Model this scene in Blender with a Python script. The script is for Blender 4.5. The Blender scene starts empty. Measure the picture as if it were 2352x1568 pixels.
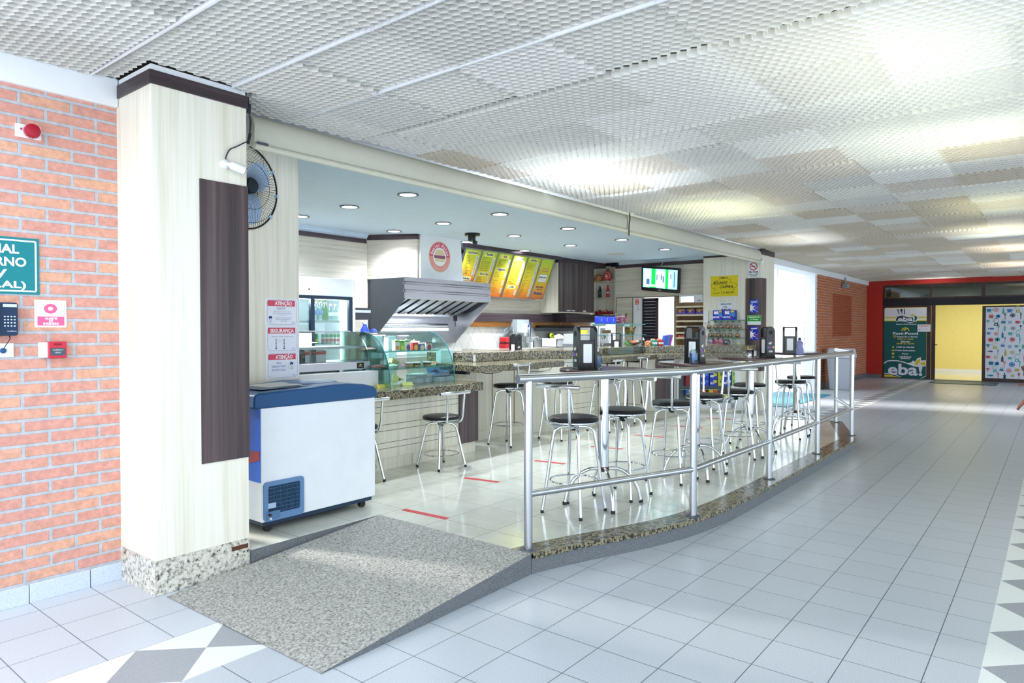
import bpy, bmesh, math, random
import numpy as np
from mathutils import Vector, Matrix
random.seed(7)
rng = np.random.RandomState(5)
sc = bpy.context.scene
COL = sc.collection
R = math.radians
pi = math.pi

# ------------------------------------------------------------------ camera frame (24 mm on 36 mm film)
CAMZ = 1.45
YAW = R(38.6063)
PITCH = R(1.0596)
FPX = 1568.0


def ray(px, py):
    u = (px - 1176) / FPX
    v = (784 - py) / FPX
    fw = math.cos(PITCH) + math.sin(PITCH) * v
    up = -math.sin(PITCH) + math.cos(PITCH) * v
    return Vector((math.cos(YAW) * fw + math.sin(YAW) * u, math.sin(YAW) * fw - math.cos(YAW) * u, up))


def at_z(px, py, z):
    d = ray(px, py)
    return Vector((0, 0, CAMZ)) + d * ((z - CAMZ) / d.z)


def at_x(px, py, x):
    d = ray(px, py)
    return Vector((0, 0, CAMZ)) + d * (x / d.x)


def at_y(px, py, y):
    d = ray(px, py)
    return Vector((0, 0, CAMZ)) + d * (y / d.y)


# ------------------------------------------------------------------ materials
def lin(c):
    return c / 12.92 if c <= 0.04045 else ((c + 0.055) / 1.055) ** 2.4


def C(h):
    if isinstance(h, (tuple, list)):
        return (*h[:3], 1.0)
    h = h.lstrip('#')
    return tuple(lin(int(h[i:i + 2], 16) / 255) for i in (0, 2, 4)) + (1.0,)


MATS = {}


class NT:
    def __init__(s, name):
        s.m = bpy.data.materials.new(name)
        s.m.use_nodes = True
        s.t = s.m.node_tree
        s.b = s.t.nodes['Principled BSDF']
        s.out = s.t.nodes['Material Output']
        MATS[name] = s.m

    def n(s, kind, **kw):
        nd = s.t.nodes.new('ShaderNode' + kind)
        for k, v in kw.items():
            if hasattr(nd, k) and k not in nd.inputs:
                setattr(nd, k, v)
            else:
                nd.inputs[k].default_value = v
        return nd

    def l(s, a, b):
        s.t.links.new(a, b)

    def pos(s, scale=(1, 1, 1), obj=True):
        if obj:
            src = s.n('TexCoord').outputs['Object']
        else:
            src = s.n('NewGeometry').outputs['Position']
        mp = s.n('Mapping')
        mp.inputs['Scale'].default_value = scale
        s.l(src, mp.inputs['Vector'])
        return mp.outputs['Vector']

    def ramp(s, fac, stops):
        r = s.n('ValToRGB')
        e = r.color_ramp.elements
        e[0].position, e[0].color = stops[0][0], C(stops[0][1])
        e[1].position, e[1].color = stops[1][0], C(stops[1][1])
        for p, c in stops[2:]:
            x = e.new(p)
            x.color = C(c)
        s.l(fac, r.inputs['Fac'])
        return r.outputs['Color']

    def noise(s, vec, scale, detail=3, rough=0.6):
        nz = s.n('TexNoise')
        nz.inputs['Scale'].default_value = scale
        nz.inputs['Detail'].default_value = detail
        nz.inputs['Roughness'].default_value = rough
        s.l(vec, nz.inputs['Vector'])
        return nz.outputs['Fac']

    def mix(s, fac, a, b, blend='MIX'):
        mx = s.n('Mix', data_type='RGBA', blend_type=blend)
        for v, i in ((fac, 0), (a, 6), (b, 7)):
            if isinstance(v, (int, float)):
                mx.inputs[i].default_value = v
            elif isinstance(v, (str, tuple)):
                mx.inputs[i].default_value = C(v)
            else:
                s.l(v, mx.inputs[i])
        return mx.outputs[2]

    def bump(s, h, dist=0.002, strength=0.5):
        b = s.n('Bump')
        b.inputs['Distance'].default_value = dist
        b.inputs['Strength'].default_value = strength
        s.l(h, b.inputs['Height'])
        s.l(b.outputs['Normal'], s.b.inputs['Normal'])

    def set(s, color=None, rough=0.5, metal=0.0, spec=0.5, **kw):
        if color is not None:
            if isinstance(color, (str, tuple)):
                s.b.inputs['Base Color'].default_value = C(color)
            else:
                s.l(color, s.b.inputs['Base Color'])
        s.b.inputs['Roughness'].default_value = rough
        s.b.inputs['Metallic'].default_value = metal
        s.b.inputs['Specular IOR Level'].default_value = spec
        for k, v in kw.items():
            s.b.inputs[k.replace('_', ' ')].default_value = v
        return s.m


def M(name):
    """a material by name; '#rrggbb' gives plain satin paint of that colour"""
    if name in MATS:
        return MATS[name]
    n = NT(name)
    v = n.pos()
    f = n.noise(v, 14, 2)
    c = n.mix(f, tuple(x * 0.94 for x in C(name)[:3]), tuple(min(1, x * 1.05) for x in C(name)[:3]))
    n.set(c, 0.45, spec=0.35)
    return n.m


def grain(name, cols, scale, rough=0.38, spec=0.4):
    n = NT(name)
    v = n.pos(scale)
    a = n.noise(v, 1.0, 4, 0.55)
    v2 = n.pos(tuple(q * 0.28 for q in scale))
    b = n.noise(v2, 1.0, 2, 0.5)
    mx = n.n('Math', operation='ADD')
    mh = n.n('Math', operation='MULTIPLY')
    mh.inputs[1].default_value = 0.5
    n.l(a, mx.inputs[0]); n.l(b, mx.inputs[1]); n.l(mx.outputs[0], mh.inputs[0])
    n.set(n.ramp(mh.outputs[0], cols), rough, spec=spec)


grain('laminate_cream', [(0.33, '#d9d3be'), (0.5, '#e8e4d4'), (0.68, '#f1eee2')], (70, 70, 1.6))
grain('laminate_cream_horizontal', [(0.33, '#b9b1a0'), (0.5, '#d2cbbb'), (0.68, '#ded9cb')], (2.2, 2.2, 90))
grain('laminate_dark', [(0.36, '#332a2c'), (0.5, '#524445'), (0.64, '#715f5f')], (26, 26, 0.5))
grain('laminate_dark_horizontal', [(0.36, '#2d2424'), (0.5, '#41353a'), (0.64, '#594a4d')], (1.2, 1.2, 60))
grain('pine_wood', [(0.36, '#96602c'), (0.5, '#b97a3a'), (0.66, '#cf9450')], (3, 3, 60))
grain('brown_wood', [(0.36, '#3c2018'), (0.5, '#5a3022'), (0.66, '#72402c')], (30, 30, 3))
grain('brown_frame', [(0.36, '#2b1a18'), (0.5, '#3a2421'), (0.66, '#4a302b')], (20, 20, 4))
grain('table_wood', [(0.36, '#3a2526'), (0.5, '#4c3233'), (0.66, '#5f4241')], (6, 40, 6), rough=0.22, spec=0.5)


def granite(name, cols, s=55, rough=0.18, bump=0, spec=0.5):
    n = NT(name)
    v = n.pos(obj=False)
    a = n.noise(v, s, 5, 0.72)
    vo = n.n('TexVoronoi')
    vo.inputs['Scale'].default_value = s * 1.6
    n.l(v, vo.inputs['Vector'])
    c1 = n.ramp(a, cols)
    sp = n.ramp(vo.outputs['Color'], [(0.25, cols[0][1]), (0.45, cols[-1][1])])
    n.set(n.mix(0.22, c1, sp), rough, spec=spec)
    if bump:
        n.bump(a, bump, 0.6)


granite('granite_gold', [(0.40, '#0b0b0a'), (0.46, '#2e2b23'), (0.51, '#7f775d'), (0.56, '#b3a985'), (0.64, '#3d392d')], 46)
granite('granite_pale', [(0.36, '#2c2c30'), (0.43, '#97938a'), (0.49, '#cfcabc'), (0.66, '#dedbd0')], 46)
granite('granite_grey', [(0.36, '#484b4e'), (0.5, '#63676a'), (0.66, '#7d8184')], 150, 0.4)
granite('granite_blue', [(0.36, '#b2bccd'), (0.5, '#c3cddd'), (0.66, '#d0d8e6')], 150, 0.4)
granite('ramp_concrete', [(0.32, '#4a4a47'), (0.44, '#86857f'), (0.52, '#a5a49e'), (0.68, '#c9c8c2')], 75, 0.75, 0.002, 0.2)


def tile(name, w, h, x0, y0, cols, mort, msize=0.0035, rough=0.3, s=220, axes='xy', coat=0.0, spec=0.5, var=0.04):
    n = NT(name)
    src = n.n('NewGeometry').outputs['Position']
    sx = n.n('SeparateXYZ')
    n.l(src, sx.inputs[0])
    cb = n.n('CombineXYZ')
    for k, (ax, o) in enumerate(zip(axes, (x0, y0))):
        ad = n.n('Math', operation='ADD')
        ad.inputs[1].default_value = -o + 400 * (w if k == 0 else h)
        n.l(sx.outputs['xyz'.index(ax)], ad.inputs[0])
        n.l(ad.outputs[0], cb.inputs[k])
    br = n.n('TexBrick')
    br.offset = 0.0
    br.inputs['Scale'].default_value = 1
    br.inputs['Brick Width'].default_value = w
    br.inputs['Row Height'].default_value = h
    br.inputs['Mortar Size'].default_value = msize
    br.inputs['Mortar Smooth'].default_value = 0.1
    br.inputs['Bias'].default_value = 0
    br.inputs['Color1'].default_value = (1 - var,) * 3 + (1,)
    br.inputs['Color2'].default_value = (1, 1, 1, 1)
    br.inputs['Mortar'].default_value = (1, 1, 1, 1)
    n.l(cb.outputs[0], br.inputs['Vector'])
    nz = n.noise(n.pos(obj=False), s, 3, 0.7)
    base = n.ramp(nz, cols)
    base = n.mix(1.0, base, br.outputs['Color'], 'MULTIPLY')
    c = n.mix(br.outputs['Fac'], base, mort)
    n.set(c, rough, spec=spec)
    if coat:
        n.b.inputs['Coat Weight'].default_value = coat
        n.b.inputs['Coat Roughness'].default_value = 0.05
    inv = n.n('Math', operation='SUBTRACT')
    inv.inputs[0].default_value = 1
    n.l(br.outputs['Fac'], inv.inputs[1])
    n.bump(inv.outputs[0], 0.002, 0.4)
    return n


tile('floor_tile', 0.2875, 0.2985, 1.21, 0.4205, [(0.35, '#a6adb4'), (0.5, '#b9bfc6'), (0.65, '#c8cdd3')], '#5d6468', 0.0022, 0.3)
tile('floor_tile_side', 0.2875, 0.2845, 1.21, 3.2265, [(0.35, '#b4bac2'), (0.5, '#c4cad2'), (0.65, '#d2d7dd')], '#777d86', 0.0025, 0.35)
tile('platform_tile', 0.44, 0.44, 2.54, 2.89, [(0.35, '#d0d2c6'), (0.5, '#d8dace'), (0.65, '#dfe1d6')], '#93968c', 0.0022, 0.13, 3, coat=0.25, spec=0.6)
tile('room_floor_tile', 0.45, 0.45, 0, 0, [(0.35, '#c9c2a8'), (0.6, '#d6d0b8')], '#8f8a78', 0.003, 0.12, 3)


def brick(name, w, h, x0, z0, c1, c2, mort, msize=0.009, bias=-0.35):
    n = NT(name)
    src = n.n('NewGeometry').outputs['Position']
    sx = n.n('SeparateXYZ')
    n.l(src, sx.inputs[0])
    cb = n.n('CombineXYZ')
    for k, (o, q) in enumerate(((x0, 0), (z0, 2))):
        ad = n.n('Math', operation='ADD')
        ad.inputs[1].default_value = -o + 200 * (w if k == 0 else h)
        n.l(sx.outputs[q], ad.inputs[0])
        n.l(ad.outputs[0], cb.inputs[k])
    br = n.n('TexBrick')
    br.offset = 0.5
    br.inputs['Scale'].default_value = 1
    br.inputs['Brick Width'].default_value = w
    br.inputs['Row Height'].default_value = h
    br.inputs['Mortar Size'].default_value = msize
    br.inputs['Mortar Smooth'].default_value = 0.15
    br.inputs['Bias'].default_value = bias
    br.inputs['Color1'].default_value = C(c1)
    br.inputs['Color2'].default_value = C(c2)
    br.inputs['Mortar'].default_value = C(mort)
    n.l(cb.outputs[0], br.inputs['Vector'])
    v = n.pos((1, 1, 1), False)
    a = n.noise(v, 26, 4, 0.7)
    k = n.ramp(a, [(0.3, (0.80, 0.78, 0.78)), (0.7, (1.12, 1.1, 1.1))])
    n.set(n.mix(1.0, br.outputs['Color'], k, 'MULTIPLY'), 0.8, spec=0.2)
    inv = n.n('Math', operation='SUBTRACT')
    inv.inputs[0].default_value = 1
    n.l(br.outputs['Fac'], inv.inputs[1])
    n.bump(inv.outputs[0], 0.006, 0.8)


brick('brick_pink', 0.243, 0.0662, 1.555, 0.107, '#d0988a', '#deae8c', '#b6b9be')
brick('brick_orange', 0.243, 0.0662, 17.2, 0.12, '#b9683f', '#c9794c', '#b7a59a', 0.008)


def simple(name, color, rough=0.5, metal=0.0, spec=0.5, **kw):
    n = NT(name)
    v = n.pos()
    f = n.noise(v, 9, 2)
    c = C(color)
    cc = n.mix(f, tuple(x * 0.95 for x in c[:3]), tuple(min(1, x * 1.04) for x in c[:3]))
    n.set(cc, rough, metal, spec, **kw)


simple('chrome', '#d6dade', 0.09, 1.0)
simple('satin_steel', '#c3c6ca', 0.24, 1.0)
simple('stainless', '#a8a8ac', 0.3, 1.0)
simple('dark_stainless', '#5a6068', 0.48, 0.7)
simple('rust', '#5b3523', 0.8)
simple('vinyl_black', '#121116', 0.36, 0, 0.4)
simple('black_plastic', '#0d0e12', 0.24, 0, 0.45)
simple('black_rubber', '#1c1c1e', 0.7)
simple('white_plastic', '#e9ebee', 0.35)
simple('white_enamel', '#e6eaee', 0.22)
simple('white_paint', '#e9ecf0', 0.6, 0, 0.3)
simple('gypsum_white', '#cfe2f4', 0.7, 0, 0.2)
simple('red_paint', '#b02c20', 0.55, 0, 0.3)
simple('yellow_paint', '#e8d98c', 0.6, 0, 0.3)
simple('tarp_cream', '#cfcdbd', 0.55, 0, 0.35)
simple('navy_plastic', '#274f7e', 0.4)
simple('blue_grille', '#5f83ad', 0.4)
simple('paper_white', '#eef0f4', 0.7, 0, 0.2)
simple('pipe_white', '#d5d7de', 0.5)
simple('slab_grey', '#6f6d68', 0.9)


def glass(name, tint, refl=0.06, alpha_tint=1.0, rough=0.02):
    n = NT(name)
    tr = n.n('BsdfTransparent')
    tr.inputs['Color'].default_value = C(tint)
    gl = n.n('BsdfGlossy')
    gl.inputs['Roughness'].default_value = rough
    lw = n.n('LayerWeight')
    lw.inputs['Blend'].default_value = 0.25
    mu = n.n('Math', operation='MULTIPLY_ADD')
    mu.inputs[1].default_value = 0.7
    mu.inputs[2].default_value = refl
    n.l(lw.outputs['Fresnel'], mu.inputs[0])
    ms = n.n('MixShader')
    n.l(mu.outputs[0], ms.inputs[0])
    n.l(tr.outputs[0], ms.inputs[1])
    n.l(gl.outputs[0], ms.inputs[2])
    n.l(ms.outputs[0], n.out.inputs['Surface'])


glass('glass_clear', '#eef8f6', 0.03)
glass('glass_green', '#e0f3f0', 0.03)
glass('glass_edge', '#3f9a98', 0.1)
glass('glass_dark', '#5c7f86', 0.22, rough=0.05)
glass('plastic_clear', '#f2f4f4', 0.08, rough=0.1)
glass('bottle_green', '#8fd37a', 0.06)
glass('bottle_clear', '#dcefee', 0.08)
glass('plastic_blue', '#8fb4e0', 0.1, rough=0.15)


def emit(name, color, strength):
    n = NT(name)
    e = n.n('Emission')
    e.inputs['Color'].default_value = C(color)
    e.inputs['Strength'].default_value = strength
    n.l(e.outputs[0], n.out.inputs['Surface'])


emit('lamp_white', '#f4f1ff', 14)
emit('tv_green', '#18b84a', 1.1)
emit('tv_white', '#e8f4ff', 1.5)
emit('tv_cyan', '#8fd6e8', 1.2)
emit('tv_blue', '#3f6f94', 0.9)
emit('fridge_lamp', '#eaf6ff', 5)


def louver():
    n = NT('louver_white')
    at = n.n('VertexColor', layer_name='tint')
    df = n.n('BsdfDiffuse')
    tl = n.n('BsdfTranslucent')
    n.l(at.outputs['Color'], df.inputs['Color'])
    n.l(at.outputs['Color'], tl.inputs['Color'])
    ms = n.n('MixShader')
    ms.inputs[0].default_value = 0.06
    n.l(df.outputs[0], ms.inputs[1])
    n.l(tl.outputs[0], ms.inputs[2])
    n.l(ms.outputs[0], n.out.inputs['Surface'])


louver()


def pattern_noise(name, stops, scale, rough=0.5, smooth=True, vec=(1, 1, 1)):
    """blotchy printed wrapper / mixed contents, by voronoi cells"""
    n = NT(name)
    v = n.pos(vec)
    vo = n.n('TexVoronoi')
    vo.inputs['Scale'].default_value = scale
    n.l(v, vo.inputs['Vector'])
    sp = n.n('SeparateColor')
    n.l(vo.outputs['Color'], sp.inputs[0])
    r = n.n('ValToRGB')
    r.color_ramp.interpolation = 'CONSTANT'
    e = r.color_ramp.elements
    e[0].position, e[0].color = 0, C(stops[0])
    e[1].position, e[1].color = 1 / len(stops), C(stops[1])
    for i, c in enumerate(stops[2:]):
        e.new((i + 2) / len(stops)).color = C(c)
    n.l(sp.outputs[0], r.inputs['Fac'])
    n.set(r.outputs['Color'], rough)


pattern_noise('sweets_mixed', ['#c33a2e', '#e7b43c', '#d9d0b0', '#b5502c', '#e58c3a', '#8a2d28'], 70)
pattern_noise('sweets_pink', ['#c4326e', '#e06a9a', '#7c4a2a', '#d94d86', '#ead3dd'], 60)
pattern_noise('sweets_red', ['#c22a2e', '#e84a46', '#f2d8d6', '#b01c24'], 60)
pattern_noise('sweets_green', ['#4fb05a', '#8ed08e', '#e8f0e2', '#2f8a4a'], 60)
pattern_noise('sweets_dark', ['#2d3b52', '#1e2a3c', '#5a708c', '#c8d0d8'], 70)
pattern_noise('cookies', ['#c99f72', '#a87c50', '#dcb88c', '#b98a5e'], 80)
pattern_noise('bananas', ['#8a6a34', '#b99a4e', '#6e5228', '#d8c080'], 50)
pattern_noise('mesh_dark', ['#16222e', '#0e1a26', '#22303c'], 40)


def diamond_tile():
    """white wall tiles laid on the diagonal"""
    n = NT('diamond_tile')
    src = n.n('NewGeometry').outputs['Position']
    sx = n.n('SeparateXYZ')
    n.l(src, sx.inputs[0])
    cb = n.n('CombineXYZ')
    for k, op in enumerate(('ADD', 'SUBTRACT')):
        z = n.n('Math', operation='MULTIPLY')
        z.inputs[1].default_value = 0.62
        n.l(sx.outputs[2], z.inputs[0])
        a = n.n('Math', operation=op)
        n.l(sx.outputs[0], a.inputs[0])
        n.l(z.outputs[0], a.inputs[1])
        b = n.n('Math', operation='ADD')
        b.inputs[1].default_value = 60
        n.l(a.outputs[0], b.inputs[0])
        n.l(b.outputs[0], cb.inputs[k])
    br = n.n('TexBrick')
    br.offset = 0
    br.inputs['Scale'].default_value = 1
    br.inputs['Brick Width'].default_value = 0.32
    br.inputs['Row Height'].default_value = 0.32
    br.inputs['Mortar Size'].default_value = 0.003
    br.inputs['Color1'].default_value = C('#dcdcd8')
    br.inputs['Color2'].default_value = C('#e6e6e2')
    br.inputs['Mortar'].default_value = C('#8d8f90')
    n.l(cb.outputs[0], br.inputs['Vector'])
    n.set(br.outputs['Color'], 0.2)


diamond_tile()


def gradient_panel():
    """menu print: lime at the top running to orange at the foot (printed colour), by height"""
    n = NT('menu_print')
    tc = n.n('TexCoord').outputs['Generated']
    sx = n.n('SeparateXYZ')
    n.l(tc, sx.inputs[0])
    n.set(n.ramp(sx.outputs[2], [(0.0, '#d86a28'), (0.22, '#e2a32e'), (0.5, '#dcc832'), (0.95, '#b4cc3a')]), 0.35)


gradient_panel()


# ------------------------------------------------------------------ mesh building
def rounded(w, h, r, seg=5, cx=0.0, cy=0.0):
    pts = []
    for qx, qy, a0 in ((1, 1, 0), (-1, 1, 90), (-1, -1, 180), (1, -1, 270)):
        for i in range(seg + 1):
            a = R(a0 + 90 * i / seg)
            pts.append((cx + qx * (w / 2 - r) + r * math.cos(a), cy + qy * (h / 2 - r) + r * math.sin(a)))
    return pts


class MB:
    def __init__(s, m=None):
        s.v, s.f, s.m = [], [], m

    def add(s, vs, fs):
        b = len(s.v)
        if s.m is not None:
            vs = [s.m @ Vector(q) for q in vs]
        s.v += [tuple(q) for q in vs]
        s.f += [tuple(b + i for i in f) for f in fs]
        return s

    def box(s, x0, y0, z0, x1, y1, z1):
        return s.add([(x, y, z) for z in (z0, z1) for y in (y0, y1) for x in (x0, x1)],
                     [(0, 2, 3, 1), (4, 5, 7, 6), (0, 1, 5, 4), (2, 6, 7, 3), (0, 4, 6, 2), (1, 3, 7, 5)])

    def prism(s, poly, a0, a1, axis='z', caps=True):
        """poly: 2-D points; axis z -> (x,y), y -> (x,z), x -> (y,z)"""
        def p(u, w, a):
            return {'z': (u, w, a), 'y': (u, a, w), 'x': (a, u, w)}[axis]
        n = len(poly)
        vs = [p(u, w, a0) for u, w in poly] + [p(u, w, a1) for u, w in poly]
        fs = [(i, (i + 1) % n, n + (i + 1) % n, n + i) for i in range(n)]
        if caps:
            fs += [tuple(range(n))[::-1], tuple(range(n, 2 * n))]
        return s.add(vs, fs)

    def tube(s, pts, r, n=8, closed=False, caps=True):
        P = [Vector(p) for p in pts]
        k = len(P)
        rs = r if isinstance(r, (list, tuple)) else [r] * k
        vs, prev = [], None
        for i in range(k):
            if closed:
                t = (P[(i + 1) % k] - P[i - 1]).normalized()
            else:
                t = (P[min(i + 1, k - 1)] - P[max(i - 1, 0)]).normalized()
            if prev is None:
                a = Vector((0, 0, 1)) if abs(t.z) < 0.9 else Vector((1, 0, 0))
                u = t.cross(a).normalized()
            else:
                u = (prev - t * prev.dot(t)).normalized()
            prev = u
            w = t.cross(u)
            for j in range(n):
                q = 2 * pi * j / n
                vs.append(P[i] + (u * math.cos(q) + w * math.sin(q)) * rs[i])
        fs = []
        for i in range(k if closed else k - 1):
            i2 = (i + 1) % k
            for j in range(n):
                j2 = (j + 1) % n
                fs.append((i * n + j, i * n + j2, i2 * n + j2, i2 * n + j))
        if caps and not closed:
            fs += [tuple(range(n))[::-1], tuple((k - 1) * n + j for j in range(n))]
        return s.add(vs, fs)

    def lathe(s, prof, n=24, c=(0, 0, 0), axis='z'):
        def p(r, z, q):
            u, w = r * math.cos(q), r * math.sin(q)
            o = {'z': (u, w, z), 'y': (u, z, w), 'x': (z, u, w)}[axis]
            return (c[0] + o[0], c[1] + o[1], c[2] + o[2])
        vs, fs = [], []
        k = len(prof)
        for r, z in prof:
            for j in range(n):
                vs.append(p(max(r, 1e-5), z, 2 * pi * j / n))
        for i in range(k - 1):
            for j in range(n):
                j2 = (j + 1) % n
                fs.append((i * n + j, i * n + j2, (i + 1) * n + j2, (i + 1) * n + j))
        if prof[0][0] > 1e-4:
            fs.append(tuple(range(n))[::-1])
        if prof[-1][0] > 1e-4:
            fs.append(tuple((k - 1) * n + j for j in range(n)))
        return s.add(vs, fs)

    def ball(s, c, r, n=12, sz=1.0):
        k = max(6, n // 2)
        return s.lathe([(r * math.sin(pi * i / k), -r * sz * math.cos(pi * i / k)) for i in range(k + 1)], n, c)

    def poly(s, pts):
        return s.add(pts, [tuple(range(len(pts)))])

    def build(s, name, mat, parent=None, world=False, smooth=True, bevel=0.0, label=None, **props):
        me = bpy.data.meshes.new(name)
        vs = s.v
        if parent is not None and world:
            o = parent.location
            if parent.parent is not None:
                o = o + parent.parent.location
            vs = [(q[0] - o.x, q[1] - o.y, q[2] - o.z) for q in vs]
        me.from_pydata([tuple(q) for q in vs], [], s.f)
        bm = bmesh.new()
        bm.from_mesh(me)
        bmesh.ops.recalc_face_normals(bm, faces=bm.faces)
        bm.to_mesh(me)
        bm.free()
        if isinstance(mat, str):
            mat = M(mat)
        me.materials.append(mat)
        if smooth:
            me.polygons.foreach_set('use_smooth', [True] * len(me.polygons))
            me.set_sharp_from_angle(angle=R(38))
        o = bpy.data.objects.new(name, me)
        COL.objects.link(o)
        if parent is not None:
            o.parent = parent
        if bevel:
            b = o.modifiers.new('edge', 'BEVEL')
            b.width = bevel
            b.segments = 2
            b.limit_method = 'ANGLE'
            b.angle_limit = R(50)
        if label:
            o['label'] = label
        for k, v in props.items():
            o[k] = v
        return o


def tag(o, label, cat, group=None):
    o['label'] = label
    o['category'] = cat
    if group:
        o['group'] = group
    return o


def thing(name, label, cat, loc=(0, 0, 0), rot=0.0, group=None):
    o = bpy.data.objects.new(name, None)
    o.empty_display_size = 0.05
    COL.objects.link(o)
    o.location = loc
    o.rotation_euler = (0, 0, rot)
    return tag(o, label, cat, group)


def struct(name, mb, mat, parent=None, **kw):
    o = mb.build(name, mat, parent, **kw)
    if parent is None:
        o['kind'] = 'structure'
    return o


def box(x0, y0, z0, x1, y1, z1):
    return MB().box(x0, y0, z0, x1, y1, z1)


def dup(root, loc, rot, label, group=None):
    r = root.copy()
    COL.objects.link(r)
    r.location = loc
    r.rotation_euler = (0, 0, rot)
    r['label'] = label
    if group:
        r['group'] = group
    for ch in list(root.children):
        c = ch.copy()
        COL.objects.link(c)
        c.parent = r
        for g in list(ch.children):
            d = g.copy()
            COL.objects.link(d)
            d.parent = c
    return r


# ------------------------------------------------------------------ lettering
_TX = {}


def text_mesh(body, bold, shear):
    key = (body, bold, shear)
    if key not in _TX:
        cu = bpy.data.curves.new('t', 'FONT')
        cu.body = body
        cu.size = 1.0
        cu.shear = shear
        cu.offset = bold
        cu.resolution_u = 3
        cu.fill_mode = 'FRONT'
        ob = bpy.data.objects.new('t', cu)
        COL.objects.link(ob)
        dg = bpy.context.evaluated_depsgraph_get()
        ev = ob.evaluated_get(dg)
        me = ev.to_mesh()
        vs = [(v.co.x, v.co.y) for v in me.vertices]
        fs = [tuple(p.vertices) for p in me.polygons]
        ev.to_mesh_clear()
        bpy.data.objects.remove(ob)
        bpy.data.curves.remove(cu)
        _TX[key] = (vs, fs)
    return _TX[key]


class Sheet:
    """a flat printed face: origin is its top left corner, u runs right, v runs down, metres"""
    def __init__(s, parent, O, U, V, lift=0.0006):
        s.p, s.O, s.U, s.V = parent, Vector(O), Vector(U).normalized(), Vector(V).normalized()
        s.N = s.V.cross(s.U).normalized()
        s.lift = lift
        s.ink = {}
        s.order = 0

    def P(s, u, v, k=1):
        return s.O + s.U * u + s.V * v + s.N * (s.lift * k)

    def mb(s, name, color):
        return s.ink.setdefault((name, color), MB())

    def poly(s, color, pts, name='print', k=1):
        s.mb(name, color).poly([s.P(u, v, k) for u, v in pts])

    def rect(s, color, u0, v0, u1, v1, name='print', k=1):
        s.poly(color, [(u0, v0), (u1, v0), (u1, v1), (u0, v1)], name, k)

    def disc(s, color, u, v, r, ry=None, n=20, name='print', k=1):
        ry = ry or r
        s.poly(color, [(u + r * math.cos(2 * pi * i / n), v + ry * math.sin(2 * pi * i / n)) for i in range(n)], name, k)

    def ring(s, color, u, v, r0, r1, a0=0, a1=360, n=28, name='print', k=1, sy=1.0):
        m = s.mb(name, color)
        for i in range(n):
            t0, t1 = R(a0 + (a1 - a0) * i / n), R(a0 + (a1 - a0) * (i + 1) / n)
            m.poly([s.P(u + r * math.cos(t), v - r * sy * math.sin(t), k) for r, t in ((r0, t0), (r1, t0), (r1, t1), (r0, t1))])

    def line(s, color, pts, w, name='print', k=1):
        m = s.mb(name, color)
        for (a, b), (c, d) in zip(pts, pts[1:]):
            L = math.hypot(c - a, d - b) or 1e-6
            nx, ny = -(d - b) / L * w / 2, (c - a) / L * w / 2
            m.poly([s.P(a + nx, b + ny, k), s.P(c + nx, d + ny, k), s.P(c - nx, d - ny, k), s.P(a - nx, b - ny, k)])

    def frame(s, color, u0, v0, u1, v1, w, name='print', k=1):
        s.line(color, [(u0, v0), (u1, v0), (u1, v1), (u0, v1), (u0, v0)], w, name, k)

    def text(s, color, body, u, v, h, align='c', bold=0.0, shear=0.0, width=None, name='lettering', k=2, rot=0.0):
        """h = capital height; v = baseline; width = force the line to this width"""
        vs, fs = text_mesh(body, bold, shear)
        if not vs:
            return
        sc_ = h / 0.70
        x0, x1 = min(q[0] for q in vs), max(q[0] for q in vs)
        sx = sc_ if width is None else width / max(1e-6, x1 - x0)
        off = {'l': x0, 'c': (x0 + x1) / 2, 'r': x1}[align]
        ca, sa = math.cos(rot), math.sin(rot)
        out = []
        for x, y in vs:
            du, dv = (x - off) * sx, -y * sc_
            out.append(s.P(u + du * ca - dv * sa, v + du * sa + dv * ca, k))
        s.mb(name, color).add(out, fs)

    def done(s, world=True):
        for (name, color), m in s.ink.items():
            m.build(name, color, s.p, world=world, smooth=False)
# ================================================================== THE SETTING
CZ = 2.86        # louvre underside
PZ = 0.12        # platform floor
CAFE = 2.80      # cafe ceiling
TVX = 12.35      # wall carrying the television
BY = 7.80        # back wall of the kitchen

# ---- corridor floor: three tile fields and two patterned border strips (x runs down the corridor)
struct('floor', MB().poly([(-3, 0.237, 0), (24, 0.237, 0), (24, 2.797, 0), (-3, 2.797, 0)]), 'floor_tile', smooth=False)
struct('floor_side', MB().poly([(-3, 3.2265, 0), (31, 3.2265, 0), (31, 4.6, 0), (-3, 4.6, 0)]), 'floor_tile_side', smooth=False)
struct('floor_far_side', MB().poly([(-3, -6, 0), (31, -6, 0), (31, -0.19, 0), (-3, -0.19, 0)]), 'floor_tile', smooth=False)
granite('border_white', [(0.35, '#d3d6d2'), (0.5, '#dfe2de'), (0.66, '#e8eae6')], 160, 0.35)
granite('border_grey', [(0.35, '#83878e'), (0.5, '#989ca2'), (0.66, '#a6aaaf')], 160, 0.35)


def border(ix, ya, yb, x0, x1, cx0):
    p = 0.43
    ym = (ya + yb) / 2
    w, g = MB(), MB()
    k = math.floor((x0 - cx0) / p)
    while cx0 + k * p < x1:
        c = cx0 + k * p
        g.poly([(c - p / 2, ym, 0), (c, ya, 0), (c + p / 2, ym, 0), (c, yb, 0)])
        w.poly([(c, ya, 0), (c + p, ya, 0), (c + p / 2, ym, 0)])
        w.poly([(c, yb, 0), (c + p / 2, ym, 0), (c + p, yb, 0)])
        k += 1
    a = struct('floor_border', w, 'border_white', smooth=False)
    g.build('diamond_inlay', 'border_grey', a, smooth=False)


border(1, 2.797, 3.2265, -3, 24, 1.326)
border(2, -0.19, 0.237, -3, 24, 3.957)

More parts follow.
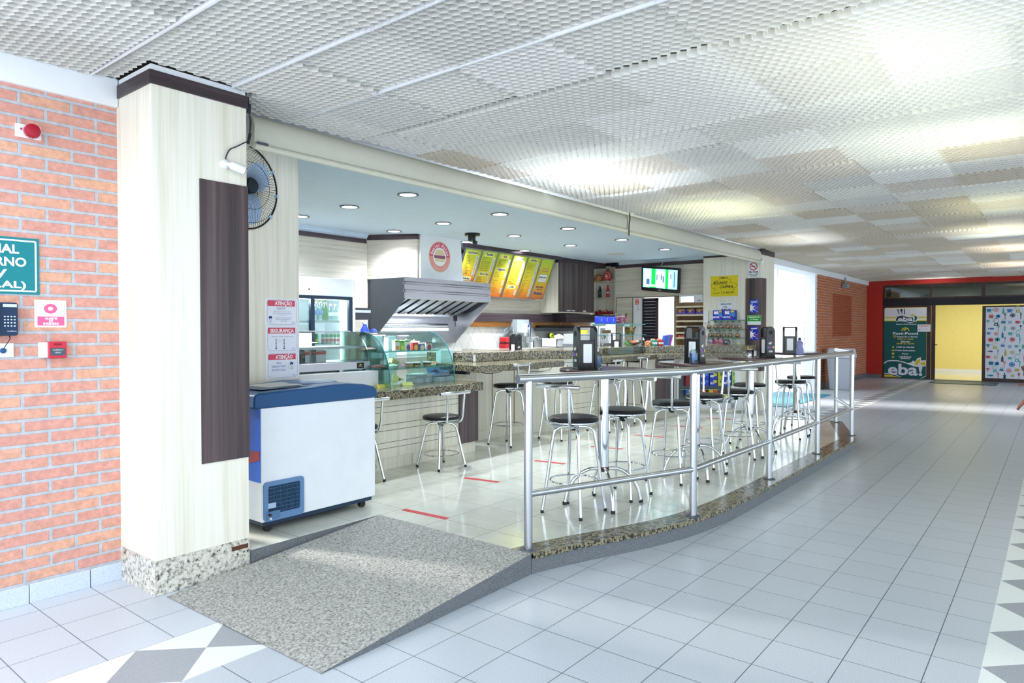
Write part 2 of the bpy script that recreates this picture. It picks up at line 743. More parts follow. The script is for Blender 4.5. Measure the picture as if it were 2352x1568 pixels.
# ---- platform: tiled top, granite edging, grey riser
edge = [(3.205, 2.40), (3.55, 2.30), (4.0, 2.10), (4.45, 1.965), (4.9, 1.905), (5.6, 1.885), (7.0, 1.885), (8.96, 1.875), (10.62, 2.40)]


def inset(path, d):
    out = []
    for i, p in enumerate(path):
        a = Vector(path[max(i - 1, 0)])
        b = Vector(path[min(i + 1, len(path) - 1)])
        t = (b - a).normalized()
        q = Vector(p) + Vector((-t.y, t.x)) * d
        out.append((q.x, q.y))
    return out


smooth_edge = []
for (a, b), (c, d) in zip(edge[:6], edge[1:7]):
    for i in range(6):
        smooth_edge.append((a + (c - a) * i / 6, b + (d - b) * i / 6))
# relax the polyline into a curve
sm = smooth_edge[:]
for _ in range(14):
    sm = [sm[0]] + [((sm[i - 1][0] + 2 * sm[i][0] + sm[i + 1][0]) / 4, (sm[i - 1][1] + 2 * sm[i][1] + sm[i + 1][1]) / 4) for i in range(1, len(sm) - 1)] + [sm[-1]]
outline = sm + edge[6:]
ins = inset(outline, 0.17)
ins[0] = (3.205, 2.565)
top = ins + [(10.62, 4.3), (10.95, 5.2), (10.95, 5.6), (2.216, 5.6), (2.216, 3.775), (3.205, 3.775)]
m = MB()
m.poly([(x, y, PZ) for x, y in top])
pl = struct('floor_platform', m, 'platform_tile', smooth=False)
# granite edging (a nosing with its own thickness) and riser
m = MB()
n_ = len(outline)
for i in range(n_ - 1):
    a, b, c, d = outline[i], outline[i + 1], ins[i + 1], ins[i]
    m.poly([(*a, PZ + .001), (*b, PZ + .001), (*c, PZ + .001), (*d, PZ + .001)])
    m.poly([(*a, PZ - .03), (*b, PZ - .03), (*b, PZ + .001), (*a, PZ + .001)])
struct('trim_platform_edge', m, 'granite_gold', smooth=False)
m = MB()
ri = inset(outline, 0.012)
for a, b in zip(ri, ri[1:]):
    m.poly([(*a, 0), (*b, 0), (*b, PZ - .028), (*a, PZ - .028)])
m.poly([(2.215, 3.775, 0), (3.205, 3.775, 0), (3.205, 3.775, PZ), (2.215, 3.775, PZ)])
m.poly([(10.6, 2.42, 0), (10.62, 4.3, 0), (10.62, 4.3, PZ), (10.6, 2.42, PZ)])
m.poly([(3.205, 2.42, 0), (3.205, 3.775, 0), (3.205, 3.775, PZ), (3.205, 2.42, PZ)])
struct('trim_platform_riser', m, 'granite_grey', smooth=False)
# ---- ramp
m = MB()
rp = [(1.70, 3.74, .004), (1.72, 2.40, .004), (3.205, 2.415, PZ + .002), (3.205, 3.70, PZ + .002)]
N_ = 8
topv = []
for i in range(N_ + 1):
    t = i / N_
    z = .004 + (PZ - .002) * (t ** 0.92)
    topv.append(((1.70 + (3.205 - 1.70) * t, 3.745 + (3.77 - 3.745) * t, z), (1.722 + (3.205 - 1.722) * t, 2.40 + .03 * math.sin(pi * t) * 0 + .012 * t, z)))
for i in range(N_):
    (a, b), (c, d) = topv[i], topv[i + 1]
    m.add([a, b, d, c], [(0, 1, 2, 3)])
ramp = struct('ramp', m, 'ramp_concrete', smooth=True)
m = MB()
for i in range(N_):
    (a, b), (c, d) = topv[i], topv[i + 1]
    m.poly([b, d, (d[0], d[1], 0), (b[0], b[1], 0)])
    m.poly([a, c, (c[0], c[1], 0), (a[0], a[1], 0)])
m.build('ramp_side', 'granite_grey', ramp, smooth=False)

# ---- brick wall on the left with skirting and white beam
WY = 4.235
struct('wall_left', box(-2.2, WY, 0, 1.70, WY + .2, 2.83), 'brick_pink', smooth=False)
m = MB()
for x0, x1 in ((-2.2, 0.9), (0.908, 1.205), (1.209, 1.497), (1.501, 1.662)):
    m.box(x0, WY - .012, 0, x1, WY, .1)
struct('baseboard_left', m, 'granite_blue', bevel=.002)
struct('trim_left_beam', box(-2.2, WY - .03, 2.714, 1.664, WY + .2, 2.875), 'white_paint', bevel=.006)

# ---- near pillar, clad in laminate
pil = struct('pillar_left', box(1.665, 3.80, .189, 2.215, 4.45, 2.765), 'laminate_cream', smooth=False, bevel=.002)
box(1.662, 3.797, 0, 2.216, 4.45, .189).build('granite_base', 'granite_pale', pil, smooth=False)
box(1.655, 3.79, 2.762, 2.222, 4.45, 2.835).build('top_band', 'laminate_dark_horizontal', pil, smooth=False)
box(1.668, 3.805, 2.835, 2.212, 4.45, 2.87).build('top_cap', 'white_paint', pil, smooth=False)
box(1.925, 3.794, .68, 2.22, 4.3, 2.30).build('dark_panel', 'laminate_dark', pil, smooth=False)
box(2.10, 3.7945, .135, 2.205, 3.797, .16).build('rusty_plate', 'rust', pil, smooth=False)
# side wall behind the freezer, carrying the notices
struct('wall_cafe_left', box(2.216, 4.70, PZ, 3.18, 4.86, CZ), 'laminate_cream', smooth=False)
struct('wall_cafe_inner', box(2.6, 4.86, 0, 2.75, BY, CZ), 'laminate_cream', smooth=False)

# ---- far pillar with the yellow poster
PX = 12.2
pr = struct('pillar_right', box(PX, 4.10, 0, 12.9, 5.17, 2.77), 'laminate_cream', smooth=False)
box(PX - .008, 4.092, 2.765, 12.908, 5.17, 2.86).build('top_band', 'laminate_dark_horizontal', pr, smooth=False)
box(PX - .012, 4.088, .70, 12.44, 4.375, 2.352).build('dark_panel', 'laminate_dark', pr, smooth=False)

# ---- far corridor: white beam, brick wall, red front
FX = 22.55
struct('wall_far_left', box(17.2, 4.45, 0, FX, 4.75, 2.9), 'brick_orange', smooth=False)
struct('trim_far_post', box(17.05, 4.47, 0, 17.2, 4.7, 2.74), 'white_paint', smooth=False)
struct('trim_far_beam', box(12.9, 4.40, 2.735, FX, 4.75, 2.90), 'white_paint', smooth=False)
struct('baseboard_far_left', box(17.19, 4.436, 0, FX, 4.45, .14), 'granite_grey', smooth=False)
m = MB().box(18.6, 4.446, 1.25, 20.6, 4.45, 2.35)  # thin sheet of darker brick: shade on this wall put into colour
struct('trim_far_brick_shade', m, 'brick_orange', smooth=False)
brick('brick_shaded', 0.243, 0.0662, 17.2, 0.12, '#a04e31', '#b05c3a', '#a57762', 0.005)
bpy.data.objects['trim_far_brick_shade'].data.materials[0] = M('brick_shaded')
# red shop front wall around the glazing (opening y -1.2..4.02, z 0..2.74)
GY0, GY1, GZ1 = -5.9, 4.03, 2.735
m = MB().box(FX, GY1, 0, FX + .2, 4.75, 2.95).box(FX, -6, GZ1, FX + .2, GY1, 2.95)
struct('wall_far', m, 'red_paint', smooth=False)
struct('baseboard_far', box(FX - .012, GY1 + .02, 0, FX, 4.45, .11), 'granite_grey', smooth=False)

# ---- outdoors seen past the pillar
struct('wall_outside', box(13.5, 9.0, 0, 34, 9.3, 7), 'white_paint', smooth=False)
struct('ground_outside', MB().poly([(12.3, 4.6, -.004), (40, 4.6, -.004), (40, 14, -.004), (12.3, 14, -.004)]), 'white_paint', smooth=False)
struct('ground_near', MB().poly([(-14, -14, -.01), (-2.9, -14, -.01), (-2.9, 8, -.01), (-14, 8, -.01)]), 'white_paint', smooth=False)

# ---- cafe shell: ceiling, back walls, fascia
m = MB().box(2.6, 4.22, CAFE, 13.0, BY + .2, CAFE + .05)
struct('ceiling_cafe', m, 'gypsum_white', smooth=False)
struct('wall_fascia', box(2.222, 4.22, 2.68, PX + .3, 4.27, 2.99), 'white_paint', smooth=False)
struct('wall_back', box(2.6, BY, 0, TVX + .15, BY + .15, CAFE), 'diamond_tile', smooth=False)
struct('floor_kitchen', MB().poly([(2.7, 5.6, PZ - .005), (TVX, 5.6, PZ - .005), (TVX, BY, PZ - .005), (2.7, BY, PZ - .005)]), 'room_floor_tile', smooth=False)
struct('floor_cafe_end', MB().poly([(10.6, 4.3, PZ - .006), (TVX + 1, 4.3, PZ - .006), (TVX + 1, 5.7, PZ - .006), (10.6, 5.7, PZ - .006)]), 'room_floor_tile', smooth=False)
# back wall cladding: left bay, slanted bay over the hood
m = MB().box(2.7, BY - .03, 1.2, 6.39, BY, CAFE)
struct('wall_back_cladding', m, 'laminate_cream_horizontal', smooth=False)
box(2.7, BY - .045, 2.675, 6.37, BY - .03, 2.735).build('dark_band', 'laminate_dark_horizontal', bpy.data.objects['wall_back_cladding'], smooth=False)
m = MB()
cor = [(BY - .03, CAFE), (BY - .10, CAFE), (BY - .098, CAFE - .012), (BY - .075, CAFE - .02), (BY - .07, CAFE - .04), (BY - .045, CAFE - .05), (BY - .03, CAFE - .065)]
m.prism(cor, 2.7, 6.37, 'x')
struct('trim_cornice', m, 'gypsum_white', smooth=False)
# menu wall: cladding above the pine rail
struct('wall_menu_cladding', box(8.2, BY - .03, 1.56, TVX, BY, CAFE), 'laminate_cream_horizontal', smooth=False)
box(8.2, BY - .09, 1.578, 10.95, BY - .03, 1.725).build('dark_shelf_band', 'laminate_dark_horizontal', bpy.data.objects['wall_menu_cladding'], smooth=False)
box(8.2, BY - .05, 1.487, TVX, BY - .03, 1.575).build('pine_rail', 'pine_wood', bpy.data.objects['wall_menu_cladding'], smooth=False)
box(8.2, BY - .05, 2.70, 10.6, BY - .03, 2.76).build('dark_band', 'laminate_dark_horizontal', bpy.data.objects['wall_menu_cladding'], smooth=False)

# television wall with a doorway to the daylight and a recess for the bread rack
dy0, dy1 = at_x(1548, 683, TVX).y, at_x(1474, 683, TVX).y       # doorway (shutter + light)
ry0, ry1 = 5.10, at_x(1550, 683, TVX).y                         # rack recess
nz = at_x(1548, 683, TVX).z
m = MB()
m.box(TVX, 4.9, nz + .02, TVX + .12, at_x(1414, 700, TVX).y, CAFE)
m.box(TVX, dy1, PZ, TVX + .12, at_x(1414, 700, TVX).y, nz + .02)
m.box(TVX, dy0 - .03, PZ, TVX + .12, dy0, nz + .02)
wt = struct('wall_tv', m, 'laminate_cream_horizontal', smooth=False)
box(TVX - .015, 5.16, 2.69, TVX, at_x(1414, 700, TVX).y, 2.765).build('dark_band', 'laminate_dark_horizontal', wt, smooth=False)
m = MB()
m.prism([(TVX, CAFE), (TVX - .08, CAFE), (TVX - .075, CAFE - .015), (TVX - .03, CAFE - .035), (TVX, CAFE - .05)], 5.16, 7.1, 'y')
struct('trim_cornice', m, 'gypsum_white', smooth=False)
# thin seams between wall sheets
m = MB()
for px in (1415.5, 1453.5):
    y = at_x(px, 700, TVX).y
    m.box(TVX - .002, y - .006, PZ, TVX + .001, y + .006, nz + .03)
m.box(TVX - .002, 5.2, nz + .02, TVX + .001, 7.1, nz + .035)
m.build('panel_seam', 'laminate_dark', wt, smooth=False)

# ---- louvred corridor ceiling: hexagonal cells in loose panels, real depth, open to a plenum
S = 0.0555
dep = 0.046
XS0, XP, YS0, YP = 1.52, 0.598, 3.15, 0.598


def hexes():
    xs = np.arange(0.80, FX, S * math.sqrt(3) / 2)
    V, Fq, T = [], [], []
    tints = {}
    pr2 = np.random.RandomState(11)
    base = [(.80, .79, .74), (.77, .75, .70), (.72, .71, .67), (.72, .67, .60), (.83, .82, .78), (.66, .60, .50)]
    L = S / math.sqrt(3)
    vb = 0
    dirs = [(0.0, 1.0), (math.sqrt(3) / 2, .5), (math.sqrt(3) / 2, -.5)]
    for i, x in enumerate(xs):
        ymax = 4.20 if x < 1.62 else (3.76 if x < 2.25 else (4.10 if x < PX - .05 else (4.06 if x < 12.95 else 4.38)))
        ys = np.arange(-1.6 + (S / 2 if i % 2 else 0), ymax, S)
        pi_ = math.floor((x - XS0) / XP)
        for y in ys:
            pj = math.floor((y - YS0) / YP)
            key = (pi_, pj)
            if key not in tints:
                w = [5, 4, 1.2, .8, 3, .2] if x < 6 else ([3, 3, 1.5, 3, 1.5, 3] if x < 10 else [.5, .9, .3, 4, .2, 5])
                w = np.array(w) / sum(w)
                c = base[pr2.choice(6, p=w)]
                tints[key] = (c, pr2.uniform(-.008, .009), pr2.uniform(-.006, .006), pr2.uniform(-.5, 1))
            c, dz, tilt, _ = tints[key]
            z0 = CZ + dz + tilt * ((y - YS0) / YP - pj - .5)
            for dx, dy in dirs:
                mx, my = x + dx * S / 2, y + dy * S / 2
                if x > 3.1 and abs((mx - XS0) / XP - round((mx - XS0) / XP)) * XP < .011:
                    continue
                tx, ty = -dy * L / 2, dx * L / 2
                V += [(mx - tx, my - ty, z0), (mx + tx, my + ty, z0), (mx + tx, my + ty, z0 + dep), (mx - tx, my - ty, z0 + dep)]
                T += [c] * 4
    return np.array(V, dtype=np.float32), np.array(T, dtype=np.float32)


V, T = hexes()
me = bpy.data.meshes.new('ceiling')
nv = len(V)
nf = nv // 4
me.vertices.add(nv)
me.vertices.foreach_set('co', V.ravel())
me.loops.add(nv)
me.loops.foreach_set('vertex_index', np.arange(nv, dtype=np.int32))
me.polygons.add(nf)
me.polygons.foreach_set('loop_start', np.arange(0, nv, 4, dtype=np.int32))
me.update(calc_edges=True)
ca = me.color_attributes.new('tint', 'FLOAT_COLOR', 'POINT')
ca.data.foreach_set('color', np.concatenate([T, np.ones((nv, 1), np.float32)], 1).ravel())
me.materials.append(M('louver_white'))
ceil = bpy.data.objects.new('ceiling', me)
COL.objects.link(ceil)
ceil['kind'] = 'structure'
# T-bars the panels hang on
m = MB()
for k in range(3):
    x = XS0 + k * XP
    if x > FX:
        break
    y1 = 4.20 if x < 1.6 else (3.78 if x < 2.25 else 4.12)
    w = .0055
    m.box(x - w, -1.6, CZ - .006, x + w, y1, CZ + .02)
m.build('ceiling_bar', 'white_paint', ceil, smooth=False)
# plenum slab and walls; unseen front and right closures added to block daylight
struct('ceiling_slab', box(.8, -6, 3.42, FX + .3, 4.5, 3.5), 'slab_grey', smooth=False)
struct('wall_plenum_light_stop', MB().box(.8, -6, 2.9, .84, 4.5, 3.42).box(.8, -6, 2.9, FX, -5.95, 3.42).box(.8, 4.4, 2.9, 12.9, 4.5, 3.42).box(12.9, 4.55, 2.9, FX, 4.75, 3.42).box(FX, -6, 2.95, FX + .2, 4.75, 3.42), 'slab_grey', smooth=False)
# plain ceiling beyond the louvres (right of the picture)
struct('ceiling_side', box(.8, -6, CZ + .02, FX, -1.62, CZ + .06), 'gypsum_white', smooth=False)
# ================================================================== SIGNS AND DEVICES ON THE LEFT BRICK WALL
UX, VD = (1, 0, 0), (0, 0, -1)          # faces looking toward -y
UYN = (0, -1, 0)                        # faces looking toward -x: right is -y


def sign_y(name, label, cat, x0, z1, w, h, y, th, board, parent_group=None, bevel=0.0):
    """a flat board on a wall facing -y; returns its Sheet"""
    t = thing(name, label, cat, (x0, y, z1 - h), 0, parent_group)
    box(x0, y - th, z1 - h, x0 + w, y, z1).build('board', board, t, world=True, bevel=bevel)
    return Sheet(t, (x0, y - th, z1), UX, VD)


def sign_x(name, label, cat, y0, z1, w, h, x, th, board, parent_group=None):
    """a flat board on a wall facing -x, y0 its left (larger y) edge"""
    t = thing(name, label, cat, (x, y0, z1 - h), 0, parent_group)
    box(x - th, y0 - w, z1 - h, x, y0, z1).build('board', board, t, world=True)
    return Sheet(t, (x - th, y0, z1), UYN, VD)


s = sign_y('wall_sign', 'teal sign with white border and bold white lettering on the brick wall', 'sign', .888, 1.925, .384, .294, WY, .006, '#0f7c84')
s.frame('#f4f7f8', .016, .016, .368, .278, .008)
for txt, v, h, wd in (('RAMAL', .083, .044, .205), ('INTERNO', .149, .044, .268), ('PV', .211, .042, .098), ('(GERAL)', .262, .034, .262)):
    s.text('#f4f7f8', txt, .192, v, h, bold=.03, width=wd)
s.done()

t = thing('siren', 'red domed alarm siren on a white plate near the top of the brick wall', 'siren', (1.23, WY, 2.48))
box(1.172, WY - .012, 2.448, 1.288, WY, 2.517).build('back_plate', 'white_plastic', t, world=True, bevel=.003)
m = MB().lathe([(.03, 0), (.033, .012), (.034, .035), (.03, .043), (.02, .047), (0, .048)], 28, (0, 0, 0), 'y')
m2 = MB(Matrix.Translation((1.238, WY - .012, 2.482)) @ Matrix.Rotation(pi, 4, 'Z'))
m2.lathe([(.03, 0), (.034, .012), (.036, .04), (.032, .052), (.02, .056), (0, .057)], 28, (0, 0, 0), 'y')
m2.build('siren_dome', '#a3122c', t, world=True)
m2 = MB()
for i in range(18):
    a = 2 * pi * i / 18
    m2.tube([(1.238 + .0365 * math.cos(a), WY - .02, 2.482 + .0365 * math.sin(a)), (1.238 + .037 * math.cos(a), WY - .05, 2.482 + .037 * math.sin(a))], .0014, 5)
m2.build('dome_ribs', '#d8909c', t, world=True)
MB().ball((1.196, WY - .014, 2.49), .005).build('indicator_lamp', '#c03050', t, world=True)

t = thing('wall_telephone', 'dark blue wall telephone with keypad on the brick wall', 'telephone', (1.09, WY, 1.42))
m = MB().prism(rounded(.135, .17, .012, 4, 1.096, 1.50), WY - .045, WY, 'y')
m.build('body', '#15304f', t, world=True, bevel=.003)
sh = Sheet(t, (1.0285, WY - .0455, 1.585), UX, VD)
sh.rect('#c9d6ea', .07, .008, .13, .024, 'display_label')
for i in range(4):
    for j in range(4):
        sh.disc('#cfe0f2', .078 + j * .014, .072 + i * .016, .0045, .0035, 10, 'keys')
sh.text('#cfe0f2', 'intelbras', .108, .150, .008)
sh.done()
MB().prism(rounded(.05, .165, .012, 4, 1.045, 1.50), WY - .075, WY - .045, 'y').build('handset', '#10263f', t, world=True, bevel=.003)
t = thing('socket_plate', 'white wall socket plate under the blue telephone', 'socket', (1.1, WY, 1.34))
box(1.05, WY - .01, 1.304, 1.153, WY, 1.376).build('plate', 'white_plastic', t, world=True, bevel=.002)
MB().lathe([(.014, 0), (.013, -.012), (.006, -.02)], 16, (1.106, WY - .01, 1.338), 'y').build('plug', '#1b4a7a', t, world=True)
m = MB().tube([(1.132, WY - .02, 1.415), (1.134, WY - .025, 1.40), (1.122, WY - .028, 1.38), (1.11, WY - .03, 1.36), (1.106, WY - .028, 1.342)], .0022, 6)
tag(m.build('telephone_cord', 'black_plastic'), 'thin dark cord hanging from the blue telephone to the white socket', 'cord')

s = sign_y('alarm_sign', 'small white and pink fire alarm sign with a ring symbol on the brick wall', 'sign', 1.249, 1.604, .148, .146, WY, .004, 'paper_white')
s.frame('#e88aae', .012, .01, .138, .136, .0012)
s.rect('#e0608f', .013, .088, .137, .135)
s.ring('#e0608f', .073, .046, .012, .031, sy=.85)
for txt, v in (('ALARME', .103), ('DE', .116), ('INCÊNDIO', .131)):
    s.text('#fbfbfd', txt, .075, v, .0105, bold=.04)
s.done()

t = thing('fire_alarm_button', 'red fire alarm call point half open over a white box on the brick wall', 'fire alarm', (1.32, WY, 1.30))
box(1.263, WY - .035, 1.297, 1.335, WY, 1.379).build('white_box', 'white_plastic', t, world=True, bevel=.002)
box(1.297, WY - .055, 1.293, 1.381, WY - .02, 1.382).build('red_cover', '#c22a40', t, world=True, bevel=.003)
sh = Sheet(t, (1.297, WY - .0555, 1.382), UX, VD)
sh.text('#2a1016', 'FOGO', .042, .019, .009, bold=.03)
sh.rect('#42525c', .006, .034, .076, .074, 'glass_window')
sh.text('#dfe6ea', 'QUEBRE O', .041, .048, .007, k=3)
sh.text('#dfe6ea', 'VIDRO', .041, .062, .007, k=3)
sh.done()

# ================================================================== CAMERA, CABLE, FAN, NOTICES
t = thing('security_camera', 'white bullet security camera on the face of the near pillar', 'camera', (2.075, 3.80, 2.405))
MB().lathe([(.028, 0), (.028, -.012), (.02, -.022), (.012, -.026)], 22, (2.075, 3.80, 2.408), 'y').build('mount', 'white_plastic', t, world=True)
MB().tube([(2.075, 3.776, 2.408), (2.082, 3.758, 2.402), (2.092, 3.745, 2.396)], .012, 10).build('arm', 'white_plastic', t, world=True)
ax = Vector((.10, -.045, -.038)).normalized()
o0 = Vector((2.078, 3.752, 2.402))
m = MB().tube([o0, o0 + ax * .012, o0 + ax * .02, o0 + ax * .085, o0 + ax * .092], [.012, .022, .025, .027, .026], 18)
m.build('housing', 'white_plastic', t, world=True)
MB().tube([o0 + ax * .0925, o0 + ax * .094], .02, 16).build('lens', 'black_plastic', t, world=True)
pts = [(2.076, 3.787, 2.43), (2.078, 3.782, 2.455), (2.10, 3.782, 2.495), (2.14, 3.782, 2.52), (2.185, 3.782, 2.55), (2.222, 3.785, 2.575), (2.235, 3.80, 2.62), (2.245, 3.81, 2.69), (2.238, 3.81, 2.76), (2.236, 3.81, 2.84)]


def smooth_path(P, k=4):
    P = [Vector(p) for p in P]
    out = []
    for i in range(len(P) - 1):
        p0, p1, p2, p3 = P[max(i - 1, 0)], P[i], P[i + 1], P[min(i + 2, len(P) - 1)]
        for j in range(k):
            t_ = j / k
            out.append(.5 * ((2 * p1) + (p2 - p0) * t_ + (2 * p0 - 5 * p1 + 4 * p2 - p3) * t_ ** 2 + (3 * p1 - p0 - 3 * p2 + p3) * t_ ** 3))
    return out + [P[-1]]


t = thing('camera_cable', 'thin dark cable looping from the ceiling to the white camera', 'cable', (2.235, 3.81, 2.84))
MB().tube(smooth_path(pts), .0038, 6).build('cable', '#23303c', t, world=True)
MB().tube(smooth_path([(2.236, 3.81, 2.84), (2.226, 3.808, 2.78), (2.252, 3.81, 2.70), (2.24, 3.81, 2.61)]), .003, 6).build('loose_loop', '#23303c', t, world=True)
MB().tube([(2.226, 3.8, 2.56), (2.245, 3.81, 2.625)], .009, 8).build('taped_joint', 'black_rubber', t, world=True)
MB().tube([(2.236, 3.81, 2.745), (2.24, 3.81, 2.80)], .012, 8).build('connector', '#1d2b33', t, world=True)

# wall fan beside the pillar
fc = Vector((2.54, 4.38, 2.43))
t = thing('wall_fan', 'black caged wall fan with pale blue blades half behind the pillar', 'fan', fc)
FR = .288
fm = Matrix.Translation(fc) @ Matrix.Rotation(R(12), 4, 'Z')
m = MB(fm)
cage = MB(fm)
N_ = 84
for i in range(N_):
    a = 2 * pi * i / N_
    for sgn, yy, tw in ((1, -.075, .16), (-1, .06, -.16)):
        P = []
        for k in range(6):
            q = k / 5
            rr = .055 + (FR - .055) * q
            y = yy * (1 - q ** 2.2) if q < 1 else 0
            b = a + tw * q
            P.append((rr * math.cos(b), y, rr * math.sin(b)))
        b = a + tw * 1.06
        P.append(((FR + .014) * math.cos(b), 0, (FR + .014) * math.sin(b)))
        cage.tube(P, .0013, 4, caps=False)
for rr, yy in ((.16, -.062), (.25, -.04), (.16, .052)):
    cage.tube([(rr * math.cos(2 * pi * i / 40), yy, rr * math.sin(2 * pi * i / 40)) for i in range(40)], .0016, 5, closed=True)
cage.build('wire_cage', 'black_plastic', t, world=True)
MB(fm).tube([(FR * math.cos(2 * pi * i / 60), 0, FR * math.sin(2 * pi * i / 60)) for i in range(60)], .006, 8, closed=True).build('rim', 'black_plastic', t, world=True)
for i, a0 in enumerate((R(35), R(160), R(285))):
    b = MB(fm @ Matrix.Rotation(-a0, 4, 'Y'))
    P0, P1 = [], []
    nn = 12
    top_, bot = [], []
    for k in range(nn + 1):
        q = k / nn
        x = .045 + .215 * q
        wd = .055 + .075 * math.sin(pi * min(1, q * .86 + .1))
        if q > .9:
            wd *= .8
        if k == nn:
            wd *= .5
        top_.append((x, -.012 + .01 * q, wd * .8))
        bot.append((x, .016 - .01 * q, -wd * .75))
    for th in (0, .003):
        pass
    vs = top_ + bot + [(x, y + .004, z) for x, y, z in top_] + [(x, y + .004, z) for x, y, z in bot]
    k_ = nn + 1
    fs = []
    for k in range(nn):
        fs += [(k, k + 1, k_ + k + 1, k_ + k), (2 * k_ + k, 2 * k_ + k + 1, 3 * k_ + k + 1, 3 * k_ + k)]
        fs += [(k, k + 1, 2 * k_ + k + 1, 2 * k_ + k), (k_ + k, k_ + k + 1, 3 * k_ + k + 1, 3 * k_ + k)]
    fs += [(0, k_, 3 * k_, 2 * k_), (nn, k_ + nn, 3 * k_ + nn, 2 * k_ + nn)]
    b.add(vs, fs)
    b.build('blade', '#b8d0ee', t, world=True)
MB(fm).lathe([(0, -.085), (.045, -.082), (.055, -.07), (.055, -.02), (.05, 0)], 24, (0, 0, 0), 'y').build('hub', '#12202e', t, world=True)
MB(fm).lathe([(.05, .01), (.075, .03), (.075, .10), (.06, .14), (0, .15)], 24, (0, 0, 0), 'y').build('motor', 'black_plastic', t, world=True)
MB().tube([fc + Vector((0, .13, 0)), fc + Vector((0, .22, -.06)), (fc.x, 4.70, fc.z - .08)], .018, 10).build('bracket', 'black_plastic', t, world=True)
mm = MB(fm)
for a in (R(30), R(-4), R(-38)):
    mm.box(FR * math.cos(a) - .012, -.01, FR * math.sin(a) - .012, FR * math.cos(a) + .012, .01, FR * math.sin(a) + .012)
mm.build('clip', '#a9c6d8', t, world=True)

# three notices on the side wall
ny = 4.70


def notice(label, x0, z1, w, h, red, big, rows):
    s = sign_y('notice', label, 'notice', x0, z1, w, h, ny, .003, '#eef1f9', 'safety notices beside the freezer')
    r = rounded(w - .028, h - .018, .03, 6, w / 2, h / 2)
    s.line('#8f9fd0', r + [r[0]], .0022)
    s.rect('#dc4f66', .016, .014, w - .03, .058)
    s.text('#fbfbfe', big, w / 2 + (.01 if big != 'SEGURANÇA' else -.004), .05, .028, bold=.03, width=.15 if big == 'ATENÇÃO' else .205)
    rows(s, w, h)
    s.frame('#8f9fd0', w - .062, h - .03, w - .034, h - .018, .001)
    s.text('#5a6fb4', 'LIMPO', w - .048, h - .021, .005)
    s.done()


def mask_head(s, u, v, k):
    s.disc('#2b4a8c', u, v - .006 * k, .014 * k, .016 * k)
    s.disc('#eef1f9', u, v + .004 * k, .010 * k, .011 * k, k=2)
    s.poly('#2b4a8c', [(u - .016 * k, v - .014 * k), (u + .016 * k, v - .014 * k), (u + .013 * k, v - .024 * k), (u - .013 * k, v - .024 * k)])
    s.disc('#2b4a8c', u, v + .010 * k, .004 * k, .004 * k, k=3)
    s.poly('#2b4a8c', [(u - .011 * k, v + .012 * k), (u, v + .030 * k), (u + .011 * k, v + .012 * k), (u + .006 * k, v + .026 * k), (u - .006 * k, v + .026 * k)], k=1.5)


def rows1(s, w, h):
    s.text('#4b5fa0', 'CLIENTES', w / 2 - .01, .08, .013)
    s.line('#4b5fa0', [(w / 2 - .04, .084), (w / 2 + .02, .084)], .0012)
    for i, tx in enumerate(('Informamos que visando a saúde de', 'todos medidas preventivas de segurança', 'contra o covid-19')):
        s.text('#7181b8', tx, w / 2, .103 + i * .0125, .0065, width=(.15, .165, .06)[i])
    for i, tx in enumerate(('USO OBRIGATÓRIO DE MÁSCARA', 'DURANTE A PERMANÊNCIA NO', 'LANCHONETE')):
        s.text('#5a6cae', tx, w / 2 + .01, .152 + i * .0125, .007, width=(.14, .13, .06)[i])
    mask_head(s, .04, .158, .9)


def rows2(s, w, h):
    s.text('#4b5fa0', 'Mantenha e respeite o distanciamento', w / 2, .085, .008, width=.19)
    for u in (.085, .155):
        for i in range(5):
            s.rect('#2b4a8c' if i % 2 == 0 else '#9aa9d6', u - .0035, .10 + i * .013, u + .0035, .113 + i * .013)
        s.poly('#2b4a8c', [(u - .010, .178), (u + .010, .178), (u, .163)])
    s.line('#9aa9d6', [(.085, .107), (.105, .117), (.13, .117), (.155, .107)], .0015)


def rows3(s, w, h):
    for i, tx in enumerate(('USO', 'OBRIGATÓRIO', 'DE MÁSCARA')):
        s.text('#4b62ae', tx, .105, .09 + i * .027, .0155, width=(.04, .125, .12)[i])
    s.ring('#8f9fd0', .218, .105, .029, .031)
    mask_head(s, .218, .103, .95)


nx = 2.885
notice('topmost of the three white safety notices, headed in red ATENÇÃO CLIENTES', nx, 1.683, .285, .208, '', 'ATENÇÃO', rows1)
notice('middle white safety notice with two barrier posts drawn under SEGURANÇA', nx + .002, 1.472, .285, .2, '', 'SEGURANÇA', rows2)
notice('lowest white safety notice asking for mask use, just above the freezer', nx + .004, 1.269, .285, .205, '', 'ATENÇÃO', rows3)

# ================================================================== ROLLED BLIND ALONG THE CAFE FRONT
BLY = 4.15


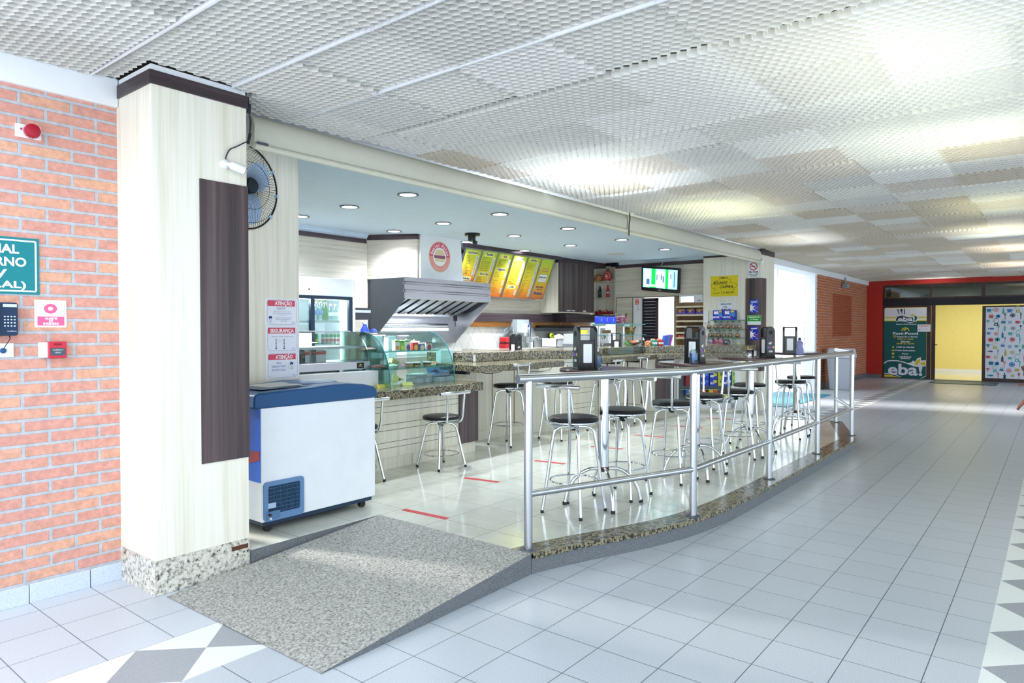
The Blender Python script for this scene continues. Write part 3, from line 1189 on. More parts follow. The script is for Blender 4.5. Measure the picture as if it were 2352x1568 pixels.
def blind(x0, x1, z1, z0, label, brk):
    t = thing('rolled_blind', label, 'blind', (x0, BLY, z0), 0, 'rolled blinds along the cafe front')
    m = MB()
    nseg = max(4, int((x1 - x0) / .12))
    prof = []
    hgt = z1 - z0
    for i in range(15):
        a = -pi / 2 + pi * 1.55 * i / 14
        prof.append((-.055 * math.cos(a) + 0.01, z0 + .045 + (hgt - .05) * (.5 + .5 * math.sin(a * .98))))
    ring = [(0.055, z1 - .005), (-.01, z1), (-.05, z1 - .03), (-.066, z1 - .075), (-.066, z1 - .12), (-.058, z0 + .06), (-.05, z0 + .045), (.055, z0 + .045)]
    vs, fs = [], []
    rr = np.random.RandomState(int(x0 * 10))
    for i in range(nseg + 1):
        x = x0 + (x1 - x0) * i / nseg
        for k, (y, z) in enumerate(ring):
            w = rr.uniform(-.004, .004) if 1 < k < 6 else 0
            vs.append((x, BLY + y + w, z + w * .5))
    n = len(ring)
    for i in range(nseg):
        for k in range(n):
            k2 = (k + 1) % n
            fs.append((i * n + k, i * n + k2, (i + 1) * n + k2, (i + 1) * n + k))
    fs += [tuple(range(n)), tuple(nseg * n + k for k in range(n))[::-1]]
    m.add(vs, fs)
    m.build('fabric_roll', 'tarp_cream', t, world=True)
    MB().tube([(x0, BLY - .055, z0 + .02), (x1, BLY - .055, z0 + .02)], .022, 12).build('bottom_bar', '#d6d4c2', t, world=True)
    return t


b1 = blind(2.44, 7.345, 2.85, 2.62, 'long cream rolled blind from the near pillar across the cafe front', 0)
box(2.452, BLY - .078, 2.652, 2.53, BLY - .07, 2.668).build('slot', 'dark_stainless', b1, world=True)
b2 = blind(7.375, 12.14, 2.85, 2.60, 'far cream rolled blind ending at the pillar with the dark panel', 1)
MB().tube(smooth_path([(7.36, BLY - .09, 2.85), (7.365, BLY - .095, 2.78), (7.355, BLY - .09, 2.70), (7.37, BLY - .08, 2.58)]), .008, 6).build('strap', '#3b3a36', b1, world=True)
MB().tube([(12.14, BLY - .07, 2.665), (12.165, BLY - .075, 2.64), (12.17, BLY - .06, 2.595)], .03, 8).build('end_cap', 'white_plastic', b2, world=True)

# ================================================================== CHEST FREEZER
fx0, fx1, fy0, fy1 = 2.42, 3.36, 4.0, 4.62
zb, zt = .195, .94
t = thing('chest_freezer', 'white chest freezer with a blue rim standing beside the pillar', 'freezer', ((fx0 + fx1) / 2, 4.3, PZ))
box(fx0, fy0, zb, fx1, fy1, zt).build('body', 'white_enamel', t, world=True, bevel=.006)
# blue rim with a raised hinge end
m = MB()
prof = [(fx0 - .055, zt - .005), (fx1 + .012, zt - .005), (fx1 + .014, zt + .055), (fx1 - .02, zt + .082), (fx1 - .12, zt + .105), (fx1 - .26, zt + .118), (fx1 - .42, zt + .118), (fx1 - .55, zt + .108), (fx0 + .1, zt + .10), (fx0 - .02, zt + .095), (fx0 - .05, zt + .085)]
m.prism(prof, fy0 - .012, fy1 + .005, 'y')
m.build('rim', '#224f7c', t, world=True, bevel=.012)
m = MB()
for a, b in (((fx0 + .06, fy0 + .1), (fx1 - .46, fy1 - .06)),):
    m.add([(a[0], a[1], zt + .106), (b[0], a[1], zt + .112), (b[0], b[1], zt + .112), (a[0], b[1], zt + .106), (a[0], a[1], zt + .108), (b[0], a[1], zt + .114), (b[0], b[1], zt + .114), (a[0], b[1], zt + .108)],
          [(0, 1, 2, 3), (4, 5, 6, 7), (0, 1, 5, 4), (1, 2, 6, 5), (2, 3, 7, 6), (3, 0, 4, 7)])
m.build('glass_lid', '#3f5870', t, world=True)
m = MB()
m.add([(fx0 + .16, fy0 + .16, zt + .110), (fx0 + .40, fy0 + .14, zt + .117), (fx0 + .44, fy1 - .16, zt + .117), (fx0 + .16, fy1 - .16, zt + .110)], [(0, 1, 2, 3)])
m.v += [(x, y, z + .004) for x, y, z in m.v]
m.f += [(4, 5, 6, 7), (0, 1, 5, 4), (1, 2, 6, 5), (2, 3, 7, 6), (3, 0, 4, 7)]
m.build('sliding_pane', '#a9aca8', t, world=True)
m = MB(Matrix.Translation((fx1 - .36, fy0 + .24, zt + .116)) @ Matrix.Scale(1.0, 4))
m.lathe([(.0, .016), (.10, .014), (.145, .006), (.15, 0), (.15, -.01)], 32)
mm = Matrix.Translation((fx1 - .36, fy0 + .28, zt + .116)) @ Matrix.Diagonal((1.15, .8, 1, 1))
m = MB(mm)
m.lathe([(.0, .018), (.12, .014), (.165, .004), (.17, -.01)], 36)
m.build('lid_handle', 'navy_plastic', t, world=True)
MB(mm).lathe([(.171, -.004), (.178, -.001), (.178, -.01)], 36).build('handle_gap', '#122034', t, world=True)
# printed end panel
box(fx0 - .004, fy0 + .01, zb + .26, fx0, fy1 - .02, zt - .01).build('side_decal', '#1668d8', t, world=True, smooth=False)
m = MB().add([(fx0 - .006, fy0 + .012, .66), (fx0 - .006, fy0 + .012, .60), (fx0 - .006, fy0 + .4, .50), (fx0 - .006, fy0 + .4, .62)], [(0, 1, 2, 3)])
m.build('decal_band', '#b02a2a', t, world=True, smooth=False)
box(fx1, fy0 + .01, zb + .3, fx1 + .003, fy1 - .02, zt - .01).build('edge_decal', '#e8e23c', t, world=True, smooth=False)
# vent grille low on the front
gx0, gx1, gz0, gz1 = 2.43, 2.73, zb + .002, .455
gm = MB()
out = rounded(gx1 - gx0, gz1 - gz0, .025, 5, (gx0 + gx1) / 2, (gz0 + gz1) / 2)
inn = rounded(gx1 - gx0 - .06, gz1 - gz0 - .075, .012, 5, (gx0 + gx1) / 2, (gz0 + gz1) / 2 + .008)
nn = len(out)
vs = [(x, fy0 - .012, z) for x, z in out] + [(x, fy0 - .012, z) for x, z in inn] + [(x, fy0, z) for x, z in out] + [(x, fy0 + .004, z) for x, z in inn]
fs = []
for i in range(nn):
    j = (i + 1) % nn
    fs += [(i, j, nn + j, nn + i), (i, j, 2 * nn + j, 2 * nn + i), (nn + i, nn + j, 3 * nn + j, 3 * nn + i)]
gm.add(vs, fs)
g = gm.build('vent_grille', 'blue_grille', t, world=True)
box(gx0 + .03, fy0 - .003, gz0 + .045, gx1 - .03, fy0 - .001, gz1 - .03).build('vent_dark', 'mesh_dark', t, world=True, smooth=False)
m = MB()
for i in range(7):
    z = gz0 + .055 + i * .026
    m.box(gx0 + .03, fy0 - .008, z, gx1 - .03, fy0 - .004, z + .004)
for i in range(22):
    x = gx0 + .035 + i * .0108
    m.box(x, fy0 - .006, gz0 + .045, x + .0022, fy0 - .003, gz1 - .03)
m.build('vent_bars', '#2c5b86', t, world=True, smooth=False)
box(gx0 + .012, fy0 - .016, gz0 + .012, gx0 + .115, fy0 - .01, gz0 + .065).build('control_plate', '#54769c', t, world=True, bevel=.002)
box(gx0 + .028, fy0 - .014, gz0 + .085, gx0 + .085, fy0 - .008, gz0 + .118).build('rating_label', '#a7bcd8', t, world=True, smooth=False)
MB().lathe([(.007, 0), (.007, -.012), (.0, -.014)], 14, (gx0 + .04, fy0 - .016, gz0 + .02), 'y').build('drain_cap', 'white_plastic', t, world=True)
MB().lathe([(.009, 0), (.009, -.01), (.0, -.012)], 14, (gx0 + .036, fy0 - .016, gz0 + .045), 'y').build('thermostat_knob', 'black_plastic', t, world=True)
box(fx0 + .02, fy0 + .02, zb - .03, fx1 - .02, fy1 - .02, zb).build('base_frame', '#20344c', t, world=True)
for x in (fx0 + .06, fx1 - .1):
    for y in (fy0 + .05, fy1 - .08):
        c = MB()
        c.box(x - .012, y - .014, zb - .045, x + .03, y + .014, zb - .02)
        w = c.build('caster', 'black_plastic', t, world=True)
        wm = MB()
        for dy in (-.016, .008):
            wm.lathe([(.0, 0), (.024, 0), (.024, .01), (0, .01)], 18, (x + .008, y + dy, PZ + .024), 'y')
        wm.build('wheel', 'black_rubber', w, world=True) if False else wm.build('caster_wheel', 'black_rubber', t, world=True)
# ================================================================== LOW COUNTER
t = thing('lunch_counter', 'low cream panelled counter with a thick speckled granite top below the glass cake case', 'counter', (4.4, 5.2, PZ))
box(3.19, 4.935, .23, 5.30, 5.75, .80).build('front_panels', 'laminate_cream', t, world=True, smooth=False)
m = MB()
for z in (.715, .66, .545, .487, .374, .32):
    m.box(3.19, 4.9335, z, 5.27, 4.937, z + .004)
m.build('panel_grooves', 'laminate_dark', t, world=True, smooth=False)
m = MB().box(3.19, 4.95, PZ, 5.555, 5.75, .228)
m.build('kick_base', 'laminate_cream', t, world=True, smooth=False)
m = MB().box(4.62, 4.949, PZ, 4.624, 4.951, .228).box(3.19, 4.948, .226, 5.55, 4.952, .231)
m.build('kick_seam', 'brown_wood', t, world=True, smooth=False)
box(5.275, 4.922, .235, 5.575, 5.60, .802).build('dark_end_panel', 'laminate_dark', t, world=True, smooth=False)
m = MB().prism([(3.19, 4.72), (5.43, 4.72), (5.47, 4.77), (5.47, 5.30), (5.56, 5.75), (3.19, 5.75)], .803, .888)
m.build('granite_top', 'granite_gold', t, world=True, bevel=.008)

# ---- white plinth and heated snack case on it
t = thing('plinth_box', 'plain white plinth box under the stainless snack warmer', 'box', (3.8, 5.4, .888))
box(3.2, 5.11, .889, 4.335, 5.72, 1.05).build('panel', 'white_enamel', t, world=True, bevel=.003)
wx0, wx1, wy0, wy1 = 3.26, 4.30, 5.19, 5.68
t = thing('snack_warmer', 'curved glass snack warmer with a stainless base, empty, left of the cake case', 'food warmer', (3.8, 5.4, 1.05))
box(wx0, wy0, 1.066, wx1, wy1, 1.139).build('base', 'stainless', t, world=True, bevel=.004)
m = MB()
for x in (wx0 + .08, wx1 - .04):
    for y in (wy0 + .04, wy1 - .04):
        m.lathe([(.014, 1.05), (.016, 1.066)], 12, (x, y, 0))
m.build('feet', 'black_rubber', t, world=True)
s = Sheet(t, (wx1 - .16, wy0 - .0005, 1.129), UX, VD)
s.rect('#171a1c', 0, 0, .085, .055, 'badge')
s.poly('#e2c62e', [(.03, .014), (.036, .02), (.042, .012), (.048, .02), (.054, .014), (.052, .026), (.032, .026)], 'badge', 2)
s.text('#e8e8e4', 'Universal', .043, .037, .008)
s.done()


def curve_glass(y0, y1, z0, z1, n=8, bow=1.0):
    """front profile: rises steeply from (y0,z0), bends back to (y1,z1)"""
    return [(y0 + (y1 - y0) * (1 - math.cos(pi / 2 * i / n)) ** bow, z0 + (z1 - z0) * math.sin(pi / 2 * i / n)) for i in range(n + 1)]


cv = curve_glass(wy0 + .01, 5.5, 1.139, 1.425)
m = MB()
out = cv + [(5.66, 1.425)]
vs = [(x, y, z) for x in (wx0 + .01, wx1 - .01) for y, z in out]
k = len(out)
m.add(vs, [(i, i + 1, k + i + 1, k + i) for i in range(k - 1)])
m.build('front_glass', 'glass_clear', t, world=True)
m = MB()
for x in (wx0 + .01, wx1 - .01):
    m.prism(out + [(5.66, 1.139)], x - .002, x + .002, 'x')
m.build('end_glass', 'glass_clear', t, world=True, smooth=False)
m = MB()
for x in (wx0 + .01, wx1 - .01):
    m.tube([(x, y, z) for y, z in cv], .004, 6)
m.build('glass_edge', 'plastic_clear', t, world=True)
box(wx0, 5.48, 1.423, wx1 - .02, 5.68, 1.433).build('top_plate', 'stainless', t, world=True)
box(wx0 + .02, 5.27, 1.262, wx1 - .02, 5.66, 1.284).build('inner_shelf', 'stainless', t, world=True)
box(wx0, 5.66, 1.139, 3.97, 5.68, 1.425).build('back_panel', 'white_enamel', t, world=True)

# cartons seen through the warmer (they stand inside it)
red_label = 'white carton with a red band inside the snack warmer'
for i, x in enumerate((3.56, 3.72, 3.90)):
    c = thing('milk_carton', ['leftmost', 'middle', 'rightmost'][i] + ' of the white cartons with a red band inside the snack warmer', 'carton', (x, 5.45, 1.139), 0, 'cartons inside the snack warmer')
    box(-.055, -.035, 0, .055, .035, .112).build('box', 'paper_white', c)
    box(-.0555, -.0355, .07, .0555, .0355, .10).build('red_band', '#c8362e', c, smooth=False)
c = thing('sauce_dispenser', 'dark squat dispenser with a yellow spot inside the snack warmer', 'dispenser', (3.645, 5.36, 1.139))
MB().lathe([(.0, 0), (.034, 0), (.034, .10), (.03, .115), (0, .12)], 18).build('body', 'black_plastic', c)
MB().lathe([(.009, 0), (.008, -.004)], 12, (0, -.034, .055), 'y').build('yellow_spot', '#d8b820', c)

# ================================================================== CURVED GLASS CAKE CASE
gx0, gx1 = 4.36, 5.25
t = thing('cake_display_case', 'curved glass cake display case standing on the low granite counter', 'display case', (4.8, 5.3, .888))
cv = curve_glass(4.97, 5.36, .889, 1.418, 12, 1.05)
out = cv + [(5.70, 1.418)]
k = len(out)
m = MB()
m.add([(x, y, z) for x in (gx0, gx1) for y, z in out], [(i, i + 1, k + i + 1, k + i) for i in range(k - 1)])
m.build('front_glass', 'glass_clear', t, world=True)
for x in (gx0, gx1):
    m = MB().prism(out + [(5.70, .889)], x - .003, x + .003, 'x')
    m.build('end_glass', 'glass_green', t, world=True, smooth=False)
    m = MB().tube([(x, y - .002, z) for y, z in cv], .0055, 6)
    m.build('glass_edge', '#2f7f86', t, world=True)
box(gx0, 5.34, 1.414, gx1, 5.72, 1.424).build('top_glass', 'glass_clear', t, world=True)
box(gx0 + .02, 5.36, 1.388, gx1 - .14, 5.45, 1.412).build('lamp_housing', 'stainless', t, world=True)
box(gx0 + .16, 5.38, 1.383, gx0 + .30, 5.42, 1.3885).build('lamp_tube', 'lamp_white', t, world=True)
for z, y in ((1.222, 5.19), (1.052, 5.07)):
    m = MB().box(gx0 + .01, y, z - .004, gx1 - .012, 5.62, z + .004)
    sh = m.build('glass_shelf', 'glass_green', t, world=True, smooth=False)
    box(gx0 + .01, y - .001, z - .0045, gx1 - .012, y + .003, z + .0045).build('shelf_edge', '#3f9f9c', t, world=True, smooth=False)
m = MB()
for x in (4.52, 4.83):
    m.box(x, 5.60, .889, x + .06, 5.63, 1.39)
m.build('shelf_upright', '#a9b4b4', t, world=True, smooth=False)
m = MB()
for x in (4.52, 4.83):
    for i in range(14):
        for dx in (.015, .03, .045):
            m.box(x + dx - .003, 5.5985, .93 + i * .033, x + dx + .003, 5.60, .936 + i * .033)
m.build('upright_slots', '#30383c', t, world=True, smooth=False)
box(gx0 + .01, 5.66, .889, gx0 + .34, 5.675, 1.38).build('sliding_back_door', 'glass_green', t, world=True, smooth=False)
box(gx0 + .30, 5.68, .889, gx0 + .72, 5.695, 1.38).build('sliding_back_door', 'glass_green', t, world=True, smooth=False)
# things in the case
SH1, SH2, SH0 = 1.2265, 1.0565, .889
cart = [(908, 919, '#e9eadf', '#6fae3c', 'white juice carton with a green top and an orange picture in the cake case'),
        (920, 930, '#8fc25a', '#3d8f3a', 'green and white juice carton between two white ones in the cake case'),
        (931, 945, '#e9eadf', '#4f9a3a', 'white juice carton with a green top and a purple picture in the cake case'),
        (949, 962, '#cf3b3c', '#e2715a', 'red juice carton on the upper shelf of the cake case'),
        (963, 977, '#3456a8', '#e4e8ee', 'short blue carton on the upper shelf of the cake case'),
        (979, 993, '#e6dcd2', '#8b4f58', 'white and maroon carton at the right end of the upper shelf')]
for i, (p0, p1, c1, c2, lab) in enumerate(cart):
    Y = 5.30
    x0, x1 = at_y(p0, 800, Y).x, at_y(p1, 800, Y).x
    hgt = (.105, .098, .105, .098, .072, .078)[i]
    c = thing('juice_carton', lab, 'carton', ((x0 + x1) / 2, Y + .03, SH1), 0, 'cartons on the upper shelf of the cake case')
    w = (x1 - x0) / 2 - .002
    box(-w, -.025, 0, w, .025, hgt).build('box', c1, c, bevel=.002)
    MB().box(-w - .0004, -.0256, hgt * .86, w + .0004, .0256, hgt + .0004).build('top_band', c2, c, smooth=False)
    pm = MB().poly([(w * .1 + w * .7 * math.cos(q * pi / 6), -.0256, hgt * .28 + w * .8 * math.sin(q * pi / 6)) for q in range(12)])
    pm.build('picture', ('#d98a2a', '#e6d24a', '#7a4f80', '#e8c04a', '#d8c8a0', '#a85a6a')[i], c, smooth=False)
    if i < 4:
        MB().lathe([(.008, hgt), (.008, hgt + .012), (0, hgt + .013)], 12, (0, 0, 0)).build('cap', '#e6e6da' if i != 1 else '#e0cf3a', c)


def tray(name, label, cat, px, z, Y, w, d, h, fill, wall, grp=None, heap=.6):
    """a small clear tub with its filling"""
    p = at_y(px, 800, Y)
    c = thing(name, label, cat, (p.x, Y + d / 2, z), 0, grp)
    m = MB()
    m.add([(-w / 2 * .86, -d / 2 * .86, 0), (w / 2 * .86, -d / 2 * .86, 0), (w / 2 * .86, d / 2 * .86, 0), (-w / 2 * .86, d / 2 * .86, 0), (-w / 2, -d / 2, h), (w / 2, -d / 2, h), (w / 2, d / 2, h), (-w / 2, d / 2, h)],
          [(0, 1, 2, 3), (0, 1, 5, 4), (1, 2, 6, 5), (2, 3, 7, 6), (3, 0, 4, 7)])
    m.build('tub', wall, c, smooth=False)
    f = MB()
    n = 7
    rr = np.random.RandomState(int(px))
    vs = []
    for j in range(n + 1):
        for i in range(n + 1):
            u, v = i / n - .5, j / n - .5
            e = (1 - (2 * u) ** 4) * (1 - (2 * v) ** 4)
            vs.append((u * w * .9, v * d * .9, .004 + h * heap * (.7 + .5 * e) * (.75 + .25 * rr.rand())))
    f.add(vs, [(j * (n + 1) + i, j * (n + 1) + i + 1, (j + 1) * (n + 1) + i + 1, (j + 1) * (n + 1) + i) for j in range(n) for i in range(n)])
    f.build('filling', fill, c)
    return c


tray('sweet_tray', 'clear tray of red wrapped sweets at the left of the upper shelf', 'tray', 852, SH1, 5.24, .17, .10, .035, 'sweets_red', 'plastic_clear', heap=.9)
tray('sweet_tray', 'clear tray of red and white strips on the lower shelf of the cake case', 'tray', 876, SH2, 5.12, .20, .12, .04, 'sweets_red', 'plastic_clear', heap=.8)
tray('sweet_tray', 'clear tray of green sweets on the lower shelf of the cake case', 'tray', 909, SH2, 5.14, .09, .08, .05, 'sweets_green', 'plastic_clear', heap=.7)
c = tray('sweet_tub', 'small clear tub with a red mark beside the green sweets', 'tub', 929, SH2, 5.14, .055, .05, .055, 'sweets_pink', 'plastic_clear', heap=.5)
for px, fill, lab in ((931 + 3, '#e2cf9a', 'round tub of cream dessert with a white lid'), (956, '#7a5836', 'left of the two layered chocolate dessert tubs'), (981, '#7a5836', 'right of the two layered chocolate dessert tubs')):
    p = at_y(px + (6 if px == 934 else 0), 840, 5.16)
    c = thing('dessert_tub', lab + ' in the cake case', 'dessert', (p.x, 5.16, SH2), 0, 'dessert tubs on the lower shelf')
    MB().lathe([(0, .002), (.036, .002), (.041, .02), (0, .021)], 20).build('lower_layer', '#dbc890', c)
    MB().lathe([(0, .022), (.041, .022), (.043, .036), (0, .037)], 20).build('upper_layer', fill, c)
    MB().lathe([(.036, 0), (.046, .045)], 20).build('cup', 'plastic_clear', c)
    MB().lathe([(0, .045), (.047, .045), (.047, .052), (0, .053)], 20).build('lid', 'white_plastic', c)
tray('food_tray', 'shallow tray of green and brown pastries at the right end of the lower shelf', 'tray', 1006, SH2, 5.16, .13, .12, .03, 'sweets_mixed', 'plastic_clear', heap=1.0)
tray('plastic_tub', 'clear blue plastic tub of wrapped goods on the case floor', 'tub', 1024, SH0 + .055, 5.12, .20, .2, .10, 'sweets_dark', 'plastic_blue', heap=.6)
c = thing('steel_bin', 'low steel food bin on the floor of the cake case', 'bin', (at_y(974, 870, 5.15).x, 5.22, SH0))
m = MB().box(-.115, -.08, 0, .115, .08, .085)
m.build('bin_body', '#98a6ac', c, bevel=.004)
MB().box(-.12, -.085, .085, .12, .085, .09).build('rim', '#c3ced2', c)
c = thing('steel_bin', 'shallow steel food bin under the blue tub', 'bin', (at_y(1020, 870, 5.15).x, 5.2, SH0))
MB().box(-.10, -.09, 0, .10, .09, .05).build('bin_body', '#9fb0b4', c, bevel=.004)
for px, lab, rot in ((884, 'yellow price card at the left end of the case floor', 0), (940, 'yellow and white price card near the middle of the case floor', 0)):
    p = at_y(px, 880, 5.02)
    c = thing('price_card', lab, 'price card', (p.x, 5.06, SH0))
    MB().prism([(-.03, 0), (.03, 0), (.0, .03)], -.07, .07, 'x').build('card', '#e5dc6a', c, smooth=False)
c = thing('bread_box', 'small open tan box on the lower shelf of the cake case', 'box', (at_y(905, 822, 5.4).x, 5.42, SH2))
MB(Matrix.Rotation(R(18), 4, 'Y')).box(-.05, -.03, .03, .05, .03, .075).build('box', '#c9c08a', c)
c = thing('price_card', 'triangular yellow card with a dark dot behind the glass of the case', 'price card', (at_y(914, 870, 5.3).x, 5.3, SH0))
MB().prism([(-.09, 0), (.085, .035), (-.06, .10)], -.004, .004, 'y').build('card', '#dcd67a', c, smooth=False)
MB().lathe([(.013, -.0045), (.013, -.006)], 14, (.02, 0, .04), 'y').build('dot', '#20262a', c)
c = thing('paper_roll_box', 'pale blue grey box standing inside the right of the cake case', 'box', (at_y(1024, 820, 5.55).x, 5.57, SH2))
MB().box(-.10, -.04, 0, .10, .04, .15).build('box', '#b9cfd4', c, bevel=.003)

# ================================================================== MAIN BAR
front = [(5.80, 5.66), (6.04, 5.36), (6.92, 5.36), (7.33, 4.97), (7.95, 4.91), (7.98, 5.20), (9.93, 5.20), (10.04, 5.06), (11.02, 4.02)]
back = [(12.16, 4.16), (12.16, 4.70), (11.45, 4.72), (10.40, 5.72), (7.35, 5.80), (7.15, 5.95), (5.85, 6.0)]
t = thing('snack_bar', 'long angled cream bar with speckled granite top facing the stools', 'bar', (8.5, 5.4, PZ))
MB().prism(front + back, .235, 1.06).build('bar_panels', 'laminate_cream', t, world=True, smooth=False)


def grow(path, d):
    return [(p[0], p[1]) for p in inset(path, -d)]


MB().prism(grow(front, .012) + back, PZ, .235).build('kick_base', 'laminate_cream', t, world=True, bevel=.004)
MB().prism(grow(front, .02) + back, 1.06, 1.17).build('granite_top', 'granite_gold', t, world=True, bevel=.006)
box(6.985, 5.28, 1.062, 6.995, 5.345, 1.168)
m = MB().box(7.06, 5.19, 1.06, 7.07, 5.21, 1.17)
# shelf ledges for the stools
MB().prism([(5.40, 4.76), (7.0, 4.76), (7.02, 5.24), (6.915, 5.34), (6.05, 5.34), (5.62, 5.62)], .985, 1.058).build('granite_ledge', 'granite_gold', t, world=True, bevel=.005)
MB().prism([(7.86, 4.72), (9.42, 4.72), (9.98, 5.04), (9.93, 5.185), (7.99, 5.185), (7.97, 4.89)], .99, 1.063).build('granite_ledge', 'granite_gold', t, world=True, bevel=.005)
MB().prism([(9.425, 4.72), (10.86, 3.82), (11.05, 4.0), (10.05, 5.045), (9.985, 5.04)], .99, 1.063).build('granite_ledge', 'granite_gold', t, world=True, bevel=.005)
m = MB()
for z in (.875, .70, .64, .53, .47, .36):
    m.box(7.36, 4.905, z, 7.945, 4.97, z + .004)
m = MB()
for z in (.88, .80, .66, .60, .46, .40):
    a, b = Vector((7.345, 4.966)), Vector((7.95, 4.907))
    m.add([(a.x, a.y - .003, z), (b.x, b.y - .003, z), (b.x, b.y - .003, z + .004), (a.x, a.y - .003, z + .004)], [(0, 1, 2, 3)])
m.build('panel_grooves', 'laminate_dark', t, world=True, smooth=False)
m = MB()
for x in (8.03, 8.75, 9.36, 9.82):
    m.box(x, 5.195, .25, x + .035, 5.202, 1.0)
m.build('door_trims', 'brown_wood', t, world=True, smooth=False)
m = MB()
for x in (6.32, 6.75):
    m.box(x, 5.355, .24, x + .012, 5.362, 1.0)
m.build('panel_seams', '#9b8466', t, world=True, smooth=False)
m = MB()
for x, y in ((5.47, 5.3), (6.75, 5.3), (8.4, 5.1), (9.0, 5.1)):
    m.box(x, y - .3, .955, x + .06, y, .985)
m.build('ledge_bracket', 'black_plastic', t, world=True)
# leaning white post of the cake case end, small white tag
box(5.99, 5.355, 1.062, 6.02, 5.365, 1.14).build('white_tag', 'white_plastic', t, world=True, smooth=False)
# light return panel over the low counter
MB().prism([(5.56, 5.56), (5.80, 5.30), (6.02, 5.352), (5.80, 5.66)], .889, 1.0).build('return_panel', 'laminate_cream', t, world=True, smooth=False)
for nm, pts in (('a', [(6.3, 4.9, .982), (6.6, 4.95, .935), (6.95, 4.97, .93), (7.1, 5.0, .985)]), ('b', [(5.55, 4.9, .982), (5.75, 4.95, .955), (6.0, 5.0, .95), (6.2, 5.05, .98)])):
    c = MB().tube(smooth_path(pts), .0035, 5).build('cable', 'black_plastic')
    tag(c, ('slack dark cable sagging under the right half of the granite ledge' if nm == 'a' else 'slack dark cable sagging under the left half of the granite ledge'), 'cable')

# ---- D face: angled counter with the chocolate rack
D0 = Vector((10.04, 5.06, 0))
DU = Vector((11.02 - 10.04, 4.02 - 5.06, 0)).normalized()
DN = Vector((DU.y, -DU.x, 0))
if DN.x > 0:
    DN = -DN


def Dm():
    """local frame of the angled face: x along it to the right, y into the counter, z up"""
    mt = Matrix.Identity(4)
    mt.col[0][:3] = DU
    mt.col[1][:3] = -DN
    mt.col[2][:3] = (0, 0, 1)
    mt.col[3][:3] = D0
    return mt


def d_at(px, py, out=0.0):
    d = ray(px, py)
    o = Vector((0, 0, CAMZ))
    p0 = D0 + DN * out
    k = (p0 - o).dot(DN) / d.dot(DN)
    p = o + d * k
    return (p - p0).dot(DU), p.z


MB(Dm()).box(.0, -.006, .24, d_at(1548, 900)[0], .002, 1.0).build('dark_door', 'laminate_dark', t, world=True, smooth=False)
u0, z1 = d_at(1580, 846, .05)
u1, z0 = d_at(1692, 934, .05)
z0 = .16
z1 = .93
rk = thing('candy_rack', 'cream framed rack of chocolate boxes set into the angled counter front', 'rack', D0 + DU * ((u0 + u1) / 2) + Vector((0, 0, PZ)))
mt = Dm()
rr0 = d_at(1559, 880, .05)[0]
fr = MB(mt).box(rr0 - .03, -.05, z0, rr0, 0, z1).box(u1 - .10, -.05, z0, u1 + .06, 0, z1).box(rr0, -.05, z1 - .02, u1, 0, z1).box(rr0, -.05, z0, u1, 0, z0 + .09)
fr.build('frame', 'white_enamel', rk, world=True, smooth=False)
MB(mt).box(rr0, -.004, z0 + .09, u1 - .1, -.001, z1 - .02).build('back', '#6f7d80', rk, world=True, smooth=False)
zs = [z0 + .09, d_at(1640, 917, .1)[1], d_at(1640, 892, .1)[1], d_at(1640, 868, .1)[1]]
for z in zs[1:3]:
    MB(mt).box(rr0, -.16, z - .012, u1 - .1, 0, z).build('shelf', '#8b979b', rk, world=True, smooth=False)
MB(mt).box(rr0 + .45, -.06, z0 + .09, u1 - .1, -.05, zs[1] - .015).build('lower_panel', '#75868b', rk, world=True, smooth=False)


def dbox(px0, px1, py0, py1, out, color, label, c2, txt, grp):
    a, zt_ = d_at(px0, py0, out)
    b, zb_ = d_at(px1, py1, out)
    c = thing('chocolate_box', label, 'chocolate box', D0 + DU * ((a + b) / 2) + DN * out + Vector((0, 0, zb_)), 0, grp)
    MB(mt).box(a + .004, -out, zb_, b - .004, -out + .10, zt_).build('box', color, c, world=True, smooth=False)
    s = Sheet(c, D0 + DU * (a + .004) + DN * out + Vector((0, 0, zt_)), DU, (0, 0, -1))
    w, h = b - a - .008, zt_ - zb_
    s.poly(c2, [(w * .45, h * .1), (w * .95, 0.02), (w * .95, h * .5), (w * .55, h * .6)])
    if txt:
        s.text('#f4f4f6', txt, w * .3, h * .72, h * .3, bold=.05, width=w * .5)
    s.done()


g1, g2 = 'blue chocolate boxes on the rack', 'biscuit boxes on the rack'
r = [(1609, 1629, 855, 870, '#1f3fb8', '#3f76d8', 'BIS'), (1630, 1648, 855, 870, '#1f3fb8', '#c9cf3a', 'BIS'), (1649, 1658, 853, 870, '#c8c832', '#4f7f3a', ''), (1659, 1680, 853, 870, '#2444b4', '#e8eef4', 'OREO'), (1681, 1688, 853, 870, '#b9cf5a', '#3f8f7a', '')]
nmz = ['leftmost', 'second from the left', 'narrow yellow middle', 'second from the right', 'rightmost']
for (a, b, y0, y1, c1, c2, tx), n_ in zip(r, nmz):
    dbox(a, b, y0, y1, .12, c1, n_ + ' box of the upper row stacked on top in the rack', c2, tx, g1)
for (a, b, c1, c2, tx), n_ in zip([(q[0], q[1], q[4], q[5], q[6]) for q in r], nmz):
    dbox(a, b, 870.5, 886, .12, c1, n_ + ' box of the upper row directly on the rack shelf', c2, 'LACTA' if tx == 'BIS' else tx, g1)
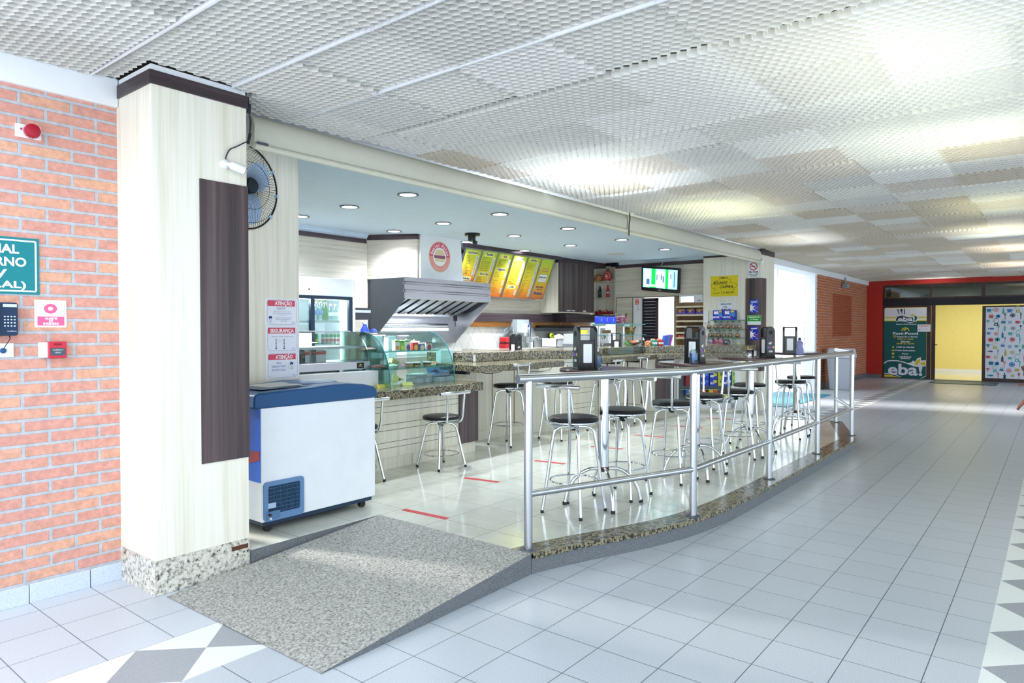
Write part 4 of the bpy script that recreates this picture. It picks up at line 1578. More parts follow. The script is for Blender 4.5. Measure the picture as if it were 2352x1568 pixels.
for a, b, c1, c2, lab in ((1575, 1590, '#2d62a8', '#c8d0dc', 'blue and white biscuit box at the far left of the middle shelf'), (1604, 1622, '#a4262e', '#d8c070', 'dark red biscuit box beside a steel post on the middle shelf'),
                          (1628, 1648, '#d8c02c', '#c83a3a', 'left of the two yellow biscuit boxes on the middle shelf'), (1657, 1677, '#d8c02c', '#c83a3a', 'right of the two yellow biscuit boxes on the middle shelf')):
    dbox(a, b, 894, 911, .12, c1, lab, c2, '', g2)
dbox(1575, 1600, 853, 886, .12, '#8b2430', 'tall maroon box at the left end of the rack top row', '#e8e8ec', '', g1)
dbox(1618, 1648, 917, 927, .10, '#d9dcc0', 'low pale green box at the foot of the rack', '#d88a3a', '', g2)
# ================================================================== UPRIGHT FRIDGE
FY = 7.12
fa, fb = 4.55, 5.66
t = thing('upright_fridge', 'tall white upright fridge with a black framed glass door and lit bottles', 'fridge', ((fa + fb) / 2, 7.4, PZ))
zt_ = 2.085
zd = 1.86                       # top of the door
m = MB().box(fa, FY, .5, fa + .04, 7.70, zd).box(fb - .05, FY, .5, fb, 7.70, zd).box(fa, FY, zd, fb, BY - .05, zt_).box(fa, FY, PZ, fb, BY - .05, .5).box(fa, 7.70, .5, fb, BY - .05, zd)
m.build('cabinet', 'white_enamel', t, world=True, bevel=.003)
box(fb - .055, FY - .012, .9, fb - .01, FY, zt_ - .02).build('side_post', 'white_plastic', t, world=True, bevel=.003)
m = MB().box(fa + .04, FY - .02, zd - .042, fb - .06, FY + .02, zd).box(fa + .04, FY - .02, .5, fb - .06, FY + .02, .56).box(fb - .115, FY - .02, .56, fb - .06, FY + .02, zd - .042).box(fa + .04, FY - .02, .56, fa + .1, FY + .02, zd - .042)
xm = at_y(714, 720, FY).x
m.box(xm - .02, FY - .03, .56, xm + .035, FY + .015, zd - .042)
m.build('door_frame', '#1c2d42', t, world=True, bevel=.002)
box(fa + .1, FY + .004, .56, fb - .115, FY + .008, zd - .05).build('door_glass', 'glass_clear', t, world=True, smooth=False)
for z in (1.555, 1.26, .95):
    box(fa + .05, FY + .06, z - .025, fb - .2, 7.62, z).build('wire_shelf', '#cfd9dc', t, world=True, smooth=False)
box(fb - .16, FY + .08, .6, fb - .12, FY + .12, zd - .06).build('lamp_tube', 'fridge_lamp', t, world=True, smooth=False)
MB().lathe([(.011, 0), (.01, -.004), (0, -.005)], 14, (at_y(710, 664, FY).x, FY, at_y(710, 664, FY).z), 'y').build('badge', '#7a2f3a', t, world=True)
m = MB()
for px, py in ((798, 655), (779, 669)):
    p = at_y(px, py, FY)
    m.lathe([(.004, 0), (.003, -.002)], 8, (p.x, FY, p.z), 'y')
m.build('screws', '#6c6f74', t, world=True)


def bottle(name, label, x, y, z, r, h, body, cap, labelc=None, grp=None, liquid=None):
    c = thing(name, label, 'bottle', (x, y, z), 0, grp)
    MB().lathe([(0, 0), (r * .9, 0), (r, h * .04), (r, h * .52), (r * .93, h * .6), (r * .9, h * .64), (r * .42, h * .84), (r * .36, h * .93), (0, h * .93)], 18).build('body', body, c)
    MB().lathe([(r * .42, h * .91), (r * .42, h), (0, h)], 14).build('cap', cap, c)
    if labelc:
        MB().lathe([(r * 1.01, h * .28), (r * 1.01, h * .5)], 18).build('paper_label', labelc, c)
    return c


bp = [(716, '#c9d8cc', '#d8563a', '#3a5f8f', 'tall bottle with a red orange cap at the left edge of the fridge glass'),
      (725, 'bottle_clear', '#d8c63a', '#3f5f8a', 'left of the two yellow capped bottles in the fridge'),
      (735, 'bottle_clear', '#d8c63a', '#3f5f8a', 'right of the two yellow capped bottles in the fridge'),
      (746.5, 'bottle_green', '#58b83a', None, 'green soda bottle with a green cap in the fridge'),
      (759, 'bottle_clear', '#b8ccd8', '#b8cdd8', 'clear water bottle beside the green soda bottle in the fridge'),
      (770, 'bottle_clear', '#b8ccd8', '#b8cdd8', 'clear water bottle at the right end of the fridge top shelf')]
for px, b, cp, lb, lab in bp:
    bottle('soda_bottle', lab, at_y(px, 720, FY + .14).x, FY + .14, 1.556, .037, .252 if cp != '#b8ccd8' else .21, b, cp, lb, 'bottles on the top shelf of the fridge')
for i, px in enumerate((726, 743, 752, 761, 769, 777)):
    x = at_y(px, 750, FY + .14).x
    c = thing('drink_can', ['green can at the far left', 'slim pink can left of the row', 'first green and white can', 'second green and white can', 'third green and white can', 'last green and white can'][i] + ' on the second shelf of the fridge', 'can', (x, FY + .14, 1.261), 0, 'cans on the second shelf of the fridge')
    MB().lathe([(0, 0), (.026, 0), (.028, .01), (.028, .115), (.024, .128), (0, .128)], 16).build('body', '#e0d6d4' if i else '#3fae4a', c)
    MB().lathe([(.0285, .085), (.0285, .118)], 16).build('band', '#2fa05a', c)
    MB().lathe([(.0285, .03), (.0285, .06)], 16).build('mark', '#c8484a' if i else '#e0d24a', c)

# ================================================================== HOOD, DUCT, SLANTED PANEL
hx0, hx1, HY = 6.42, 8.22, 7.0
hz0, hz1, hzb = 1.872, 2.165, 1.215
t = thing('range_hood', 'big stainless extractor hood with ridged front and slanted open underside', 'hood', (7.3, 7.4, 1.2))
side = [(HY + .016, hz1 - .003), (HY + .016, hz0 - .012), (BY - .03, hzb), (BY - .03, hz1 - .003)]
side2 = [(HY + .004, hz1), (HY + .004, hz0), (BY - .03, hzb), (BY - .03, hz1)]
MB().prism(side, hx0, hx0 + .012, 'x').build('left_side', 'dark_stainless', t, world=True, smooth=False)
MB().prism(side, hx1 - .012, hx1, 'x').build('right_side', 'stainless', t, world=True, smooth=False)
m = MB()
prof = []
zz = hz1
ys = [(0, 0), (.055, 0), (.07, .022), (.088, .022), (.10, 0), (.165, 0), (.18, .022), (.198, .022), (.21, 0), (.293, 0)]
prof = [(HY + d, hz1 - a) for a, d in ys]
prof2 = [(y + .012, z) for y, z in prof][::-1]
m.prism(prof + prof2, hx0 - .012, hx1 + .012, 'x')
m.build('ridged_front', 'stainless', t, world=True, smooth=False)
box(hx0 + .013, HY + .014, hz1 - .012, hx1 - .013, BY - .032, hz1 - .004).build('top_sheet', 'dark_stainless', t, world=True, smooth=False)
MB().prism([(HY + .012, hz0), (HY + .07, hz0 - .006), (HY + .07, hz0 + .03), (HY + .012, hz0 + .02)], hx0 + .014, hx1 - .014, 'x').build('front_gutter', '#cfd6d4', t, world=True, smooth=False)
box(hx0 + .01, BY - .05, hzb, hx1 - .01, BY - .031, hz1).build('back_sheet', 'stainless', t, world=True, smooth=False)
# baffle filters slope from the front lip up and back, then the trough
m = MB()
fy0_, fz0_, fy1_, fz1_ = HY + .08, hz0 + .02, BY - .16, 1.66
for i in range(9):
    x = hx0 + .05 + i * (hx1 - hx0 - .1) / 9
    w = (hx1 - hx0 - .1) / 9
    m.prism([(x, 0), (x + w * .66, 0), (x + w * .60, .03), (x + w * .06, .03)], 0, 1, 'z')
base = m.v
m2 = MB()
for (x, h, s_) in base:
    m2.v.append((x, fy0_ + (fy1_ - fy0_) * s_, fz0_ + (fz1_ - fz0_) * s_ + h))
m2.f = m.f
m2.build('baffle_filters', 'satin_steel', t, world=True, smooth=False)
MB().prism([(HY + .08, hz0 + .06), (fy1_, fz1_ + .045), (fy1_, fz1_ + .055), (HY + .08, hz0 + .07)], hx0 + .02, hx1 - .02, 'x').build('filter_tray', '#22303a', t, world=True, smooth=False)
box(hx0 + .02, fy1_ - .02, fz1_ - .02, hx1 - .3, fy1_ + .03, fz1_ + .02).build('filter_rail', 'satin_steel', t, world=True, smooth=False)
MB().tube([(hx0 + .02, BY - .12, 1.50), (hx1 - .28, BY - .12, 1.50)], .03, 12).build('grease_tube', 'satin_steel', t, world=True)
MB().prism([(BY - .16, 1.42), (BY - .06, 1.42), (BY - .06, 1.47), (BY - .16, 1.46)], hx0 + .02, hx1 - .28, 'x').build('trough', '#e2e6e8', t, world=True, smooth=False)
box(hx1 - .55, BY - .06, 1.235, hx1 - .48, BY - .048, 1.32).build('small_white_switch', 'white_plastic', t, world=True, smooth=False)
# cladding bay between wall corner and duct
c_ = thing('slanted_cladding', 'pale horizontal grain cladding above the left of the hood, lit by a downlight', 'cladding', (6.55, 7.5, hz1))
MB().prism([(6.385, 7.80), (6.765, 7.125), (6.80, 7.125), (6.43, 7.80)], hz1, 2.725).build('panel', 'laminate_cream_horizontal', c_, world=True, smooth=False)
MB().prism([(6.375, 7.80), (6.757, 7.115), (6.80, 7.125), (6.43, 7.80)], 2.725, CAFE).build('dark_band', 'laminate_dark_horizontal', c_, world=True, smooth=False)
dx0, dx1, DY = 6.805, 7.64, 7.10
t = thing('hood_duct', 'white boxed duct above the hood carrying a round red burger emblem', 'duct', (7.2, 7.4, hz1))
MB().prism([(dx0 - .0, hz1 - .002), (dx1 + .06, hz1 - .002), (dx1, CAFE), (dx0, CAFE)], DY, BY - .04, 'y').build('cover', 'white_enamel', t, world=True, smooth=False)
s = Sheet(t, (dx0, DY, CAFE), UX, VD)
eu, ev = at_y(1010, 590, DY).x - dx0, CAFE - at_y(1010, 590, DY).z
r0 = .215
s.ring('#d9c9a4', eu, ev, r0, r0 + .012, name='emblem')
s.ring('#e49a92', eu, ev, r0 * .63, r0, 180, 360, name='emblem')
s.ring('#d25a76', eu, ev, r0 * .63, r0, 0, 180, name='emblem')
s.disc('#eef0ec', eu, ev, r0 * .62, n=32, name='emblem', k=1.5)
s.poly('#d9c9a0', [(eu - .105, ev - .025)] + [(eu - .105 * math.cos(pi * i / 10), ev - .025 - .085 * math.sin(pi * i / 10)) for i in range(1, 10)] + [(eu + .105, ev - .025)], 'emblem', 2.5)
s.rect('#86506a', eu - .115, ev - .022, eu + .115, ev + .025, 'emblem', 2.5)
s.poly('#d9c9a0', [(eu - .105, ev + .03), (eu + .105, ev + .03), (eu + .095, ev + .07), (eu - .095, ev + .07)], 'emblem', 2.5)


def arc_text(s, color, body, u, v, r, a0, a1, h, bold=.04, flip=False):
    n = len(body)
    for i, ch in enumerate(body):
        if ch == ' ':
            continue
        a = R(a0 + (a1 - a0) * (i + .5) / n)
        if flip:
            s.text(color, ch, u + r * math.cos(a), v - r * math.sin(a), h, bold=bold, rot=-(a + pi / 2), k=3)
        else:
            s.text(color, ch, u + r * math.cos(a), v - r * math.sin(a), h, bold=bold, rot=-(a - pi / 2), k=3)


arc_text(s, '#f6f2f0', 'Social Point', eu, ev, r0 * .70, 172, 8, .042)
arc_text(s, '#f2d8d4', 'lanches e sucos', eu, ev, r0 * .90, 225, 315, .018, flip=True)
s.done()
# small items left of the hood
t = thing('appliance_shelf', 'dark steel microwave shelf unit fixed to the wall left of the hood', 'shelf', (6.05, 7.3, 1.55))
p0, p1 = at_y(817, 706, 7.2), at_y(852, 734, 7.2)
box(fb + .02, 7.2, p1.z, p1.x, 7.6, p0.z).build('body', '#3a3c42', t, world=True, bevel=.006)
box(fb + .03, 7.192, p1.z + .09, p1.x - .01, 7.2, p0.z - .03).build('steel_stripe', 'satin_steel', t, world=True)
t = thing('spray_bottle', 'blue spray bottle with a white trigger beside the hood', 'bottle', (at_y(838, 750, 7.0).x, 7.0, 1.36))
MB().lathe([(0, 0), (.05, 0), (.055, .02), (.055, .08), (.03, .12), (.022, .15), (0, .15)], 18).build('body', '#1f3fc0', t)
MB().prism([(-.03, .15), (.03, .15), (.035, .2), (-.06, .2), (-.06, .18), (-.03, .17)], -.015, .015, 'y').build('trigger', 'white_plastic', t)
t = thing('blue_valve', 'round blue knob beside the spray bottle', 'knob', (at_y(846, 757, 7.0).x + .09, 7.0, 1.36))
MB().ball((0, 0, .05), .045).build('knob_body', '#2344b4', t)
t = thing('kitchen_stand', 'low stainless work counter under the hood', 'counter', (6.9, 7.3, PZ - .005))
box(5.75, 7.05, PZ - .005, 8.0, 7.74, 1.02).build('cabinet_body', 'stainless', t, world=True, bevel=.004)
box(5.75, 7.0, 1.02, 8.0, 7.74, 1.06).build('worktop', 'stainless', t, world=True, bevel=.004)
box(5.77, 6.95, 1.06, 6.2, 7.5, 1.355).build('oven_box', '#aab4bc', t, world=True, bevel=.006)

# ================================================================== MENU BOARDS
mtop, mbot = Vector((7.976, 7.30, 2.742)), Vector((7.976, 7.60, 1.985))
vdir = (mbot - mtop).normalized()
blen0 = (mbot - mtop).length
bw = .408
heads = [('Lanchonete', 'Saladas'), ('Pastéis', 'Pães na Chapa'), ('Açaí', 'Salgados'), ('Sucos e Vitaminas', 'Cafés'), ('Bebidas', ''), ('', '')]
LM = {0: ['X-BURGER', 'X-SALADA', 'X-CONTRA FILÉ', 'X-CALABRESA', 'X-CALABACON', 'X-EGGBURGER', 'X-EGG', 'X-BACON', 'X-EGGBACON', 'X-FRANGO', 'X-FILÉ FRANGO', 'X-SALADÃO', 'X-CALAMBRES', 'X-TUDO'],
      1: ['AMERICANO', 'BAURU', 'MISTO QUENTE PÃO', 'MINAS QUENTE PÃO', 'QUEIJO QUENTE PÃO', 'NATURAL PATÊ DE ATUM', 'MISTO FRIO SALADA', 'NATURAL INTEGRAL'],
      2: ['300 ML COM GRANOLA', '400 ML', '700 ML', 'CREME', 'ADICIONAIS', 'PAÇOCA'],
      3: ['SUCO DE LARANJA', '300 ML', '500 ML', 'ABACAXI COM HORTELÃ', 'MORANGO E MARACUJÁ', 'MAMÃO', 'LIMÃO', 'MELÃO', 'FRUTAS', 'POLPAS DE FRUTA', 'SUCO NATURAL', 'VITAMINA', 'SUCO ESPECIAL'],
      4: ['ÁGUA', 'ÁGUA COM GÁS', 'REFRIGERANTE', 'REFRI LATA', 'SUCO LATA', 'CHÁ', 'ENERGÉTICO', 'CAFÉ', 'CAPUCCINO', 'CHOCOLATE', 'LEITE', 'ÁGUA DE COCO', 'MATE', 'ISOTÔNICO', 'CERVEJA', 'TÔNICA', 'SUCO', 'LIMONADA', 'VITAMINA', 'SHAKE', 'GELO', 'SODA']}
where = ['leftmost menu board headed Lanchonete, partly behind the hood', 'second menu board from the left headed Pastéis', 'third menu board from the left with an orange foot and Salgados',
         'fourth menu board from the left headed Sucos e Vitaminas', 'fifth menu board from the left headed Bebidas', 'rightmost menu board with opening days and Fechado']
for i in range(6):
    x0 = mtop.x + i * bw
    blen = blen0 * (.70 if i == 0 else 1)
    t = thing('menu_board', where[i], 'menu board', (x0 + bw / 2, 7.6, 1.985), 0, 'tilted menu boards over the kitchen')
    nrm = Vector((0, vdir.z, -vdir.y))
    if nrm.y > 0:
        nrm = -nrm

    def pt(u, v, d):
        return Vector((x0 + u, 0, 0)) + Vector((0, mtop.y, mtop.z)) + vdir * v + nrm * d
    m = MB()
    for (a, b, c, d) in ((0, .018, 0, blen), (bw - .018, bw, 0, blen), (.018, bw - .018, 0, .022), (.018, bw - .018, blen - .022, blen)):
        vs = [pt(u, v, e) for e in (-.02, .012) for u, v in ((a, c), (b, c), (b, d), (a, d))]
        m.add(vs, [(0, 1, 2, 3), (4, 5, 6, 7), (0, 1, 5, 4), (1, 2, 6, 5), (2, 3, 7, 6), (3, 0, 4, 7)])
    m.build('frame', 'satin_steel', t, world=True, smooth=False)
    m = MB()
    m.add([pt(u, v, e) for e in (-.018, 0) for u, v in ((.017, .02), (bw - .017, .02), (bw - .017, blen - .02), (.017, blen - .02))], [(0, 1, 2, 3), (4, 5, 6, 7), (0, 1, 5, 4), (1, 2, 6, 5), (2, 3, 7, 6), (3, 0, 4, 7)])
    m.build('print_sheet', 'menu_print', t, world=True, smooth=False)
    s = Sheet(t, pt(.018, .022, 0), UX, vdir)
    w, h = bw - .036, blen - .044
    rowsn = LM.get(i, [])
    dark = '#3a4a1e' if i < 2 else '#6a5a1e'
    if i < 5:
        h1, h2 = heads[i]
        s.poly('#e4e27a', rounded(w * .62, .065, .02, 4, w * .5, .055), 'title_patch')
        s.text('#1f3f8a' if i != 2 else '#a0388a', h1, w * .5, .07, .042, bold=.03, shear=.25, width=min(w * .6, .026 * len(h1)))
        v = .115
        stop = {0: h * .86, 1: h * .46, 2: h * .32, 3: h * .70, 4: h * .97}[i]
        step = min(.037, (stop - v) / len(rowsn))
        pr0 = w * .86
        s.rect('#e6e9da', pr0 - .026, v - .018, pr0 + .03, v + step * len(rowsn) - .012, 'price_strip')
        for j, tx in enumerate(rowsn):
            s.text(dark, '• ' + tx, .028, v + j * step + .008, .0145, 'l', bold=.02, width=min(w * .58, .0125 * len(tx) + .02))
            s.line('#a3a02c', [(.03, v + j * step + .014), (w * .72, v + j * step + .014)], .0012)
            s.text('#2a3a6a', ('5,00', '6,50', '7,00', '8,00', '9,50')[(j + i) % 5], pr0, v + j * step + .008, .0135, bold=.04, k=3)
        if h2:
            v2 = v + step * len(rowsn) + .035
            s.poly('#e8e088', rounded(w * .62, .065, .02, 4, w * .5, v2), 'title_patch')
            s.text('#1f3f8a', h2, w * .5, v2 + .015, .038, bold=.03, shear=.25, width=min(w * .58, .026 * len(h2)))
            v = v2 + .07
            k = 0
            while v < h - .03 and i != 0:
                if k % 4 != 3 or i == 1:
                    s.text('#c2452c' if (i > 1 and k % 3 == 0) else dark, ('• COXINHA', '• PÃO FRANCÊS', '• PÃO DE FORMA', '• EMPADA DE FRANGO', '• PÃO DE QUEIJO', '• QUIBE')[k % 6], .028, v, .0135, 'l', bold=.02)
                    s.rect('#eeeadb', pr0 - .024, v - .018, pr0 + .028, v + .006, 'price_strip')
                    s.text('#2a3a6a', '4,50', pr0, v, .012, bold=.03, k=3)
                v += .034
                k += 1
    else:
        s.text('#c04a8a', 'Horário de', w * .52, .19, .028, bold=.02, shear=.2)
        s.text('#c04a8a', 'funcionamento', w * .5, .235, .028, bold=.02, shear=.2)
        s.rect('#f1f2f0', w * .2, .29, w * .84, .44, 'white_card')
        s.frame('#2a3142', w * .2, .29, w * .84, .44, .005, 'white_card', 2)
        s.text('#39455e', 'SEGUNDA à SEXTA', w * .52, .36, .026, bold=.05, width=w * .56, k=3)
        s.text('#6b758a', 'das 7:00 às 21:00', w * .52, .405, .016, k=3)
        s.text('#5a2f6a', 'SÁBADOS, DOMINGOS', w * .5, .55, .027, bold=.05, width=w * .62)
        s.text('#3a2f8a', 'e FERIADOS', w * .5, .595, .024, bold=.04)
        s.text('#2a3f8a', 'Fechado', w * .5, .68, .055, bold=.04, shear=.25)
    s.done()
struct('trim_menu_rail', box(7.95, 7.28, 2.745, 10.6, 7.34, 2.80), 'laminate_dark_horizontal', smooth=False)

# ================================================================== CABINET AND OPEN NICHE
cx0, cx1, cy = 10.60, 11.86, 7.36
t = thing('wall_cabinet', 'dark brown wall cabinet with three small steel handles right of the menu', 'cabinet', (11.2, 7.6, 1.75))
box(cx0, cy, 1.755, cx1, BY - .03, 2.70).build('body', 'laminate_cream', t, world=True, smooth=False)
w3 = (cx1 - cx0 - .02) / 2
for i in range(2):
    d = box(cx0 + .02 + i * w3, cy - .02, 1.775, cx0 + .015 + (i + 1) * w3, cy, 2.705).build('door', 'laminate_dark', t, world=True, smooth=False)
for px in (1306, 1317, 1342):
    p = at_y(px, 715, cy - .03)
    box(p.x - .05, cy - .04, 1.79, p.x + .05, cy - .02, 1.812).build('handle', 'white_plastic', t, world=True, bevel=.003)
box(cx0 - .02, cy - .03, 2.705, TVX - .05, BY - .03, CAFE).build('top_band', 'laminate_dark_horizontal', t, world=True, smooth=False)
t = thing('cabinet_pelmet', 'dark brown pelmet board running below the wall cabinet', 'pelmet', (11.4, 7.5, 1.57))
box(10.955, cy + .05, 1.578, TVX - .03, BY - .055, 1.74).build('board', 'laminate_dark_horizontal', t, world=True, smooth=False)

ny0, ny1 = at_x(1360.5, 650, TVX).y, at_x(1413, 650, TVX).y
nzs = [at_x(1385, y, TVX).z for y in (722, 683.5, 646, 606)]
t = thing('open_niche', 'cream open shelf niche with three shelves between cabinet and television wall', 'shelf', (TVX, (ny0 + ny1) / 2, nzs[0]))
m = MB().box(TVX + .24, ny1, nzs[0], TVX + .25, ny0, nzs[3] + .02).box(TVX, ny0 - .012, nzs[0], TVX + .25, ny0, nzs[3] + .02).box(TVX, ny1, nzs[0], TVX + .25, ny1 + .012, nzs[3] + .02)
m.build('carcass', 'laminate_cream', t, world=True, smooth=False)
for z in nzs:
    box(TVX - .004, ny1 + .012, z - .014, TVX + .24, ny0 - .012, z).build('shelf_board', 'laminate_cream_horizontal', t, world=True, smooth=False)
box(TVX - .03, ny1 - .02, nzs[3] + .02, TVX + .24, ny0 + .1, CAFE).build('top_band', 'laminate_dark_horizontal', t, world=True, smooth=False)
box(TVX - .01, ny1 - .05, nzs[0] - .17, TVX + .24, ny0 + .05, nzs[0] - .02).build('lower_board', 'laminate_dark_horizontal', t, world=True, smooth=False)
for px, r, sz, col, lab, leaf in ((1375, .052, 1.0, 'sweets_mixed', 'shorter fruit shaped jar of yellow and orange sweets on the top niche shelf', False), (1395.5, .057, 1.35, 'sweets_red', 'taller pineapple shaped jar of red sweets on the top niche shelf', True)):
    p = at_x(px, 640, TVX + .08)
    c = thing('sweet_jar', lab, 'jar', (TVX + .08, p.y, nzs[2]), 0, 'sweet jars in the niche')
    MB().ball((0, 0, r * 1.5 * sz), r * 1.5, 18, sz).build('sweets', col if leaf else 'sweets_mixed', c)
    MB().lathe([(0, 0), (.04, 0), (.03, .012), (0, .014)], 16).build('foot', '#8f8a70', c)
    m = MB()
    for i in range(7):
        a = i * 2 * pi / 7
        zt2 = r * 3 * sz - .01
        m.prism([(-.008, zt2), (.008, zt2), (0, zt2 + (.055 if leaf else .02))], -.002, .002, 'y')
        m.v[-6:] = [tuple(Matrix.Rotation(a, 3, 'Z') @ (Vector(q) + Vector((0, .012 + (q[2] - zt2) * .35, 0)))) for q in m.v[-6:]]
    m.build('leaf_lid', '#2e4a2c' if leaf else '#c98a2a', c)
c = thing('lemon', 'small yellow lemon lying at the left of the top niche shelf', 'lemon', (TVX + .06, at_x(1367, 641, TVX + .06).y, nzs[2]))
MB(Matrix.Translation((0, 0, .022)) @ Matrix.Rotation(pi / 2, 4, 'X')).ball((0, 0, 0), .022, 14, 1.35).build('fruit', '#c9b83a', c)
for px, col, capc, lb, lab in ((1378, '#181a22', '#cfd2d6', '#3f5a7a', 'dark glass soft drink bottle on the middle niche shelf'), (1396, '#c0282c', '#b3202a', '#e8d8d6', 'red soft drink bottle on the middle niche shelf')):
    p = at_x(px, 678, TVX + .1)
    c = thing('soft_drink_bottle', lab, 'bottle', (TVX + .1, p.y, nzs[1]), 0, 'bottles in the niche')
    MB().lathe([(0, 0), (.034, 0), (.036, .02), (.032, .07), (.037, .12), (.03, .17), (.016, .22), (.014, .255), (0, .255)], 18).build('body', col, c)
    MB().lathe([(.017, .25), (.017, .268), (0, .27)], 14).build('cap', capc, c)
    MB().lathe([(.0365, .10), (.0375, .125)], 18).build('paper_label', lb, c)
for i, px in enumerate((1368, 1376, 1383, 1391, 1398, 1404)):
    p = at_x(px, 716, TVX + .1)
    big = i in (3,)
    c = thing('toy_car', ['leftmost', 'second from the left', 'third from the left', 'tallest', 'second from the right', 'rightmost'][i] + ' of the little red model trucks on the bottom niche shelf', 'toy', (TVX + .1, p.y, nzs[0]), 0, 'model trucks on the bottom niche shelf')
    hh = .10 if i in (1, 3) else .07
    MB().prism([(-.036, .012), (.036, .012), (.036, hh * .6), (.012, hh * .62), (.004, hh), (-.034, hh)], -.026, .026, 'x' if False else 'x').build('cab', '#b3222a', c)
    MB().box(-.0265, -.03, hh * .62, .0265, .003, hh * .86).build('windows', ('#1e2430', '#4a68b0', '#2a2a30', '#e0d8d8', '#1e2430', '#c9a04a')[i], c, smooth=False)
    w = MB()
    for yy in (-.022, .022):
        w.lathe([(0, -.028), (.012, -.028), (.012, .028), (0, .028)], 12, (0, yy, .012), 'x')
    w.build('wheels', 'black_rubber', c)

# ================================================================== TELEVISION AND DOORWAY
P = [at_x(px, py, TVX - .12) for px, py in ((1470.5, 616), (1558, 611), (1564, 667), (1478, 672.5))]
tvw = (P[0].y - P[1].y + P[3].y - P[2].y) / 2
tvh = (P[0].z - P[3].z + P[1].z - P[2].z) / 2
cen = sum(P, Vector()) / 4
t = thing('television', 'flat television on the wall, showing a bright green and white picture', 'television', cen)
tm = Matrix.Translation(cen) @ Matrix.Rotation(R(-90), 4, 'Z') @ Matrix.Rotation(R(6.5), 4, 'Y') @ Matrix.Rotation(R(10), 4, 'X')
# local: x right, z up, -y toward the room
tv = MB(tm)
tv.prism(rounded(tvw, tvh, .02, 4), -.02, .05, 'y')
tv.build('casing', 'black_plastic', t, world=True, bevel=.004)
U_ = tm.to_3x3() @ Vector((1, 0, 0))
Vd = tm.to_3x3() @ Vector((0, 0, -1))
O_ = tm @ Vector((-tvw / 2 + .035, -.0205, tvh / 2 - .035))
s = Sheet(t, O_, U_, Vd, .0008)
w, h = tvw - .07, tvh - .105
s.rect('tv_cyan', 0, 0, w, h, 'screen')
s.rect('tv_white', .03, .03, .16, h * .8, 'screen', 2)
s.rect('tv_green', w * .25, 0, w * .37, h, 'screen', 2)
s.rect('tv_green', w * .66, 0, w * .74, h, 'screen', 2)
s.rect('tv_white', w * .38, .05, w * .64, h * .93, 'screen', 2)
s.rect('tv_white', w * .76, .06, w * .84, h * .9, 'screen', 2)
for u, v, a, b in ((.40, .28, .43, .6), (.52, .22, .56, .55), (.58, .3, .62, .7), (.1, .55, .2, .85), (.14, .4, .17, .6), (.8, .2, .83, .5), (.47, .3, .49, .45), (.9, .1, .93, .9)):
    s.rect('tv_blue', w * u, h * v, w * a, h * b, 'screen', 3)
s.disc('tv_white', w * .13, h * .35, .06, .07, 16, 'screen', 4)
s.disc('tv_white', w * .48, h * .2, .035, .045, 16, 'screen', 4)
s.disc('tv_white', w * .58, h * .25, .03, .04, 16, 'screen', 4)
s.rect('tv_white', w * .05, h * .84, w * .62, h * .93, 'screen', 4)
s.rect('tv_green', w * .2, h * .95, w * .4, h, 'screen', 4)
s.rect('#c8ccd2', w * .46, h + .032, w * .54, h + .042, 'brand_mark', 2)
s.done()
box(cen.x + .05, cen.y - .08, cen.z - .1, TVX, cen.y + .08, cen.z + .1).build('wall_bracket', 'black_plastic', t, world=True)
c = MB().tube(smooth_path([(TVX - .01, cen.y + .02, cen.z + tvh / 2 - .02), (TVX - .025, cen.y + .03, 2.62), (TVX - .03, cen.y + .01, 2.72), (TVX - .05, cen.y - .05, 2.795)]), .007, 6).build('cable', 'pipe_white')
tag(c, 'pale cable rising from the television to the ceiling', 'cable')

# doorway: white pillar post with stickers, dark louvred shutter, daylight
yy0, yy1 = at_x(1455, 700, TVX - .05).y, at_x(1472.5, 700, TVX - .05).y
t = thing('door_post', 'white post with a red sticker at the left of the kitchen doorway', 'post', (TVX - .03, (yy0 + yy1) / 2, PZ))
box(TVX - .05, yy1, PZ, TVX, yy0, nz).build('post', 'white_enamel', t, world=True, smooth=False)
s = Sheet(t, (TVX - .05, yy0, nz), UYN, VD)
w = yy0 - yy1
s.rect('#d8402e', w * .22, .02, w * .7, .12, 'sticker')
for i in range(3):
    s.rect('#f2d8b8', w * .3, .035 + i * .03, w * .62, .045 + i * .03, 'sticker', 2)
s.rect('#6a78a8', w * .5, .16, w * .64, .175, 'sticker')
s.rect('#e8a0a8', w * .55, .19, w * .66, .24, 'sticker')
s.done()
a, b = at_x(1473, 700, TVX - .01).y, at_x(1510, 700, TVX - .01).y
t = thing('louvred_shutter', 'dark louvred shutter leaf in the kitchen doorway', 'shutter', (TVX, (a + b) / 2, PZ))
m = MB().box(TVX, b, PZ, TVX + .04, b + .05, nz).box(TVX, a - .03, PZ, TVX + .04, a, nz).box(TVX, b, nz - .04, TVX + .04, a, nz).box(TVX, b, PZ, TVX + .04, a, PZ + .06)
m.build('frame', '#3a2b33', t, world=True, smooth=False)
m = MB()
z = PZ + .08
while z < nz - .05:
    m.prism([(TVX + .005, z), (TVX + .03, z + .055), (TVX + .036, z + .05), (TVX + .011, z - .006)], b + .05, a - .03, 'y')
    z += .062
m.build('louvre_blades', '#241f2a', t, world=True, smooth=False)

